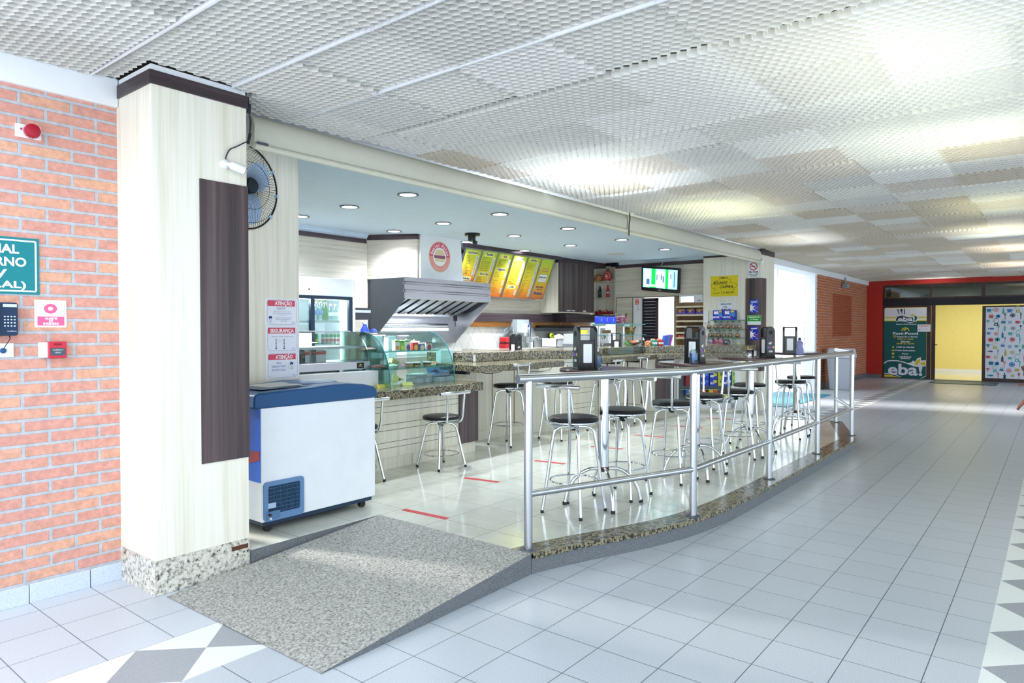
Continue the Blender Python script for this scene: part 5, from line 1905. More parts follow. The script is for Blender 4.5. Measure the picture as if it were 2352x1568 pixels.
# bread rack
rz1, rz0 = at_x(1580, 681, TVX).z, .95
t = thing('bread_rack', 'pale wooden rack of sloping bread shelves beside the bright doorway', 'rack', (TVX, (ry0 + ry1) / 2, PZ))
m = MB().box(TVX + .3, ry0, PZ, TVX + .31, ry1, nz + .02).box(TVX, ry1 - .03, PZ, TVX + .3, ry1, nz + .02).box(TVX, ry0, PZ, TVX + .3, ry0 + .02, nz + .02)
m.build('carcass', '#a58a6c', t, world=True, smooth=False)
for py in (706, 725, 739, 751.5, 766, 778):
    z = at_x(1580, py, TVX).z
    MB().prism([(TVX + .0, z), (TVX + .3, z + .03), (TVX + .3, z + .05), (TVX, z + .018)], ry0, ry1 - .03, 'y').build('sloping_shelf', '#c9b596', t, world=True, smooth=False)
    box(TVX - .008, ry0, z - .004, TVX + .004, ry1 - .03, z + .03).build('shelf_lip', '#dccfb4', t, world=True, smooth=False)
for i, (p0, p1) in enumerate(((1550.5, 1575), (1576, 1596), (1597, 1616))):
    a, b = at_x(p0, 720, TVX + .05).y, at_x(p1, 720, TVX + .05).y
    z = at_x(1580, 725, TVX + .05).z + .025
    c = thing('crisps_bag', ['left', 'middle', 'right'][i] + ' of the three purple snack bags on the bread rack', 'snack bag', (TVX + .1, (a + b) / 2, z), 0, 'snack bags on the bread rack')
    wd = (a - b) / 2 - .008
    n = 8
    vs, fs = [], []
    for j in range(n + 1):
        for k in range(n + 1):
            u, v = j / n * 2 - 1, k / n
            puff = (1 - u ** 4) * (1 - (2 * v - 1) ** 4)
            vs.append((-.06 + .09 * v - .035 * puff, u * wd * (1 - .06 * puff), .006 + .105 * v))
    fs = [(j * (n + 1) + k, j * (n + 1) + k + 1, (j + 1) * (n + 1) + k + 1, (j + 1) * (n + 1) + k) for j in range(n) for k in range(n)]
    nv = len(vs)
    vs += [(x + .05 * (1 - abs(q / n * 2 - 1)) * 0 + .045, y, z_) for q, (x, y, z_) in enumerate(vs)]
    m = MB().add(vs, fs + [tuple(nv + q for q in f)[::-1] for f in fs])
    m.build('pouch', '#7b62c8', c)
    m = MB()
    for k in range(6):
        t0, t1 = -.9 + k * .3, -.9 + (k + 1) * .3
        m.poly([(-.016 - .038, wd * t0, .065 + .0), (-.016 - .038, wd * t1, .07), (.0 - .034, wd * t1 * .95, .108), (.0 - .034, wd * t0 * .95, .108)])
    m.build('brown_print', 'cookies', c, smooth=False)
    MB().lathe([(.02, 0), (.02, -.004)], 16, (-.062, 0, .06), 'x').build('yellow_badge', '#e0b83a', c)
z = at_x(1566, 768, TVX).z
c = thing('sweet_packet', 'small red and white packet on a lower bread rack shelf', 'packet', (TVX + .06, at_x(1564, 775, TVX).y, at_x(1564, 778, TVX).z + .03))
MB(Matrix.Scale(1, 4)).prism(rounded(.14, .04, .015, 3, 0, .022), -.03, .03, 'x').build('wrapper', 'sweets_red', c)
# emergency light over the rack
pz = at_x(1580, 686, TVX - .08)
a, b = at_x(1563, 688, TVX - .1).y, at_x(1594, 688, TVX - .1).y
t = thing('emergency_light', 'lit white emergency light box above the bread rack', 'light', (TVX - .05, (a + b) / 2, pz.z))
zb_, zt_ = at_x(1578, 694, TVX - .1).z, at_x(1578, 680.5, TVX - .1).z
box(TVX - .09, b, zb_, TVX - .03, a, zt_).build('housing', 'white_plastic', t, world=True, bevel=.004)
box(TVX - .093, b + .01, zb_ + .006, TVX - .09, a - .004, zt_ - .006).build('lens', 'fridge_lamp', t, world=True, smooth=False)
a2, b2 = at_x(1560, 688, TVX - .03).y, at_x(1614, 688, TVX - .03).y
box(TVX - .03, b2, zb_ - .005, TVX - .002, a2, zt_ + .03).build('back_board', 'white_enamel', t, world=True, smooth=False)
s = Sheet(t, (TVX - .03, b + .0, zt_), UYN, VD)
s.text('#5a5f68', '220V', .07, .09, .022, bold=.04)
s.done()

L = bpy.data.lights.new('fridge_light', 'AREA')
L.shape = 'RECTANGLE'
L.size, L.size_y = .8, .1
L.energy = 9
L.color = (.88, .97, 1.0)
lo = bpy.data.objects.new('fridge_light', L)
COL.objects.link(lo)
lo.location = ((fa + fb) / 2, FY + .1, 1.80)
lo.rotation_euler = (R(-25), 0, 0)
# ================================================================== BACK COUNTER AND WHAT STANDS ON IT
t = thing('back_counter', 'white tiled back counter with a pale top along the kitchen wall', 'counter', (10, 7.45, PZ))
box(8.45, 7.1, PZ - .005, 12.2, BY - .01, 1.08).build('cabinet_body', 'white_enamel', t, world=True, smooth=False)
box(8.42, 7.03, 1.08, 12.2, BY - .01, 1.115).build('worktop', 'granite_pale', t, world=True, smooth=False)
BT = 1.115
KY = 7.4


def kx(px, y=KY):
    return at_y(px, 790, y).x


def kz(py, px=1250, y=KY):
    return at_y(px, py, y).z


c = thing('steel_tray', 'round domed steel tray leaning on the kitchen tiles', 'tray', (kx(1173, 7.6), 7.62, BT))
mm = Matrix.Translation((kx(1173, 7.6), 7.64, BT + .19)) @ Matrix.Rotation(R(8), 4, 'X')
MB(mm).lathe([(0, -.03), (.10, -.025), (.18, -.008), (.19, 0), (.185, .008), (0, .004)], 32, (0, 0, 0), 'y').build('dome', 'satin_steel', c, world=True)
MB(mm).lathe([(.02, -.03), (.022, -.05), (0, -.055)], 14, (0, 0, 0), 'y').build('knob', 'black_plastic', c, world=True)
c = thing('sandwich_press', 'small red sandwich press on the back counter', 'appliance', (kx(1161), 7.4, BT))
x0, x1 = kx(1154) - kx(1161), kx(1169) - kx(1161)
MB().box(x0, -.08, 0, x1, .08, .085).build('base', '#b3202a', c, bevel=.01)
MB().box(x0 + .01, -.085, .10, x1, .08, .19).build('lid', '#c2242e', c, bevel=.015)
MB().box(x0 + .004, -.075, .085, x1 - .004, .075, .10).build('plates', 'black_plastic', c)
MB().tube([(x0 - .07, -.05, .10), (x0 + .02, -.05, .10)], .012, 8).build('handle', 'black_plastic', c)
c = thing('column_cover', 'pale grey cladding column behind the soap dispenser', 'column', (kx(1201, 7.6), 7.68, BT))
box(kx(1188, 7.6), 7.6, BT, kx(1215, 7.6), BY - .05, 1.62).build('cover', '#c2ccd0', c, world=True, smooth=False)
c = thing('soap_dispenser', 'white soap dispenser with a blue mark on the grey column', 'soap dispenser', (kx(1209, 7.56), 7.6, kz(772, 1209, 7.56)))
w = kx(1216.5, 7.56) - kx(1202.5, 7.56)
hh = kz(744, 1209, 7.56) - kz(772, 1209, 7.56)
MB().prism([(-w / 2, 0), (w / 2, 0), (w / 2, hh * .7), (w * .32, hh * .9), (0, hh), (-w * .32, hh * .9), (-w / 2, hh * .7)], -.09, 0, 'y').build('body', 'white_plastic', c, bevel=.006)
MB().lathe([(.026, -.09), (.024, -.093)], 16, (0, 0, hh * .86), 'y').build('blue_mark', '#2a4fa0', c)
MB().box(-.012, -.094, hh * .3, .012, -.09, hh * .55).build('level_window', '#8fa0c0', c)
c = thing('water_jug', 'clear square water jug standing under the soap dispenser', 'jug', (kx(1204), KY, BT))
w = kx(1212) - kx(1196)
MB().box(-w / 2, -.08, 0, w / 2, .08, .27).build('jug_body', 'plastic_clear', c, bevel=.01)
MB().box(-w * .22, -.083, .09, w * .22, -.08, .2).build('label_plate', '#9a9ea0', c)
c = thing('bottle_brush', 'upright dark handled brush standing in a white cup by the tap', 'brush', (kx(1218), KY, BT))
MB().lathe([(0, 0), (.045, 0), (.052, .1), (0, .1)], 16).build('cup', 'white_plastic', c)
MB().lathe([(.05, .10), (.045, .13), (.012, .2), (0, .2)], 16).build('bristles', '#8f989e', c)
MB().tube([(0, 0, .18), (.01, 0, .36), (.02, 0, .46)], .012, 8).build('handle', '#3a3c5a', c)
c = thing('kitchen_tap', 'tall curved chrome tap over the hidden sink', 'tap', (kx(1228), 7.5, BT))
MB().tube(smooth_path([(0, 0, 0), (0, 0, .09), (.03, -.02, .15), (.09, -.06, .19), (.12, -.1, .17), (.122, -.1, .14)]), .013, 10).build('spout', 'chrome', c)
MB().tube([(-.02, 0, .05), (-.06, 0, .26)], .012, 8).build('hose', 'satin_steel', c)
MB().lathe([(0, 0), (.028, 0), (.02, .02), (.018, .06), (0, .06)], 14).build('base', 'chrome', c)
c = thing('small_tap', 'small dark hooked tap right of the tall one', 'tap', (kx(1236), 7.5, BT))
MB().tube(smooth_path([(0, 0, 0), (0, 0, .08), (-.02, -.02, .115), (-.05, -.04, .105)]), .011, 8).build('spout', 'dark_stainless', c)
c = thing('plastic_crate', 'white plastic tray full of cloths on the back counter', 'tray', (kx(1282), 7.24, BT))
a, b = kx(1245) - kx(1282), kx(1321) - kx(1282)
hc = .165
m = MB()
for (x0, y0, x1, y1) in ((a, -.17, b, -.16), (a, .16, b, .17), (a, -.17, a + .01, .17), (b - .01, -.17, b, .17)):
    m.box(x0, y0, 0, x1, y1, hc)
m.box(a, -.17, 0, b, .17, .01).box(a - .02, -.19, hc - .015, b + .02, -.17, hc).box(a - .02, .17, hc - .015, b + .02, .19, hc)
m.build('tray_body', 'white_plastic', c, smooth=False)
c = thing('white_cloth', 'crumpled white cloth heaped in the white tray', 'cloth', (kx(1266), 7.22, BT + .02))
m = MB()
rr = np.random.RandomState(3)
vs, n = [], 12
for j in range(n + 1):
    for i in range(n + 1):
        u, v = i / n * 2 - 1, j / n * 2 - 1
        vs.append((u * .24, v * .13, max(0, .21 * (1 - u * u) ** .8 * (1 - v * v) ** .5 + rr.uniform(-.015, .02))))
m.add(vs, [(j * (n + 1) + i, j * (n + 1) + i + 1, (j + 1) * (n + 1) + i + 1, (j + 1) * (n + 1) + i) for j in range(n) for i in range(n)])
m.build('folds', 'paper_white', c)
c = thing('tape_roll', 'yellow and black tape roll on the left end of the white tray', 'tape', (kx(1247), 7.20, BT + .165))
MB().lathe([(.018, -.02), (.045, -.02), (.045, .02), (.018, .02), (.018, -.02)], 18, (0, 0, .045), 'y').build('roll', '#b8c02e', c)
MB().prism([(-.05, 0), (.16, -.0), (.03, .05), (-.05, .09)], .03, .05, 'y').build('black_tool', 'black_plastic', c)
c = thing('blue_crate', 'dark blue plastic crate standing behind the white tray', 'crate', (kx(1290, 7.55), 7.58, BT + .1))
a, b = kx(1275, 7.55) - kx(1290, 7.55), kx(1306, 7.55) - kx(1290, 7.55)
zc = kz(766, 1290, 7.55) - BT - .1
m = MB()
m.box(a, -.1, 0, b, -.09, zc * .45).box(a, -.1, zc * .8, b, -.08, zc).box(a, -.1, 0, a + .03, .1, zc).box(b - .03, -.1, 0, b, .1, zc).box(a, .09, 0, b, .1, zc).box(a, -.1, 0, b, .1, .01)
m.build('crate_body', '#1d3a5c', c, bevel=.004)
box(kx(1275, 7.55), 7.45, BT, kx(1306, 7.55), 7.72, BT + .099).build('riser_box', '#b9c0c6', c, world=True, smooth=False)
for i, (p0, p1, col, lab) in enumerate(((1306, 1313, '#3f56c0', 'narrow blue packet beside the blue crate'), (1313, 1320, '#8f86d0', 'lilac packet beside the narrow blue one'))):
    c = thing('packet', lab, 'packet', (kx((p0 + p1) / 2, 7.5), 7.5, BT))
    w = kx(p1, 7.5) - kx(p0, 7.5)
    MB().box(-w / 2, -.04, 0, w / 2, .04, kz(770, 1313, 7.5) - BT).build('wrapper', col, c, bevel=.006)
    MB().box(-w / 2 + .004, -.042, .04, w / 2 - .004, -.04, .12).build('label_band', '#c8c4e8', c, smooth=False)
t = thing('utensil_shelf', 'long dark metal shelf fixed on the tiles above the blue crate', 'shelf', (kx(1282, 7.7), 7.68, 1.42))
p0, p1 = at_y(1240, 749, 7.62), at_y(1326, 760, 7.62)
box(p0.x, 7.62, p1.z, p1.x, BY - .05, p0.z - .03).build('body', 'dark_stainless', t, world=True, bevel=.006)
box(p0.x + .03, 7.64, p0.z - .03, p1.x, BY - .05, p0.z + .02).build('recess', 'black_plastic', t, world=True, smooth=False)
for i, (p, q) in enumerate(((1291, 1287), (1315, 1322))):
    c = MB().tube(smooth_path([(kx(p, 7.7), 7.73, 1.58), (kx((p + q) / 2 + 1, 7.7), 7.72, 1.5), (kx(q, 7.65), 7.66, kz(766, q, 7.65))]), .006, 5).build('cable', 'pipe_white')
    tag(c, ('left' if i == 0 else 'right') + ' of the two thin pale cables hanging from the pine rail', 'cable')
tag(MB().box(kx(1216, 7.74), 7.742, kz(744.5, 1220, 7.74), kx(1223.5, 7.74), 7.748, kz(740, 1220, 7.74)).build('rail_label', '#a8b8d0', smooth=False), 'small pale blue label stuck on the pine rail', 'label')

# ---- glass shelf stand on the bar
gz1, gz2 = None, None
GYs = 5.75
p = at_y(1376, 744, GYs)
zA, zB = at_y(1400, 744, GYs).z, at_y(1400, 769, GYs).z
t = thing('glass_shelf_stand', 'two tier glass shelf stand on steel posts above the bar', 'shelf stand', (at_y(1404, 790, GYs).x, GYs, 1.17))
for px in (1376, 1432):
    x = at_y(px, 780, GYs).x
    MB().tube([(x, GYs, 1.172), (x, GYs, zA - .012)], .021, 14).build('post', 'satin_steel', t, world=True)
    MB().prism([(x - .13, zA - .006), (x + .13, zA - .006), (x + .07, zA - .035), (x - .07, zA - .035)], GYs - .06, GYs + .06, 'y').build('bracket', '#bfd3d6', t, world=True, smooth=False)
x0, x1 = at_y(1338, 744, GYs).x, at_y(1466, 744, GYs).x
box(x0, GYs - .14, zA - .005, x1, GYs + .14, zA + .004).build('upper_glass', 'glass_green', t, world=True, smooth=False)
box(x0 + .02, GYs - .16, zB - .004, x1, GYs + .14, zB + .004).build('lower_glass', 'glass_green', t, world=True, smooth=False)
m = MB().box(x0, GYs - .142, zA - .006, x1, GYs - .138, zA + .005).box(x0 + .02, GYs - .162, zB - .005, x1, GYs - .158, zB + .005)
m.build('glass_edge', '#3f8f92', t, world=True, smooth=False)
for i, (p0, p1) in enumerate(((1374, 1387.5), (1388, 1398.5), (1400, 1415))):
    a, b = at_y(p0, 735, GYs - .08).x, at_y(p1, 735, GYs - .08).x
    hh = at_y(1390, 728, GYs).z - zA
    c = thing('blue_packet', ['left', 'middle', 'right'][i] + ' of the three blue packets on the upper glass shelf', 'packet', ((a + b) / 2, GYs - .05, zA + .005), 0, 'blue packets on the glass shelf')
    m = MB().prism([(-(b - a) / 2, 0), ((b - a) / 2, 0), ((b - a) / 2 * .9, hh), (-(b - a) / 2 * .96, hh)], -.04, .04, 'y')
    m.build('wrapper', '#2f45d0', c, bevel=.008)
    MB().poly([(-.01, -.041, hh * .3), (.01, -.041, hh * .35), (.012, -.041, hh * .8), (-.005, -.041, hh * .75)]).build('shine_mark', '#8fa4ec', c, smooth=False)


def jar(name, label, px, y, z, r0, r1, h, fill, fh, wall='plastic_clear'):
    c = thing(name, label, 'jar', (at_y(px, 740, y).x, y, z))
    MB().lathe([(r0 * .5, 0), (r0, 0), (r0 * 1.04, h * .3), (r1, h), (r1 * .98, h), (r0 * .98, h * .3), (r0 * .9, .006)], 24).build('glass_wall', wall, c)
    k = (r0 + (r1 - r0) * fh) * .94
    MB().lathe([(0, .008), (r0 * .92, .008), (k, h * fh * .9), (k * .6, h * fh), (0, h * fh * 1.04)], 24).build('filling', fill, c)
    return c


hj = at_y(1425, 720, GYs).z - zA
jar('sweet_bowl', 'flared clear bowl of pink wrapped sweets on the upper glass shelf', 1425.5, GYs - .02, zA + .005, .085, .118, hj, 'sweets_pink', .72)
jar('sweet_bowl', 'clear bowl of brown wrapped sweets on the lower glass shelf', 1446, GYs - .02, zB + .005, .075, .115, at_y(1446, 750, GYs).z - zB, 'bananas', .9)
c = thing('yellow_tub', 'low yellow tub seen behind the tall napkin holder', 'tub', (at_y(1340, 765, 6.3).x, 6.3, at_y(1340, 766, 6.3).z))
MB().lathe([(0, 0), (.07, 0), (.075, .06), (0, .06)], 20).build('tub_body', '#c9c030', c)
zt0 = c.location.z
c2 = thing('steel_counter', 'pale steel inner counter behind the bar', 'counter', (9.9, 6.35, PZ - .005))
box(9.5, 6.12, PZ - .005, 10.45, 6.5, 1.2).build('cabinet_body', 'stainless', c2, world=True, smooth=False)
box(9.5, 6.16, 1.2, 10.45, 6.48, zt0 - .001).build('raised_shelf', '#b8bcbd', c2, world=True, smooth=False)
for i, (p0, p1, col) in enumerate(((1366, 1378, '#d0d8d8'), (1379, 1397, '#b58f62'))):
    a, b = at_y(p0, 760, 6.3).x, at_y(p1, 760, 6.3).x
    c = thing('food_tub', ('left white' if i == 0 else 'right tan') + ' filled clear tub under the glass shelf', 'tub', ((a + b) / 2, 6.3, zt0), 0, 'clear tubs behind the bar')
    w = (b - a) / 2 - .004
    MB().box(-w, -.06, 0, w, .06, .06).build('filling', col, c, bevel=.008)
    MB().box(-w - .004, -.064, 0, w + .004, .064, .085).build('tub', 'plastic_clear', c, smooth=False)
    MB().box(-w - .006, -.066, .085, w + .006, .066, .095).build('lid', 'plastic_clear', c, smooth=False)
c = thing('price_tag', 'small white price tag hanging from the lower glass shelf', 'tag', (at_y(1398, 778, GYs - .16).x, GYs - .165, zB - .1))
MB(Matrix.Rotation(R(8), 4, 'Y')).box(-.028, -.002, 0, .028, 0, .098).build('paper', 'paper_white', c, smooth=False)
c = thing('coffee_machine_part', 'small steel coffee grinder behind the bar under the glass shelf', 'grinder', (at_y(1386, 785, 6.0).x, 6.0, 1.171))
MB().lathe([(0, 0), (.04, 0), (.035, .02), (.012, .03), (.012, .1), (.04, .13), (.045, .16), (0, .17)], 18).build('body', 'satin_steel', c)

# ---- on the angled counter: bowl, glass fronted tray, bottle, small boxes
TOP = 1.171


def on_top(px, py=790):
    return at_z(px, py, TOP)


def top_at(px, inset_=.12):
    """a point on the bar top just inside the angled / recessed front for a picture column"""
    d = ray(px, 760)
    best = None
    for a, b in zip(front, front[1:]):
        A, B = Vector((*a, 0)), Vector((*b, 0))
        e = B - A
        n = Vector((e.y, -e.x, 0))
        den = d.dot(n)
        if abs(den) < 1e-6:
            continue
        k = A.dot(n) / den
        if k <= 0:
            continue
        q = d * k
        q.z = 0
        s_ = (q - A).dot(e) / e.length_squared
        if -.001 <= s_ <= 1.001 and (best is None or q.length < best.length):
            best = q
    f = best.normalized()
    r_ = best + f * inset_
    return Vector((r_.x, r_.y, TOP))


q = top_at(1457, .15)
c = thing('sweet_bowl', 'low white bowl of mixed sweets with a green leaf on the bar', 'bowl', q)
MB().lathe([(.05, 0), (.10, .05), (.125, .1), (.12, .1), (.095, .055), (.0, .01)], 24).build('bowl', 'plastic_clear', c)
MB().lathe([(0, .02), (.095, .06), (.06, .085), (0, .095)], 20).build('sweets', 'sweets_mixed', c)
MB(Matrix.Rotation(R(140), 4, 'Z')).prism([(.08, 0), (.17, .06), (.16, .075), (.07, .02)], -.03, .03, 'y').build('green_leaf', '#4fa83a', c)
items = [(1488.5, 11, .095, 'sweets_mixed', 'small open tray of mixed sweets left of the green tub', 'sweet_tray'), (1501, 13, .13, '#2f9a86', 'teal tub of sweets on the angled counter', 'sweet_tub'), (1515, 13, .13, '#b8363e', 'red tub of sweets right of the teal tub', 'sweet_tub')]
for px, wpx, hh, col, lab, nm in items:
    q = top_at(px, .16)
    w = wpx * q.length / FPX * .9
    c = thing(nm, lab, 'tub', q, R(-38))
    MB().box(-w / 2, -.06, 0, w / 2, .06, hh * .75).build('tub', col, c, bevel=.006)
    f = MB()
    rr = np.random.RandomState(int(px))
    for i in range(10):
        f.ball((rr.uniform(-w / 2 + .02, w / 2 - .02), rr.uniform(-.045, .045), hh * .78), .018, 8)
    f.build('sweets', 'sweets_mixed', c)
    if px > 1490:
        MB().box(-w / 2 - .001, -.062, hh * .25, w / 2 + .001, -.06, hh * .5).build('band', '#d8ded8', c, smooth=False)
c = thing('leaflet_stand', 'leaning blue and purple leaflet stand at the right end of the small tubs', 'stand', top_at(1529, .16), R(-38))
for i, col in enumerate(('#3f5fc0', '#4a78c8', '#9a4a98')):
    MB(Matrix.Translation((-.045 + i * .045, 0, 0)) @ Matrix.Rotation(R(14), 4, 'Y')).box(-.02, -.05, .01, .02, .05, .17 + .008 * i).build('leaflet', col, c, smooth=False)
MB().box(-.09, -.055, 0, .09, .055, .012).build('base', 'plastic_clear', c, smooth=False)
t = thing('glass_tray_case', 'low glass fronted tray case in a thin steel frame on the bar ledge', 'display case', (8.75, 5.1, 1.063))
p0, p1 = at_y(1400, 800, 5.12).x, at_y(1476, 800, 5.12).x
z0, z1 = 1.0635, 1.17
m = MB().box(p0, 5.12, z0, p1, 5.13, z0 + .008).box(p0, 5.12, z1 - .008, p1, 5.13, z1)
for x in (p0, p1 - .01, p1 - .07, p0 + .05):
    m.box(x, 5.12, z0, x + .01, 5.13, z1)
m.build('frame', 'dark_stainless', t, world=True, smooth=False)
box(p0, 5.124, z0, p1, 5.127, z1).build('front_glass', 'glass_clear', t, world=True, smooth=False)
box(p0 + .08, 5.14, z0, p1 - .25, 5.18, z1 - .01).build('paper_lining', '#d5d9d6', t, world=True, smooth=False)
q = at_z(1478, 808, 1.064)
c = thing('gel_bottle', 'clear pump bottle with a teal label on the bar ledge', 'bottle', q)
MB().lathe([(0, 0), (.04, 0), (.043, .01), (.043, .15), (.02, .18), (.016, .195), (0, .195)], 20).build('body', 'bottle_clear', c)
MB().lathe([(.0435, .07), (.0435, .1)], 20).build('paper_label', '#6fb0a8', c)
MB().lathe([(.016, .195), (.016, .215), (.006, .218), (.006, .235), (0, .236)], 14).build('pump', 'white_plastic', c)
MB().tube([(0, 0, .233), (-.03, 0, .229)], .007, 6).build('nozzle', 'white_plastic', c)
# cash terminal on the counter
q = top_at(1600, .18)
c = thing('card_terminal', 'black payment printer with a red striped paper front at the counter corner', 'printer', q, R(-42))
MB().prism([(-.08, 0), (.1, 0), (.1, .20), (.05, .235), (-.08, .235)], -.12, .10, 'x' if False else 'y').build('body', 'black_plastic', c, bevel=.008)
MB().box(.0, -.13, .0, .12, -.12, .2).build('paper_front', '#d6c9cf', c, smooth=False)
MB().box(.005, -.132, .12, .115, -.13, .17).build('red_stripe', '#d88090', c, smooth=False)

# ================================================================== POSTERS, SHELVES AND SWEETS ON THE PILLAR WALL
X = PX


def px_rect(x0, y0, x1, y1, x):
    a, b = at_x(x0, y0, x), at_x(x1, y1, x)
    return a.y, a.z, a.y - b.y, a.z - b.z


y0, z1, w, h = px_rect(1632.5, 637, 1695, 679.5, X)
h = .375
s = sign_x('poster', 'bright yellow hand lettered poster advertising bolinho caipira', 'poster', y0, 2.42, w, h, X, .003, '#e2cf1e')
K = '#1d1a1a'
s.text(K, 'TEMOS', w * .48, .055, .036, bold=.012, shear=.25)
s.text(K, 'BOLINHO', w * .36, .155, .055, bold=.02, shear=.3, width=w * .5)
s.text(K, 'CAIPIRA', w * .58, .225, .05, bold=.02, shear=.3, width=w * .48)
s.text(K, 'porção', w * .22, .325, .028, bold=.006, shear=.25, width=w * .24)
s.text(K, '7 un R$ 6,90', w * .62, .325, .042, bold=.012, shear=.25, width=w * .46)


def curl(pts, wdt=.004):
    s.line(K, [(u * w, v * h) for u, v in pts], wdt)


curl([(.60, .13), (.70, .16), (.75, .22), (.68, .24)])
curl([(.04, .52), (.02, .42), (.06, .36), (.14, .34), (.10, .30)])
curl([(.12, .34), (.18, .28), (.26, .24)])
curl([(.70, .36), (.78, .30), (.74, .38)], .006)
curl([(.82, .36), (.92, .40), (.97, .48), (.92, .58), (.80, .60)])
curl([(.78, .66), (.88, .68), (.84, .60)], .005)
curl([(.16, .58), (.14, .66), (.2, .68), (.26, .64)])
curl([(.03, .55), (.10, .60), (.2, .58)])
curl([(.36, .16), (.22, .22), (.1, .30)])
s.done()
y0, z1, w, h = px_rect(1652, 694, 1684, 713.5, X)
s = sign_x('paper_notice', 'small white paper notice about mandatory masks under the yellow poster', 'notice', y0, z1, w, h, X, .002, 'paper_white')
for i, tx in enumerate(('OBRIGATÓRIO', 'O USO', 'DE MÁSCARA')):
    s.text('#22306a', tx, w / 2 + (.0, -.02, .0)[i], .05 + i * .048, .026, bold=.03, shear=.15, width=w * (.8, .3, .72)[i])
s.done()
y0, z1, w, h = px_rect(1617.5, 714, 1627.5, 741, X)
t = thing('paper_dispenser', 'narrow white paper strip dispenser on the wall left of the sweets shelves', 'dispenser', (X, y0, z1 - h))
MB(Matrix.Translation((X, y0 - w / 2, z1 - h)) @ Matrix.Rotation(R(3), 4, 'X')).box(-.03, -w / 2, 0, 0, w / 2, h).build('body', 'white_plastic', t, world=True, bevel=.004)
shz = [at_x(1660, py, X - .08).z for py in (735.5, 755.5, 775.5)]
sy0, sy1 = at_x(1620, 755, X - .08).y, at_x(1712, 755, X - .08).y
for i, z in enumerate(shz):
    t = thing('glass_shelf', ['top', 'middle', 'bottom'][i] + ' of the three narrow glass shelves on the pillar wall', 'shelf', (X, (sy0 + sy1) / 2, z), 0, 'glass shelves on the pillar wall')
    box(X - .16, sy1, z - .004, X, sy0 + (-.12 if i == 0 else 0), z + .004).build('glass_plate', 'glass_green', t, world=True, smooth=False)
    box(X - .163, sy1, z - .005, X - .159, sy0 + (-.12 if i == 0 else 0), z + .005).build('plate_edge', '#3f8f86', t, world=True, smooth=False)
    for y in (sy0 - .2, sy1 + .12):
        MB().tube([(X, y, z - .012), (X - .14, y, z - .012)], .006, 8).build('bracket', 'satin_steel', t, world=True)
for i, (p0, p1) in enumerate(((1637, 1659.5), (1660, 1688))):
    a, b = at_x(p0, 725, X - .14).y, at_x(p1, 725, X - .14).y
    hh = at_x(1650, 712.5, X - .14).z - shz[0] - .005
    c = thing('wafer_box', ['left', 'right'][i] + ' of the two big blue wafer boxes on the top glass shelf', 'box', (X - .09, (a + b) / 2, shz[0] + .005), 0, 'wafer boxes on the top glass shelf')
    w = a - b - .006
    MB().box(-.05, -w / 2, 0, .05, w / 2, hh).build('box', '#1f33b4', c, smooth=False)
    s = Sheet(c, (X - .14, a - .003, shz[0] + .005 + hh), UYN, VD)
    s.text('#f4f4f8', 'BIS', w * .36, hh * .38, hh * .26, bold=.08)
    s.text('#f4f4f8', 'LACTA', w * .3, hh * .78, hh * .17, bold=.06)
    s.poly('#3f86d8', [(w * .55, hh * .3), (w, hh * .2), (w, hh * .6), (w * .6, hh * .75)])
    s.poly('#d8c43a' if i else '#c9a86a', [(w * .62, .01), (w * .98, .01), (w * .92, hh * .28), (w * .7, hh * .3)])
    s.disc('#c23040', w * .68, hh * .8, hh * .08)
    s.rect('#e8d8a0', w * .62, hh * .62, w * .95, hh * .68)
    s.done()
k = 0
for row, z, pxs in ((0, shz[1], (1628, 1643, 1656, 1671, 1684, 1698)), (1, shz[2], (1631, 1643, 1651, 1663, 1677, 1694))):
    nmz2 = ['first', 'second', 'third', 'fourth', 'fifth', 'sixth']
    for i, px in enumerate(pxs):
        y = at_x(px, 755, X - .09).y
        c = thing('cookie_bag', nmz2[i] + ' clear bag of cookies from the left on the ' + ('middle' if row == 0 else 'bottom') + ' glass shelf', 'cookie bag', (X - .09, y, z + .005), R(20 * (i % 3) - 20), 'cookie bags on the glass shelves')
        MB().lathe([(0, 0), (.03, .002), (.037, .022), (.034, .05), (.016, .064), (0, .067)], 14).build('cookies', 'cookies' if (i + row) % 3 else 'sweets_mixed', c)
        m = MB().lathe([(.03, .0), (.041, .024), (.038, .058), (.011, .085), (.009, .093), (.026, .14), (.02, .142), (.005, .095)], 14)
        m.build('bag', 'plastic_clear', c)
        MB().lathe([(.012, .084), (.013, .093)], 12).build('tie', '#d8dde0', c)
TZ = 1.171
for i, (px, col, lab) in enumerate(((1624, '#c9cd8a', 'pale yellow bag of sweets at the left end of the counter row'), (1634, '#b8b4d0', 'pale lilac bag of sweets beside the yellow one'), (1646, 'sweets_pink', 'left of the two pink bags of sweets on the counter'), (1658, '#e08aa0', 'right paler one of the two pink bags on the counter'), (1671, 'sweets_dark', 'dark blue bag of sweets at the right end of the counter row'))):
    q = at_x(px, 783, X - .1)
    c = thing('sweet_bag', lab, 'sweet bag', (X - .12, q.y, TZ), R(10 * i), 'bags of sweets on the counter')
    hh = (.10, .09, .12, .11, .075)[i]
    MB(Matrix.Diagonal((.75, 1, 1, 1))).lathe([(0, 0), (.055, .004), (.06, hh * .45), (.045, hh * .85), (.02, hh), (0, hh * 1.02)], 12).build('bag', col, c)
    MB(Matrix.Diagonal((.8, 1.05, 1.05, 1))).lathe([(.05, .0), (.062, hh * .45), (.047, hh * .85), (.03, hh * 1.15)], 12).build('wrapper', 'plastic_clear', c)

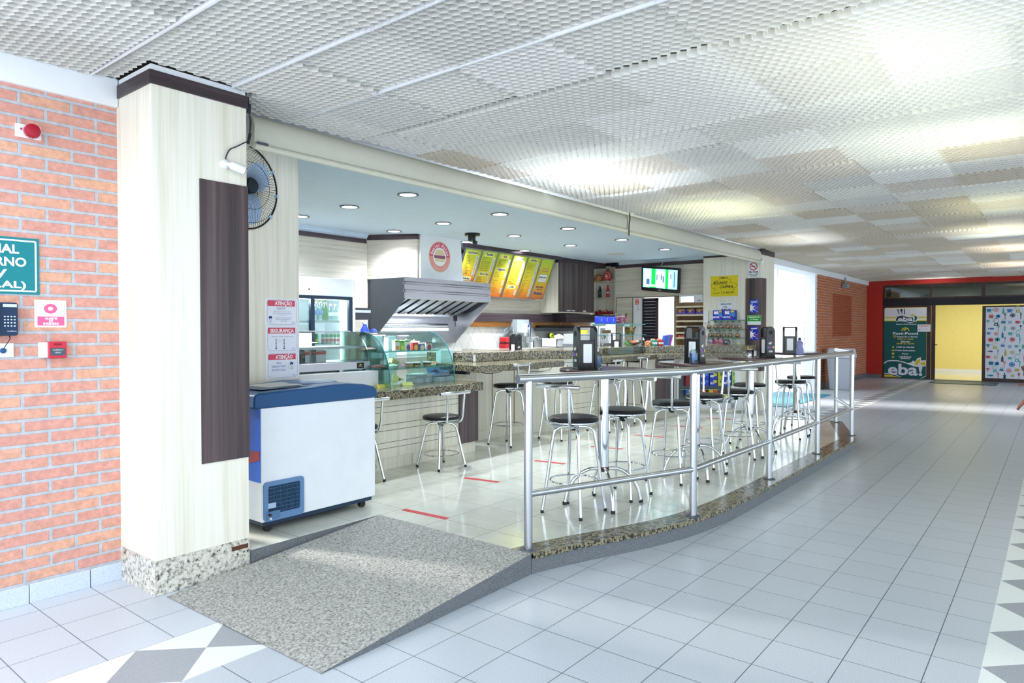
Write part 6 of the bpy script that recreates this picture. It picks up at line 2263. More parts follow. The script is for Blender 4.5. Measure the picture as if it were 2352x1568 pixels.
# ---- signs on the pillar's dark panel
XP_ = PX - .012
y0, z1, w, h = px_rect(1717.5, 606, 1746, 638.5, PX)
w = .215
y0 = 4.345
z1, h = 2.655, .30
s = sign_x('no_smoking_sign', 'white no smoking sign with a red ring above the dark pillar panel', 'sign', y0, z1, w, h, PX, .003, 'paper_white')
s.frame('#6a9a8a', .006, .006, w - .006, h - .006, .003)
s.ring('#c8262e', w / 2, .095, .055, .07)
s.line('#c8262e', [(w / 2 - .045, .05), (w / 2 + .045, .14)], .014, k=2)
s.rect('#20242c', w / 2 - .04, .088, w / 2 + .03, .1)
s.line('#20242c', [(w / 2 + .03, .085), (w / 2 + .04, .075), (w / 2 + .035, .065)], .004)
for i, (tx, v, hh) in enumerate((('Não Fume', .205, .03), ('Defesa ao Artigo', .238, .017), ('Desrespeitar', .268, .017))):
    s.text('#1c2a4a', tx, w / 2, v, hh, bold=.04, width=w * (.8, .82, .62)[i])
s.done()
for i, (py0, py1, lab) in enumerate(((688.5, 718, 'upper of the two blue stickers with a white star burst on the pillar'), (749, 780.5, 'lower of the two blue stickers with a white star burst on the pillar'))):
    y0, z1, w, h = px_rect(1723, py0, 1741.5, py1, XP_)
    s = sign_x('card_sticker', lab, 'sticker', y0, z1, w, h, XP_, .002, '#1f49c8' if i == 0 else '#1a2cae', 'card stickers on the pillar')
    s.text('#f0f2fa', 'sodexo', w / 2, h * .2, h * .1, bold=.05, width=w * .75)
    s.disc('#f0f2fa', w * .83, h * .07, h * .025)
    cu, cv_ = w * .14, h * .62
    pts = []
    for j in range(9):
        a = R(-100 + j * 25)
        rr_ = (w * .62 if j % 2 == 1 else w * .22) * (1.15 if j == 5 else 1)
        pts.append((max(0, cu + rr_ * math.cos(a)), min(h * .96, cv_ + rr_ * math.sin(a) * 1.15)))
    s.poly('#f2f4fa', [(0, h * .26)] + pts + [(0, h * .94)])
    s.rect('#c82a5a', w * .42, h * .68, w * .95, h * .73)
    s.rect('#e8c8d8', w * .62, h * .58, w * .95, h * .6)
    s.disc('#c8d4f4', w * .85, h * .88, h * .04)
    s.done()
y0, z1, w, h = px_rect(1716.5, 724, 1748, 746, XP_)
w = min(w, y0 - 4.095)
s = sign_x('contact_sign', 'green and white messaging contact sign between the two blue stickers', 'sign', y0, z1, w, h, XP_, .003, '#1f9a2e')
s.rect('#e8eef0', 0, h * .62, w, h)
s.frame('#bfe0d8', .002, .002, w - .002, h - .002, .004)
s.text('#f0faf0', 'Atendemos via', w / 2, h * .23, h * .12, bold=.05, width=w * .8)
s.text('#f0faf0', 'WhatsApp', w * .6, h * .48, h * .11, bold=.04, width=w * .42)
s.ring('#f0faf0', w * .27, h * .43, h * .05, h * .075, n=16)
s.done()

# ================================================================== CAFE CEILING: DOWNLIGHTS AND DETECTORS
spots = [(803, 474), (937, 446), (690, 496), (905, 530), (1018, 512), (1148, 491), (1072, 555), (1181, 541), (1305, 524), (1205, 575), (1310, 563), (1428, 550), (1527, 572)]
rowname = ['nearest the blind', 'in the middle row', 'nearest the kitchen wall']
for i, (px, py) in enumerate(spots):
    p = at_z(px, py, CAFE)
    ri_ = 0 if p.y < 5.6 else (1 if p.y < 6.6 else 2)
    col = int(round((p.x - 4.76) / 1.48))
    place = ['first', 'second', 'third', 'fourth', 'fifth'][max(0, min(4, col))]
    t = thing('downlight', f'{place} round downlight from the fan side in the row {rowname[ri_]}', 'downlight', (p.x, p.y, CAFE), 0, 'round downlights in the cafe ceiling')
    MB().lathe([(.082, -.001), (.105, -.004), (.108, -.010), (.10, -.013), (.084, -.010), (.082, -.001)], 28).build('trim_ring', '#6f7376', t)
    MB().lathe([(0, -.003), (.083, -.003)], 28).build('lens', 'lamp_white', t)
    L = bpy.data.lights.new('downlight_beam', 'SPOT')
    L.energy = 85
    L.spot_size = R(135)
    L.spot_blend = 1.0
    L.color = (.84, .91, 1.0)
    L.shadow_soft_size = .06
    lo = bpy.data.objects.new('downlight_beam', L)
    COL.objects.link(lo)
    lo.parent = t
    lo.location = (0, 0, -.03)
p = at_z(1085, 536, CAFE)
t = thing('ceiling_sensor', 'small black ceiling sensor with a bracket in the cafe ceiling', 'sensor', p)
MB().lathe([(0, 0), (.11, 0), (.11, -.03), (.06, -.035), (0, -.035)], 24).build('base_disc', 'black_plastic', t)
MB().box(-.06, -.03, -.11, -.01, .03, -.03).box(.01, -.02, -.10, .05, .02, -.03).box(.03, -.03, -.15, .075, .02, -.1).build('bracket', 'black_plastic', t, bevel=.004)
p = at_z(1416, 583, CAFE)
t = thing('round_vent', 'flat round pale vent cover in the cafe ceiling near the television', 'vent', p)
MB().lathe([(0, -.008), (.17, -.008), (.18, 0)], 32).build('cover', '#c9cfcc', t)
p = at_x(1407, 600, TVX - .1)
t = thing('corner_speaker', 'small black box on top of the open niche at the ceiling', 'speaker', (p.x, p.y, CAFE))
MB().box(-.06, -.13, -.06, .04, .13, 0).box(-.08, -.12, -.085, .0, .0, -.05).build('casing', 'black_plastic', t, bevel=.006)
# ================================================================== STOOLS
def make_stool(hs, label, group, loc, rot):
    """seat height hs above the floor; back on the local -x side"""
    t = thing('bar_stool', label, 'stool', (loc[0], loc[1], PZ), rot, group)
    b = hs - .055
    MB().lathe([(0, hs - .036), (.165, hs - .036), (.177, hs - .030), (.18, hs - .018), (.174, hs - .006), (.155, hs), (0, hs + .003)], 36).build('seat', 'vinyl_black', t)
    MB().lathe([(.10, hs - .05), (.168, hs - .046), (.178, hs - .040), (.178, hs - .034), (.165, hs - .033), (.10, hs - .04)], 36).build('seat_rim', 'chrome', t)
    zb_ = hs + .225
    P = [(-.205 + .022 * (1 - (y / .18) ** 2) * -1, y, zb_) for y in [-.18 + .036 * i for i in range(11)]]
    MB().tube(P, .0165, 12).build('backrest', 'chrome', t)
    for s_ in (1, -1):
        pts = smooth_path([(-.222, s_ * .105, zb_), (-.214, s_ * .10, hs + .12), (-.204, s_ * .096, hs + .01), (-.185, s_ * .088, hs - .045), (-.13, s_ * .07, hs - .064), (-.02, s_ * .045, hs - .062)], 4)
        MB().tube(pts, .0112, 10).build('back_support', 'chrome', t)
    MB().lathe([(0, hs - .06), (.035, hs - .06), (.035, hs - .085), (.02, hs - .105), (0, hs - .105)], 18).build('swivel_hub', 'black_plastic', t)
    f = .165
    for sx in (1, -1):
        for sy in (1, -1):
            d = Vector((sx, sy, 0)).normalized()
            top_z = hs - .078
            pts = smooth_path([d * .02 + Vector((0, 0, top_z)), d * .085 + Vector((0, 0, top_z - .001)), d * .125 + Vector((0, 0, top_z - .018)), d * .15 + Vector((0, 0, top_z - .06)), d * (.15 + (f * 1.414 - .15) * .5) + Vector((0, 0, (top_z - .06) * .5)), d * f * 1.414 + Vector((0, 0, .012))], 4)
            lg = MB().tube(pts, .0118, 10).build('leg', 'chrome', t)
            e = d * f * 1.414
            MB().lathe([(0, 0), (.0125, 0), (.0125, .022), (.0105, .022)], 12, (e.x, e.y, 0)).build('foot_cap', 'black_rubber', lg)
    zr = .235 if hs > .6 else .13
    k = 1 - zr / (hs - .14)
    rr = .15 + (f * 1.414 - .15) * (1 - k) - .012
    MB().tube([(rr * math.cos(2 * pi * i / 40), rr * math.sin(2 * pi * i / 40), zr) for i in range(40)], .0065, 8, closed=True).build('foot_ring', 'chrome', t)
    return t


GS = 'chrome bar stools with black seats'
tall = None
TALL = [
    (4.143, 2.732, 0, 'nearest chrome stool, left of the pole of the first round table'),
    (4.80, 2.70, 180, 'chrome stool right of the pole of the first round table, back at its right'),
    (5.56, 2.64, 0, 'chrome stool left of the second round table, back facing the first table'),
    (6.36, 2.68, 180, 'chrome stool right of the second round table, behind the second rail post'),
    (6.98, 2.60, 28, 'chrome stool in front of the third round table, back toward the camera'),
    (7.90, 2.78, 180, 'chrome stool hidden behind the pole of the third round table'),
    (8.70, 2.56, 0, 'chrome stool left of the farthest round table, against the bright doorway'),
    (9.58, 2.68, 180, 'farthest chrome stool, right of the farthest round table'),
    (6.10, 4.92, 90, 'chrome stool at the left bar ledge next to the low counter end'),
    (6.82, 4.73, 90, 'chrome stool at the right end of the left bar ledge'),
    (7.74, 4.62, 90, 'chrome stool at the left end of the right bar ledge, behind the first table pole'),
    (8.70, 4.78, 90, 'chrome stool at the middle of the right bar ledge'),
]
for x, y, r, lab in TALL:
    if tall is None:
        tall = make_stool(.70, lab, GS, (x, y), R(r))
    else:
        dup(tall, (x, y, PZ), R(r), lab, GS)
low = make_stool(.50, 'low chrome stool with black seat at the low granite counter', 'low stools at the counter', (4.71, 4.635), R(84))
dup(low, (3.78, 4.74, PZ), R(88), 'low chrome stool half hidden behind the white freezer', 'low stools at the counter')

# ================================================================== ROUND TABLES
TT = 1.15


def make_table(loc, label):
    t = thing('bar_table', label, 'table', (loc[0], loc[1], PZ), 0, 'round brown bar tables along the rail')
    h = TT - PZ
    MB().lathe([(0, h - .028), (.325, h - .028), (.332, h - .022), (.332, h - .006), (.326, h), (0, h)], 56).build('tabletop', 'table_wood', t)
    MB().lathe([(0, h - .034), (.13, h - .034), (.13, h - .028), (0, h - .028)], 28).build('flange', 'dark_stainless', t)
    MB().lathe([(.0435, .255), (.0435, h - .034)], 28).build('pole', 'chrome', t)
    MB().lathe([(0, .25), (.044, .25), (.0455, .262), (.0445, .285)], 24).build('rusty_collar', 'rust', t)
    for a in (45, 135, 225, 315):
        d = Vector((math.cos(R(a)), math.sin(R(a)), 0))
        pts = smooth_path([d * .03 + Vector((0, 0, .27)), d * .12 + Vector((0, 0, .262)), d * .21 + Vector((0, 0, .205)), d * .27 + Vector((0, 0, .11)), d * .295 + Vector((0, 0, .012))], 5)
        lg = MB().tube(pts, .0135, 10).build('leg', 'chrome', t)
        e = d * .297
        MB().lathe([(0, 0), (.016, 0), (.016, .02), (.0135, .024)], 12, (e.x, e.y, 0)).build('foot_cap', 'black_rubber', lg)
    return t


TB = [(4.48, 2.69), (5.87, 2.56), (7.28, 2.56), (9.14, 2.61)]
tb = make_table(TB[0], 'nearest round brown bar table, behind the first stretch of rail')
for p, lab in zip(TB[1:], ('second round brown bar table, just behind the second rail post', 'third round brown bar table, with a chrome caddy on it', 'farthest round brown bar table, against the bright doorway')):
    dup(tb, (*p, PZ), 0, lab)


# ================================================================== NAPKIN HOLDERS
def make_holder(loc, rot, label):
    t = thing('napkin_holder', label, 'napkin holder', loc, rot, 'tall black napkin holders')
    H, D, W = .325, .098, .136
    prof = [(-D / 2, 0), (D / 2, 0), (D / 2 * .96, H - .05)] + [(D / 2 * .96 * math.cos(R(a)), H - .05 + .05 * math.sin(R(a))) for a in range(15, 180, 15)] + [(-D / 2 * .96, H - .05)]
    for s_ in (-1, 1):
        MB().prism(prof, s_ * W / 2 - .011, s_ * W / 2 + .011, 'x').build('side_plate', 'black_plastic', t, bevel=.004)
    MB().box(-W / 2 + .008, -D * .42, .004, W / 2 - .008, D * .42, .215).build('napkin_box', 'black_plastic', t, bevel=.004)
    MB().prism(rounded(W * .5, .14, .006, 3, 0, .118), -D * .42 - .004, -D * .42 + .002, 'y').build('napkins', 'paper_white', t, smooth=False)
    MB().prism(rounded(W * .5, .14, .006, 3, 0, .118), D * .42 - .002, D * .42 + .004, 'y').build('napkins', 'paper_white', t, smooth=False)
    MB().box(-W / 2, -D * .2, H - .016, W / 2, D * .2, H - .002).build('handle_bar', 'black_plastic', t, bevel=.005)
    MB().box(-W / 2 - .014, -D / 2 - .004, 0, W / 2 + .014, D / 2 + .004, .012).build('base', 'black_plastic', t, bevel=.004)
    for s_ in (-1, 1):
        MB().lathe([(.022, s_ * (W / 2 + .0112)), (.018, s_ * (W / 2 + .009)), (0, s_ * (W / 2 + .0085))], 20, (0, 0, H - .062), 'x').build('thumb_hole', 'black_rubber', t)
        U = (0, s_, 0)
        sh = Sheet(t, (s_ * (W / 2 + .0113), -s_ * D / 2, H), U, (0, 0, -1), .0005)
        w = D
        sh.text('#eef0f4', 'el', w * .40, .185, .028, bold=.03, width=w * .26)
        sh.ring('#e8c02c', w * .64, .174, .006, .0125, 90, 210, 8)
        sh.ring('#2f6fd0', w * .64, .174, .006, .0125, 210, 330, 8)
        sh.ring('#d8363a', w * .64, .174, .006, .0125, -30, 90, 8)
        for i, c in enumerate(('#2a7ae0', '#d83a34', '#2352c8', '#e4c12c')):
            sh.rect(c, w * (.12 + .195 * i), .205, w * (.28 + .195 * i), .228, 'card_marks')
        sh.text('#eef0f4', 'cielo', w * .5, .268, .022, bold=.03, width=w * .46)
        sh.done(world=False)
    return t


q = at_z(1344, 847, TT)
h0 = make_holder(q, R(-33), 'black napkin holder on the nearest round table beside a gel bottle')
for px, py, z, rot, lab in ((1184, 823, 1.058, -104, 'black napkin holder on the left bar ledge, its side logos facing out'),
                            (1415, 811, 1.063, -52, 'small looking black napkin holder on the right bar ledge'),
                            (1596, 833, TT, -98, 'black napkin holder on the second round table behind a gel bottle'),
                            (1762, 820.5, TT, -136, 'black napkin holder on the third round table with card logos showing'),
                            (1814, 813.5, TT, -72, 'black napkin holder on the farthest round table against the light')):
    dup(h0, at_z(px, py, z), R(rot), lab)


def gel(loc, label, band):
    c = thing('gel_bottle', label, 'bottle', loc, 0, 'hand gel bottles on the tables')
    MB().lathe([(0, 0), (.032, 0), (.035, .008), (.035, .085), (.03, .1), (.014, .112), (.014, .12), (0, .12)], 20).build('body', 'bottle_clear', c)
    MB().lathe([(.0355, .012), (.0355, .082)], 20).build('film_label', 'plastic_blue', c)
    MB().lathe([(.0145, .115), (.0145, .132), (.005, .134), (.005, .152), (0, .153)], 14).build('pump', 'white_plastic', c)
    MB().tube([(0, 0, .149), (-.02, -.014, .146)], .0055, 6).build('nozzle', 'white_plastic', c)
    m = MB()
    for i in range(6):
        a = R(198 + 12 * i)
        r_ = .0362
        m.poly([(r_ * math.cos(a - .05), r_ * math.sin(a - .05), .03), (r_ * math.cos(a + .05), r_ * math.sin(a + .05), .03), (r_ * math.cos(a + .05), r_ * math.sin(a + .05), .04 + .014 * (1 + i % 3)), (r_ * math.cos(a - .05), r_ * math.sin(a - .05), .04 + .014 * (1 + i % 3))])
    m.build('label_marks', band, c, smooth=False)
    c.scale = (1.0, 1.0, 1.12)
    return c


gel(at_z(1371, 846, TT), 'clear gel pump bottle with a blue label on the nearest round table', '#4f8fe0')
gel(at_z(1593, 835.5, TT), 'clear gel pump bottle with a blue label on the second round table', '#6aa8ea')
c = thing('squeeze_bottle', 'waisted clear bottle with a dark cap on the farthest round table', 'bottle', at_z(1836.5, 814, TT))
MB().lathe([(0, 0), (.042, 0), (.046, .02), (.046, .06), (.034, .10), (.038, .125), (.043, .14), (.02, .158), (.016, .17), (0, .17)], 22).build('body', '#8b93c4', c)
MB().lathe([(.016, .168), (.016, .195), (0, .2)], 14).build('cap', '#2a2350', c)
c = thing('sachet_caddy', 'small chrome sachet caddy with yellow sticks on the third round table', 'caddy', at_z(1722, 819.5, TT))
MB().lathe([(0, 0), (.05, 0), (.052, .006), (.05, .008), (.048, .075), (.051, .08), (.045, .08), (.043, .01), (0, .009)], 22).build('cup', 'chrome', c)
MB().prism([(-.028, .02), (.028, .02), (.028, .085), (-.028, .085)], -.02, .02, 'y').build('sachets', 'paper_white', c, smooth=False)
MB().tube([(-.02, .01, .02), (-.03, .012, .115)], .006, 6).tube([(-.01, .01, .02), (-.014, .012, .108)], .006, 6).build('sticks', '#d8b83a', c)
MB().tube(smooth_path([(.05, 0, .02), (.075, 0, .03), (.078, 0, .07), (.05, 0, .078)]), .006, 8).build('handle', 'chrome', c)

# ================================================================== HANDRAIL
posts = [(3.257, 2.476), (4.568, 2.005), (6.13, 1.98), (7.69, 1.98), (9.277, 1.99), (10.46, 2.45)]
t = thing('handrail', 'brushed steel handrail with six posts along the platform edge', 'railing', (posts[2][0], posts[2][1], PZ))
RZ, MZ = 1.152, .457
start = Vector(posts[0]) - (Vector(posts[1]) - Vector(posts[0])).normalized() * .075
path = [(start.x, start.y, RZ)] + [(x, y, RZ) for x, y in posts[1:5]] + [(*posts[5], RZ)]
bent = []
V3 = [Vector(p) for p in path]
for i, p in enumerate(V3):
    if 0 < i < len(V3) - 1:
        a, b = (V3[i - 1] - p).normalized(), (V3[i + 1] - p).normalized()
        e = .10 if i < 4 else .03
        p0, p2 = p + a * e, p + b * e
        for k in range(6):
            u = k / 5
            bent.append(p0 * (1 - u) ** 2 + p * 2 * u * (1 - u) + p2 * u * u)
    else:
        bent.append(p)
MB().tube(bent, .0285, 16).build('top_rail', 'satin_steel', t, world=True)
m = MB()
for a, b in zip(posts, posts[1:]):
    m.tube([(*a, MZ), (*b, MZ)], .0215, 14)
m.build('mid_rail', 'satin_steel', t, world=True)
for i, (x, y) in enumerate(posts):
    p = MB().tube([(x, y, PZ), (x, y, RZ - .015)], .0258, 18).build('post', 'satin_steel', t, world=True)
    MB().lathe([(0, 0), (.055, 0), (.052, .006), (.03, .01)], 24, (x, y, PZ)).build('base_plate', 'dark_stainless', t, world=True)

# ================================================================== FLOOR TAPE
marks = [((927, 1170), (1028, 1191)), ((1066, 1097), (1145, 1107)), ((1229, 1057.5), (1297, 1065)), ((1357, 1025), (1430, 1031)), ((1459, 998.5), (1526, 1004)), ((1549, 977.5), (1614, 982)), ((1621, 959.3), (1682, 963))]
which = ['nearest', 'second nearest', 'third nearest', 'middle', 'third farthest', 'second farthest', 'farthest']
for (a, b), n_ in zip(marks, which):
    A, B = at_z(*a, PZ), at_z(*b, PZ)
    d = (B - A).normalized()
    nn_ = Vector((-d.y, d.x, 0)) * .024
    t = thing('floor_tape', n_ + ' strip of red distance tape on the platform floor', 'tape', (A + B) / 2, 0, 'red distance marks on the floor')
    m = MB()
    o = (A + B) / 2
    vs = [q - o for q in (A - nn_, B - nn_, B + nn_, A + nn_)]
    m.add([(v.x, v.y, .0004) for v in vs] + [(v.x, v.y, .002) for v in vs], [(0, 1, 2, 3), (4, 5, 6, 7), (0, 1, 5, 4), (1, 2, 6, 5), (2, 3, 7, 6), (3, 0, 4, 7)])
    m.build('strip', '#c0202a', t, smooth=False)
# ================================================================== SHOP FRONT AT THE END OF THE CORRIDOR
GX = FX + .02


def fy(px):
    return at_x(px, 750, GX).y


def fz(py, px=2100):
    return at_x(px, py, GX).z


t = thing('glazed_shopfront', 'brown framed glazed shop front at the end of the corridor', 'shop front', (FX, 2, 0))
yl, yr = fy(2028), -1.6
ztop, zt1 = 2.725, fz(686, 2032)
zh0 = fz(703, 2030)
# frame members
fr = MB()
fr.box(GX, yr, ztop - .06, GX + .1, yl, ztop)
fr.box(GX, yl - .05, zt1 + .02, GX + .1, yl, ztop - .06)
fr.box(GX, yr, zt1 - .02, GX + .1, yl, zt1 + .02)
for a, b in ((2134.5, 2140.5), (2253.7, 2262)):
    fr.box(GX, fy(b), zt1 + .02, GX + .1, fy(a), ztop - .06)
fr.box(GX, fy(2352) - .9, zt1 + .02, GX + .1, fy(2352) - .82, ztop - .06)
fr.build('transom_frame', 'brown_frame', t, world=True, smooth=False)
box(GX - .01, yr, zh0, GX + .15, yl, zt1 - .02).build('header_band', '#17161c', t, world=True, smooth=False)
box(GX + .05, yr, zt1 + .02, GX + .055, yl - .04, ztop - .05).build('transom_glass', 'glass_dark', t, world=True, smooth=False)
dy_a, dy_b = fy(2148), fy(2256)
m = MB().box(GX, fy(2138), .02, GX + .08, fy(2128.5), zh0).box(GX, dy_a, .02, GX + .08, fy(2139.2), zh0).box(GX, fy(2128.5), .02, GX + .08, yl, .10).box(GX, fy(2128.5), zh0 - .05, GX + .08, yl, zh0).box(GX, yl - .05, .10, GX + .08, yl, zh0 - .05)
m.build('left_frame', 'brown_frame', t, world=True, smooth=False)
m = MB().box(GX, fy(2264), .02, GX + .08, dy_b, zh0 - .04).box(GX, yr, .02, GX + .08, fy(2264), .16).box(GX, yr, zh0 - .13, GX + .08, fy(2264), zh0 - .04)
m.build('right_frame', 'brown_frame', t, world=True, smooth=False)
MB().tube([(GX - .03, dy_a + .01, 1.0), (GX - .03, dy_a - .06, 1.0)], .012, 8).build('door_handle', 'black_plastic', t, world=True)
struct('trim_threshold', box(FX - .06, -5.5, 0, FX + .2, yl, .02), 'granite_grey', smooth=False)

# ---- left poster
py0, py1 = fy(2031.5), fy(2128)
pz1, pz0 = fz(707.5, 2080), fz(867.5, 2080)
w, h = py0 - py1, pz1 - pz0
t = thing('shop_poster', 'tall green shop poster with the big white eba! logo and opening hours', 'poster', (GX, (py0 + py1) / 2, pz0))
box(GX - .012, py1, pz0, GX + .02, py0, pz1).build('board', '#0e5a58', t, world=True, smooth=False)
s = Sheet(t, (GX - .012, py0, pz1), UYN, VD, .002)
s.rect('#dfe0e8', 0, 0, w, h * .125, 'white_head')
s.rect('#dcc832', 0, h * .125, w, h * .145, 'yellow_bands')
s.rect('#e6e6d0', 0, h * .145, w, h * .175, 'white_head')
s.rect('#dcc832', 0, h * .175, w, h * .185, 'yellow_bands')
G, Wt, Yl, Nv = '#0e5a58', '#eceef4', '#dcc832', '#39424a'
s.poly(Wt, [(w * u, h * v) for u, v in ((.26, .165), (.30, .11), (.42, .095), (.55, .12), (.66, .125), (.77, .10), (.81, .14), (.77, .19), (.62, .215), (.48, .19), (.36, .185), (.29, .195))], 'logo', 2)
s.poly(Nv, [(w * u, h * v) for u, v in ((.275, .165), (.31, .12), (.42, .103), (.55, .128), (.66, .134), (.76, .11), (.79, .14), (.75, .183), (.62, .207), (.48, .18), (.36, .175), (.29, .185))], 'logo', 3)
s.poly(G, [(w * u, h * v) for u, v in ((.55, .128), (.66, .134), (.76, .11), (.79, .14), (.75, .183), (.62, .207), (.52, .19))], 'logo', 3.5)
s.text(Wt, 'eba!', w * .53, h * .182, h * .055, bold=.028, width=w * .40, k=5)
s.poly(Yl, [(w * u, h * v) for u, v in ((.60, .115), (.69, .075), (.68, .105), (.76, .085), (.72, .118))], 'logo', 4)
s.line(Nv, [(w * .32, h * .02), (w * .36, h * .085)], w * .02, 'cutlery', 2)
s.disc(Nv, w * .41, h * .03, w * .032, h * .022, 14, 'cutlery', 2)
s.line(Nv, [(w * .41, h * .04), (w * .43, h * .09)], w * .016, 'cutlery', 2)
s.line(Nv, [(w * .48, h * .01), (w * .49, h * .09)], w * .022, 'cutlery', 2)
for d_ in (-.02, 0, .02):
    s.line(Nv, [(w * (.32 + d_), h * .012), (w * (.335 + d_ * .6), h * .04)], w * .009, 'cutlery', 2)
s.text(Wt, 'Empório Brasil Alimentos', w * .53, h * .235, h * .013, bold=.028, width=w * .48)
s.ring(Yl, w * .51, h * .325, w * .07, w * .095, 0, 180, 12, 'icons', 2)
s.line(Yl, [(w * .47, h * .325), (w * .53, h * .29)], w * .03, 'icons', 2)
s.text(Wt, 'Fast-Food', w * .51, h * .378, h * .034, bold=.028, width=w * .60)
s.ring(Yl, w * .255, h * .407, w * .02, w * .034, 0, 360, 12, 'icons', 2)
s.text(Wt, 'Segunda a Sexta', w * .555, h * .418, h * .02, bold=.028, width=w * .50)
s.text(Yl, '08:00 às 22:00', w * .51, h * .450, h * .016, bold=.028, width=w * .38)
s.text(Wt, 'Sábado', w * .51, h * .490, h * .022, bold=.028, width=w * .23)
s.text(Yl, '08:00 às 22:00', w * .51, h * .517, h * .017, bold=.028, width=w * .42)
for v, tx, wd, u in ((.567, 'Café da Manhã', .43, .51), (.615, 'Prato Executivo', .47, .51), (.662, 'Pizza', .15, .51), (.705, 'Caldinhos', .30, .51), (.727, '(Inverno)', .22, .51)):
    s.text(Wt, tx, w * u, h * v, h * .019, bold=.028, width=w * wd)
s.disc(Yl, w * .22, h * .56, w * .026, h * .010, 12, 'icons', 2)
s.disc(Yl, w * .22, h * .608, w * .035, h * .011, 12, 'icons', 2)
s.disc(Yl, w * .22, h * .655, w * .033, h * .016, 14, 'icons', 2)
s.disc(Yl, w * .22, h * .705, w * .036, h * .011, 12, 'icons', 2)
crv = [(0, .80), (.08, .765), (.2, .755), (.34, .758), (.48, .775), (.6, .80), (.72, .825), (.86, .83), (1, .815)]
s.line(Wt, [(w * u, h * v) for u, v in crv], h * .014, 'swoosh', 2)
s.poly(Wt, [(w * u, h * v) for u, v in ((.56, .785), (.66, .775), (.70, .745), (.74, .765), (.80, .715), (.88, .70), (.89, .745), (1, .74), (1, .80), (.86, .83), (.70, .82))], 'swoosh', 3)
s.poly(Yl, [(w * u, h * v) for u, v in ((.73, .805), (.77, .75), (.87, .715), (.87, .76), (.80, .81))], 'swoosh', 4)
s.poly(Yl, [(w * u, h * v) for u, v in ((.83, .815), (.88, .775), (.99, .755), (.99, .80), (.90, .822))], 'swoosh', 4)
s.text('#dfe2f2', 'eba!', w * .51, h * .955, h * .155, bold=.028, width=w * .82, k=5)
s.line(Wt, [(w * u, h * v) for u, v in ((0, .945), (.15, .945), (.3, .965), (.42, .99))], h * .008, 'swoosh', 3)
s.poly(Yl, [(w * u, h * v) for u, v in ((.01, .965), (.15, .962), (.28, .98), (.38, .995), (.01, .995))], 'swoosh', 3)
s.line(Wt, [(w * .88, h), (w * .94, h * .985), (w, h * .96)], h * .007, 'swoosh', 3)
s.done()
a, b = at_x(2107.5, 745, GX - .02), at_x(2137, 761.5, GX - .02)
s = sign_x('paper_notice', 'small white and red paper notice on the right edge of the green shop poster', 'notice', a.y, a.z, a.y - b.y, a.z - b.z, GX - .014, .004, 'paper_white')
w, h = a.y - b.y, a.z - b.z
s.text('#d8404e', 'ATENÇÃO', w * .5, h * .28, h * .16, bold=.028, width=w * .85)
for i in range(4):
    s.line('#b9bcc8', [(w * .2, h * (.42 + .12 * i)), (w * .85, h * (.42 + .12 * i))], h * .02)
s.rect('#39528f', w * .08, h * .68, w * .2, h * .78)
s.done()

# ---- right poster printed with kitchen things
py0, py1 = fy(2264), fy(2352) - .75
pz1, pz0 = fz(705, 2300), fz(869, 2300)
w, h = py0 - py1, pz1 - pz0
t = thing('kitchen_print', 'white glass panel printed all over with coloured kitchen utensils', 'poster', (GX, (py0 + py1) / 2, pz0))
box(GX - .006, py1, pz0, GX + .03, py0, pz1).build('board', '#e2e4ee', t, world=True, smooth=False)
s = Sheet(t, (GX - .006, py0, pz1), UYN, VD, .002)
cols = ['#1f86a8', '#c8444a', '#b3b13a', '#254a5c', '#4fb0b0', '#2f7fc0', '#cf6a5a']


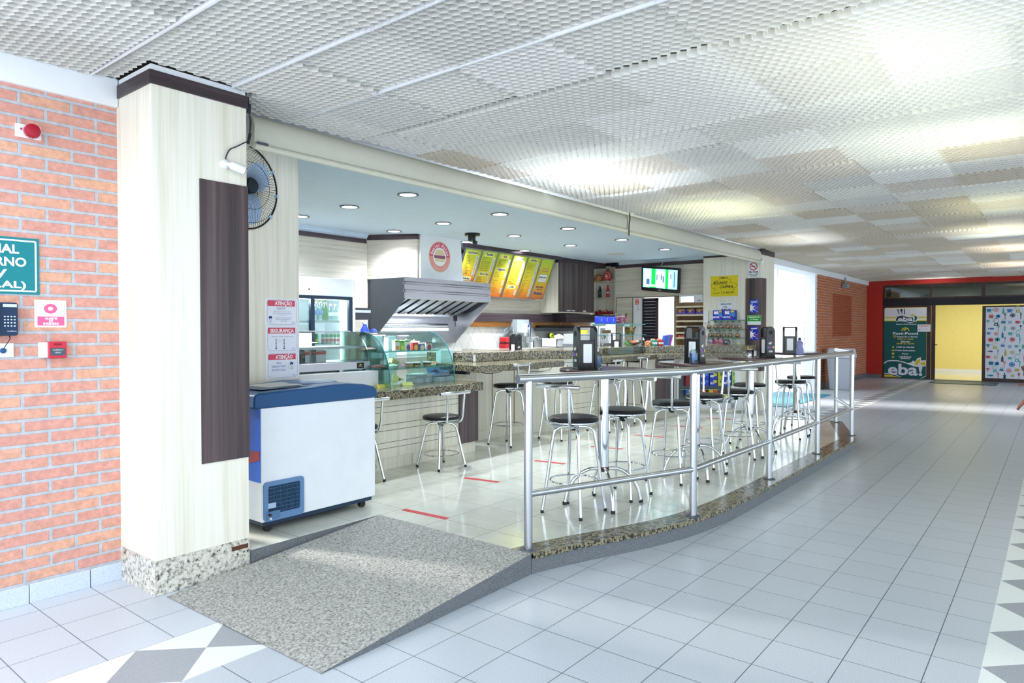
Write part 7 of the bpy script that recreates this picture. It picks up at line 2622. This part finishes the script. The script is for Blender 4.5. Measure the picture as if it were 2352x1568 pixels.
def icon(kind, u, v, k, c):
    n = 'printed_utensils'
    if kind == 0:      # cup
        s.poly(c, [(u - k, v - .5 * k), (u + .7 * k, v - .5 * k), (u + .5 * k, v + .6 * k), (u - .8 * k, v + .6 * k)], n)
        s.ring(c, u + .8 * k, v - .05 * k, .22 * k, .4 * k, -90, 90, 8, n)
        s.rect(c, u - 1.1 * k, v + .7 * k, u + .9 * k, v + .85 * k, n)
    elif kind == 1:    # fork
        s.rect(c, u - .12 * k, v - .3 * k, u + .12 * k, v + 1.6 * k, n)
        for d in (-.3, 0, .3):
            s.rect(c, u + (d - .08) * k, v - 1.5 * k, u + (d + .08) * k, v - .6 * k, n)
        s.rect(c, u - .38 * k, v - .7 * k, u + .38 * k, v - .3 * k, n)
    elif kind == 2:    # knife
        s.poly(c, [(u - .2 * k, v - 1.6 * k), (u + .25 * k, v - 1.2 * k), (u + .2 * k, v + .3 * k), (u - .2 * k, v + .3 * k)], n)
        s.rect(c, u - .16 * k, v + .35 * k, u + .12 * k, v + 1.6 * k, n)
    elif kind == 3:    # apple
        s.disc(c, u - .35 * k, v, .6 * k, .8 * k, 14, n)
        s.disc(c, u + .35 * k, v, .6 * k, .8 * k, 14, n)
        s.line(c, [(u, v - .7 * k), (u + .3 * k, v - 1.2 * k)], .16 * k, n)
    elif kind == 4:    # pot
        s.rect(c, u - .9 * k, v - .5 * k, u + .9 * k, v + .9 * k, n)
        s.rect(c, u - 1.3 * k, v - .3 * k, u + 1.3 * k, v - .12 * k, n)
        s.rect(c, u - .9 * k, v - .85 * k, u + .9 * k, v - .65 * k, n)
        s.disc(c, u, v - 1.0 * k, .18 * k, n=8, name=n)
    elif kind == 5:    # blender
        s.frame(c, u - .7 * k, v - 1.5 * k, u + .7 * k, v + .3 * k, .12 * k, n)
        s.poly(c, [(u - .6 * k, v + .4 * k), (u + .6 * k, v + .4 * k), (u + .9 * k, v + 1.7 * k), (u - .9 * k, v + 1.7 * k)], n)
        s.disc('#e2e4ee', u, v + 1.05 * k, .32 * k, n=12, name=n, k=2)
        s.ring(c, u - .85 * k, v - .6 * k, .3 * k, .45 * k, 90, 270, 8, n)
        s.rect(c, u - .3 * k, v - 1.8 * k, u + .3 * k, v - 1.55 * k, n)
    elif kind == 6:    # bottle
        s.rect(c, u - .4 * k, v - .5 * k, u + .4 * k, v + 1.5 * k, n)
        s.rect(c, u - .16 * k, v - 1.4 * k, u + .16 * k, v - .4 * k, n)
    elif kind == 7:    # plate
        s.ring(c, u, v, .75 * k, 1.05 * k, n=24, name=n)
        s.disc(c, u, v, .6 * k, n=18, name=n)
    elif kind == 8:    # kettle
        s.poly(c, [(u - .6 * k, v - .3 * k), (u + .6 * k, v - .3 * k), (u + .9 * k, v + .9 * k), (u - .9 * k, v + .9 * k)], n)
        s.ring(c, u, v - .3 * k, .55 * k, .7 * k, 0, 180, 10, n)
        s.poly(c, [(u - .7 * k, v + .3 * k), (u - 1.3 * k, v - .2 * k), (u - 1.2 * k, v + .1 * k), (u - .75 * k, v + .7 * k)], n)
    elif kind == 9:    # lemon slice
        s.ring(c, u, v, .65 * k, .85 * k, n=20, name=n)
        for j in range(4):
            a = pi * j / 4
            s.line(c, [(u - .6 * k * math.cos(a), v - .6 * k * math.sin(a)), (u + .6 * k * math.cos(a), v + .6 * k * math.sin(a))], .1 * k, n)
    elif kind == 10:   # wine glass
        s.poly(c, [(u - .4 * k, v - 1.2 * k), (u + .4 * k, v - 1.2 * k), (u + .3 * k, v - .1 * k), (u - .3 * k, v - .1 * k)], n)
        s.rect(c, u - .07 * k, v - .1 * k, u + .07 * k, v + 1.1 * k, n)
        s.rect(c, u - .4 * k, v + 1.0 * k, u + .4 * k, v + 1.15 * k, n)
    elif kind == 11:   # fish
        s.disc(c, u + .1 * k, v, .9 * k, .42 * k, 14, n)
        s.poly(c, [(u - .7 * k, v), (u - 1.3 * k, v - .45 * k), (u - 1.3 * k, v + .45 * k)], n)
    elif kind == 12:   # chopping board
        s.rect(c, u - .7 * k, v - .4 * k, u + .7 * k, v + 1.6 * k, n)
        s.disc(c, u, v - .8 * k, .35 * k, n=12, name=n)
    else:              # mushroom
        s.poly(c, [(u - .9 * k, v)] + [(u - .9 * k * math.cos(pi * j / 8), v - .8 * k * math.sin(pi * j / 8)) for j in range(1, 8)] + [(u + .9 * k, v)], n)
        s.rect(c, u - .3 * k, v + .05 * k, u + .3 * k, v + .8 * k, n)


rs = np.random.RandomState(4)
seqk = [0, 9, 6, 0, 5, 2, 13, 4, 5, 3, 4, 3, 1, 7, 2, 3, 10, 2, 1, 11, 13, 5, 8, 9, 0, 4, 12, 6, 2, 3, 11, 1, 6, 9, 10, 3, 8, 12, 0, 4]
i = 0
nrow, ncol = 12, 10
for r_ in range(nrow):
    for c_i in range(ncol):
        u = w * (c_i + .5 + (.25 if r_ % 2 else -.1)) / ncol
        v = h * (r_ + .5) / nrow
        if .04 < u < w - .06:
            icon(seqk[i % len(seqk)], u + rs.uniform(-.015, .015), v + rs.uniform(-.02, .02), .056 + rs.uniform(-.008, .010), cols[rs.randint(len(cols))])
        i += 1
s.done()

# ---- room behind the shop door
RX = 27.0
struct('wall_shop_back', box(RX, -3, 0, RX + .1, 6, 2.9), 'yellow_paint', smooth=False)
struct('wall_shop_side', box(FX + .2, 4.6, 0, RX, 4.7, 2.9), 'yellow_paint', smooth=False)
struct('wall_shop_side_right', box(FX + .2, -3.1, 0, RX, -3, 2.9), 'yellow_paint', smooth=False)
struct('baseboard_shop', box(RX - .02, -3, 0, RX, 6, .11), 'white_paint', smooth=False)
struct('floor_shop', MB().poly([(FX, -3, .003), (RX, -3, .003), (RX, 4.6, .003), (FX, 4.6, .003)]), 'room_floor_tile', smooth=False)
struct('ceiling_shop', box(FX + .2, -3, 2.9, RX, 4.7, 2.95), 'gypsum_white', smooth=False)
for y in (.2, 2.4):
    L = bpy.data.lights.new('shop_lamp', 'AREA')
    L.shape = 'RECTANGLE'
    L.size, L.size_y = 1.2, .3
    L.energy = 30
    L.color = (1.0, .97, .85)
    lo = bpy.data.objects.new('shop_lamp', L)
    COL.objects.link(lo)
    lo.location = (FX + 2.0, y, 2.86)

# ================================================================== ON THE CORRIDOR FLOOR
t = thing('door_mat', 'dark green door mat in front of the shop doorway', 'mat', (21.7, 1.95, 0))
box(21.25, 1.2, .001, 22.25, 2.68, .014).build('mat_body', '#123f42', t, world=True, smooth=False)
s = Sheet(t, (21.25, 2.68, .0142), (0, -1, 0), (1, 0, 0), .0006)
s.text('#5f8f86', 'BEM-VINDO', .74, .62, .22, bold=.04, width=1.1)
s.done()
t = thing('entrance_mat', 'teal and white printed mat in the bright side doorway', 'mat', (14.5, 4.4, 0))
box(13.0, 3.86, .001, 16.05, 5.0, .012).build('mat_body', '#2f8fa0', t, world=True, smooth=False)
s = Sheet(t, (13.0, 5.0, .0125), (0, -1, 0), (1, 0, 0), .0006)
for i in range(6):
    u = .25 + .1 * i
    s.line('#dfe9ee', [(u, .5 + .08 * (i % 2)), (u + .04, 2.4 - .1 * (i % 3))], .05)
s.done()
t = thing('litter_bin', 'grey plastic litter bin with a sloped swing lid against the orange brick wall', 'bin', (17.7, 4.03, 0))
m = MB()
a, b, hh = .22, .27, .76
m.add([(-a, -a, 0), (a, -a, 0), (a, a, 0), (-a, a, 0), (-b, -b, hh), (b, -b, hh), (b, b, hh), (-b, b, hh)], [(0, 1, 2, 3), (4, 5, 6, 7), (0, 1, 5, 4), (1, 2, 6, 5), (2, 3, 7, 6), (3, 0, 4, 7)])
m.build('bin_body', '#a9adb8', t, bevel=.02)
MB().prism([(-.29, hh), (.29, hh), (.29, hh + .03), (.12, hh + .22), (-.12, hh + .22), (-.29, hh + .03)], -.28, .28, 'y').build('swing_lid', '#c6c9d2', t, bevel=.015)
s = Sheet(t, (-.255, .1, .72), UYN, VD, .012)
for i in range(3):
    s.rect('#5a6068', .02, .1 + .09 * i, .07, .15 + .09 * i, 'mark')
s.done(world=False)
m = MB().box(-.06, -.2, 0, .06, .2, .001)
# folding wooden chair, mostly outside the frame
t = thing('folding_chair', 'dark red brown folding wooden chair cut off at the right edge', 'chair', (15.3, .32, 0))
for x in (-.2, .2):
    MB().tube([(x, .22, .012), (x, -.30, .80)], .02, 8).build('leg', 'brown_wood', t)
    MB().tube([(x, -.24, .012), (x, .16, .78)], .02, 8).build('leg', 'brown_wood', t)
m = MB()
for i in range(4):
    y = -.16 + i * .1
    m.box(-.21, y, .44, .21, y + .07, .462)
m.build('seat_slats', 'brown_wood', t)
m = MB().box(-.2, .12, .62, .2, .14, .68).box(-.2, .14, .72, .2, .16, .78)
m.build('back_slats', 'brown_wood', t)

# ---- far fittings
t = thing('beam_camera', 'small grey camera hanging from the white beam by the far brick wall', 'camera', (21.0, 4.4, 2.55))
p = at_y(1943, 652, 4.36)
MB().tube([(p.x, 4.38, 2.80), (p.x, 4.38, 2.62)], .03, 8).build('drop_pole', '#8f979c', t, world=True)
MB().box(p.x - .1, 4.3, 2.52, p.x + .1, 4.44, 2.63).build('housing', '#8a9aa4', t, world=True, bevel=.01)
t = thing('wall_pipe', 'pale angled drain pipe on the bright wall outside the doorway', 'pipe', at_y(1790, 630, 8.9))
P = [at_y(px, py, 8.93) for px, py in ((1778, 642), (1787, 641.5), (1787, 634), (1789.5, 632), (1789.5, 612))]
MB().tube(P, .06, 10).build('pipe', 'pipe_white', t, world=True)
MB().tube([at_y(1794, 614, 8.93), at_y(1794, 632, 8.93), at_y(1790, 634, 8.93)], .05, 10).build('second_pipe', 'pipe_white', t, world=True)
t = thing('outline_emblem', 'faint thin outline emblem on the bright wall outside', 'emblem', at_y(1831, 722, 8.98))
s = Sheet(t, at_y(1820, 715, 8.985), UX, VD, .004)
k = 1 / 90
s.line('#d9a3a8', [(u * .022, v * .022) for u, v in ((0, 8), (5, 2), (10, 0), (14, 3), (20, 5), (26, 4), (22, 8), (18, 13), (12, 16), (8, 12), (3, 9), (0, 8))], .02)
s.done()
# ================================================================== LIGHT AND CAMERA
w = bpy.data.worlds.new('overcast')
sc.world = w
w.use_nodes = True
nt = w.node_tree
bg = nt.nodes['Background']
# an overcast sky, brighter around the veiled sun on the street side
tc = nt.nodes.new('ShaderNodeTexCoord')
dp = nt.nodes.new('ShaderNodeVectorMath')
dp.operation = 'DOT_PRODUCT'
dp.inputs[1].default_value = Vector((-.80, -.05, .60)).normalized()
nt.links.new(tc.outputs['Generated'], dp.inputs[0])
mr = nt.nodes.new('ShaderNodeMapRange')
mr.inputs['From Min'].default_value = 0.0
mr.inputs['From Max'].default_value = 1.0
mr.inputs['To Min'].default_value = 1.3
mr.inputs['To Max'].default_value = 2.3
nt.links.new(dp.outputs['Value'], mr.inputs['Value'])
nt.links.new(mr.outputs['Result'], bg.inputs['Strength'])
bg.inputs['Color'].default_value = (.80, .90, 1.0, 1)
L = bpy.data.lights.new('veiled_sun', 'SUN')
L.energy = 5.5
L.angle = R(9)
L.color = (1.0, .97, .93)
lo = bpy.data.objects.new('veiled_sun', L)
COL.objects.link(lo)
lo.rotation_euler = Vector((.22, -.85, -.44)).to_track_quat('-Z', 'Y').to_euler()


def tube_lamp(x, y, power, color, sx=1.3, sy=.8, z=3.30, rot=0.0):
    L = bpy.data.lights.new('louvre_lamp', 'AREA')
    L.shape = 'RECTANGLE'
    L.size, L.size_y = sx, sy
    L.energy = power
    L.color = color
    o = bpy.data.objects.new('louvre_lamp', L)
    COL.objects.link(o)
    o.location = (x, y, z)
    o.rotation_euler = (0, 0, rot)


cool, green, lime = (.80, .90, 1.0), (.93, 1.0, .86), (.95, 1.0, .62)
warm = (1.0, .93, .80)
for px, py, pw, c in ((1375, 362, 46, cool), (1960, 50, 11, green), (2150, 70, 12, green), (2250, 262, 20, green), (2010, 285, 8, green), (1650, 447, 26, lime), (1830, 527, 30, cool),
                      (2300, 435, 16, lime), (2300, 502, 34, green), (2330, 548, 34, warm), (2330, 590, 36, warm), (2150, 628, 36, cool)):
    p = at_z(px, py, 3.0)
    tube_lamp(p.x, p.y, pw * .42, c)

L = bpy.data.lights.new('hood_lamp', 'AREA')
L.shape = 'RECTANGLE'
L.size, L.size_y = 1.2, .08
L.energy = 13
L.color = (.86, .95, 1.0)
lo = bpy.data.objects.new('hood_lamp', L)
COL.objects.link(lo)
lo.location = (7.1, 7.42, 1.70)
L = bpy.data.lights.new('warmer_lamp', 'AREA')
L.shape = 'RECTANGLE'
L.size, L.size_y = .7, .04
L.energy = 3
lo = bpy.data.objects.new('warmer_lamp', L)
COL.objects.link(lo)
lo.location = (3.7, 5.58, 1.415)
L = bpy.data.lights.new('case_lamp', 'AREA')
L.shape = 'RECTANGLE'
L.size, L.size_y = .7, .05
L.energy = 6
L.color = (.9, .97, 1.0)
lo = bpy.data.objects.new('case_lamp', L)
COL.objects.link(lo)
lo.location = (4.8, 5.41, 1.38)
cam = bpy.data.cameras.new('camera')
cam.sensor_width = 36
cam.lens = 24.0
cam.clip_start = .05
cam.clip_end = 200
co = bpy.data.objects.new('camera', cam)
COL.objects.link(co)
co.location = (0, 0, CAMZ)
co.rotation_euler = (pi / 2 - PITCH, 0, YAW - pi / 2)
sc.camera = co

vs_ = sc.view_settings
vs_.view_transform = 'Standard'
vs_.look = 'None'
vs_.exposure = 1.0
vs_.gamma = 1.0
vs_.use_curve_mapping = False
sc.display_settings.display_device = 'sRGB'
sc.cycles.max_bounces = 8
sc.cycles.diffuse_bounces = 4
sc.cycles.glossy_bounces = 4
sc.cycles.transparent_max_bounces = 16
sc.cycles.caustics_reflective = False
sc.cycles.caustics_refractive = False
sc.cycles.sample_clamp_indirect = 6
sc.cycles.use_denoising = True
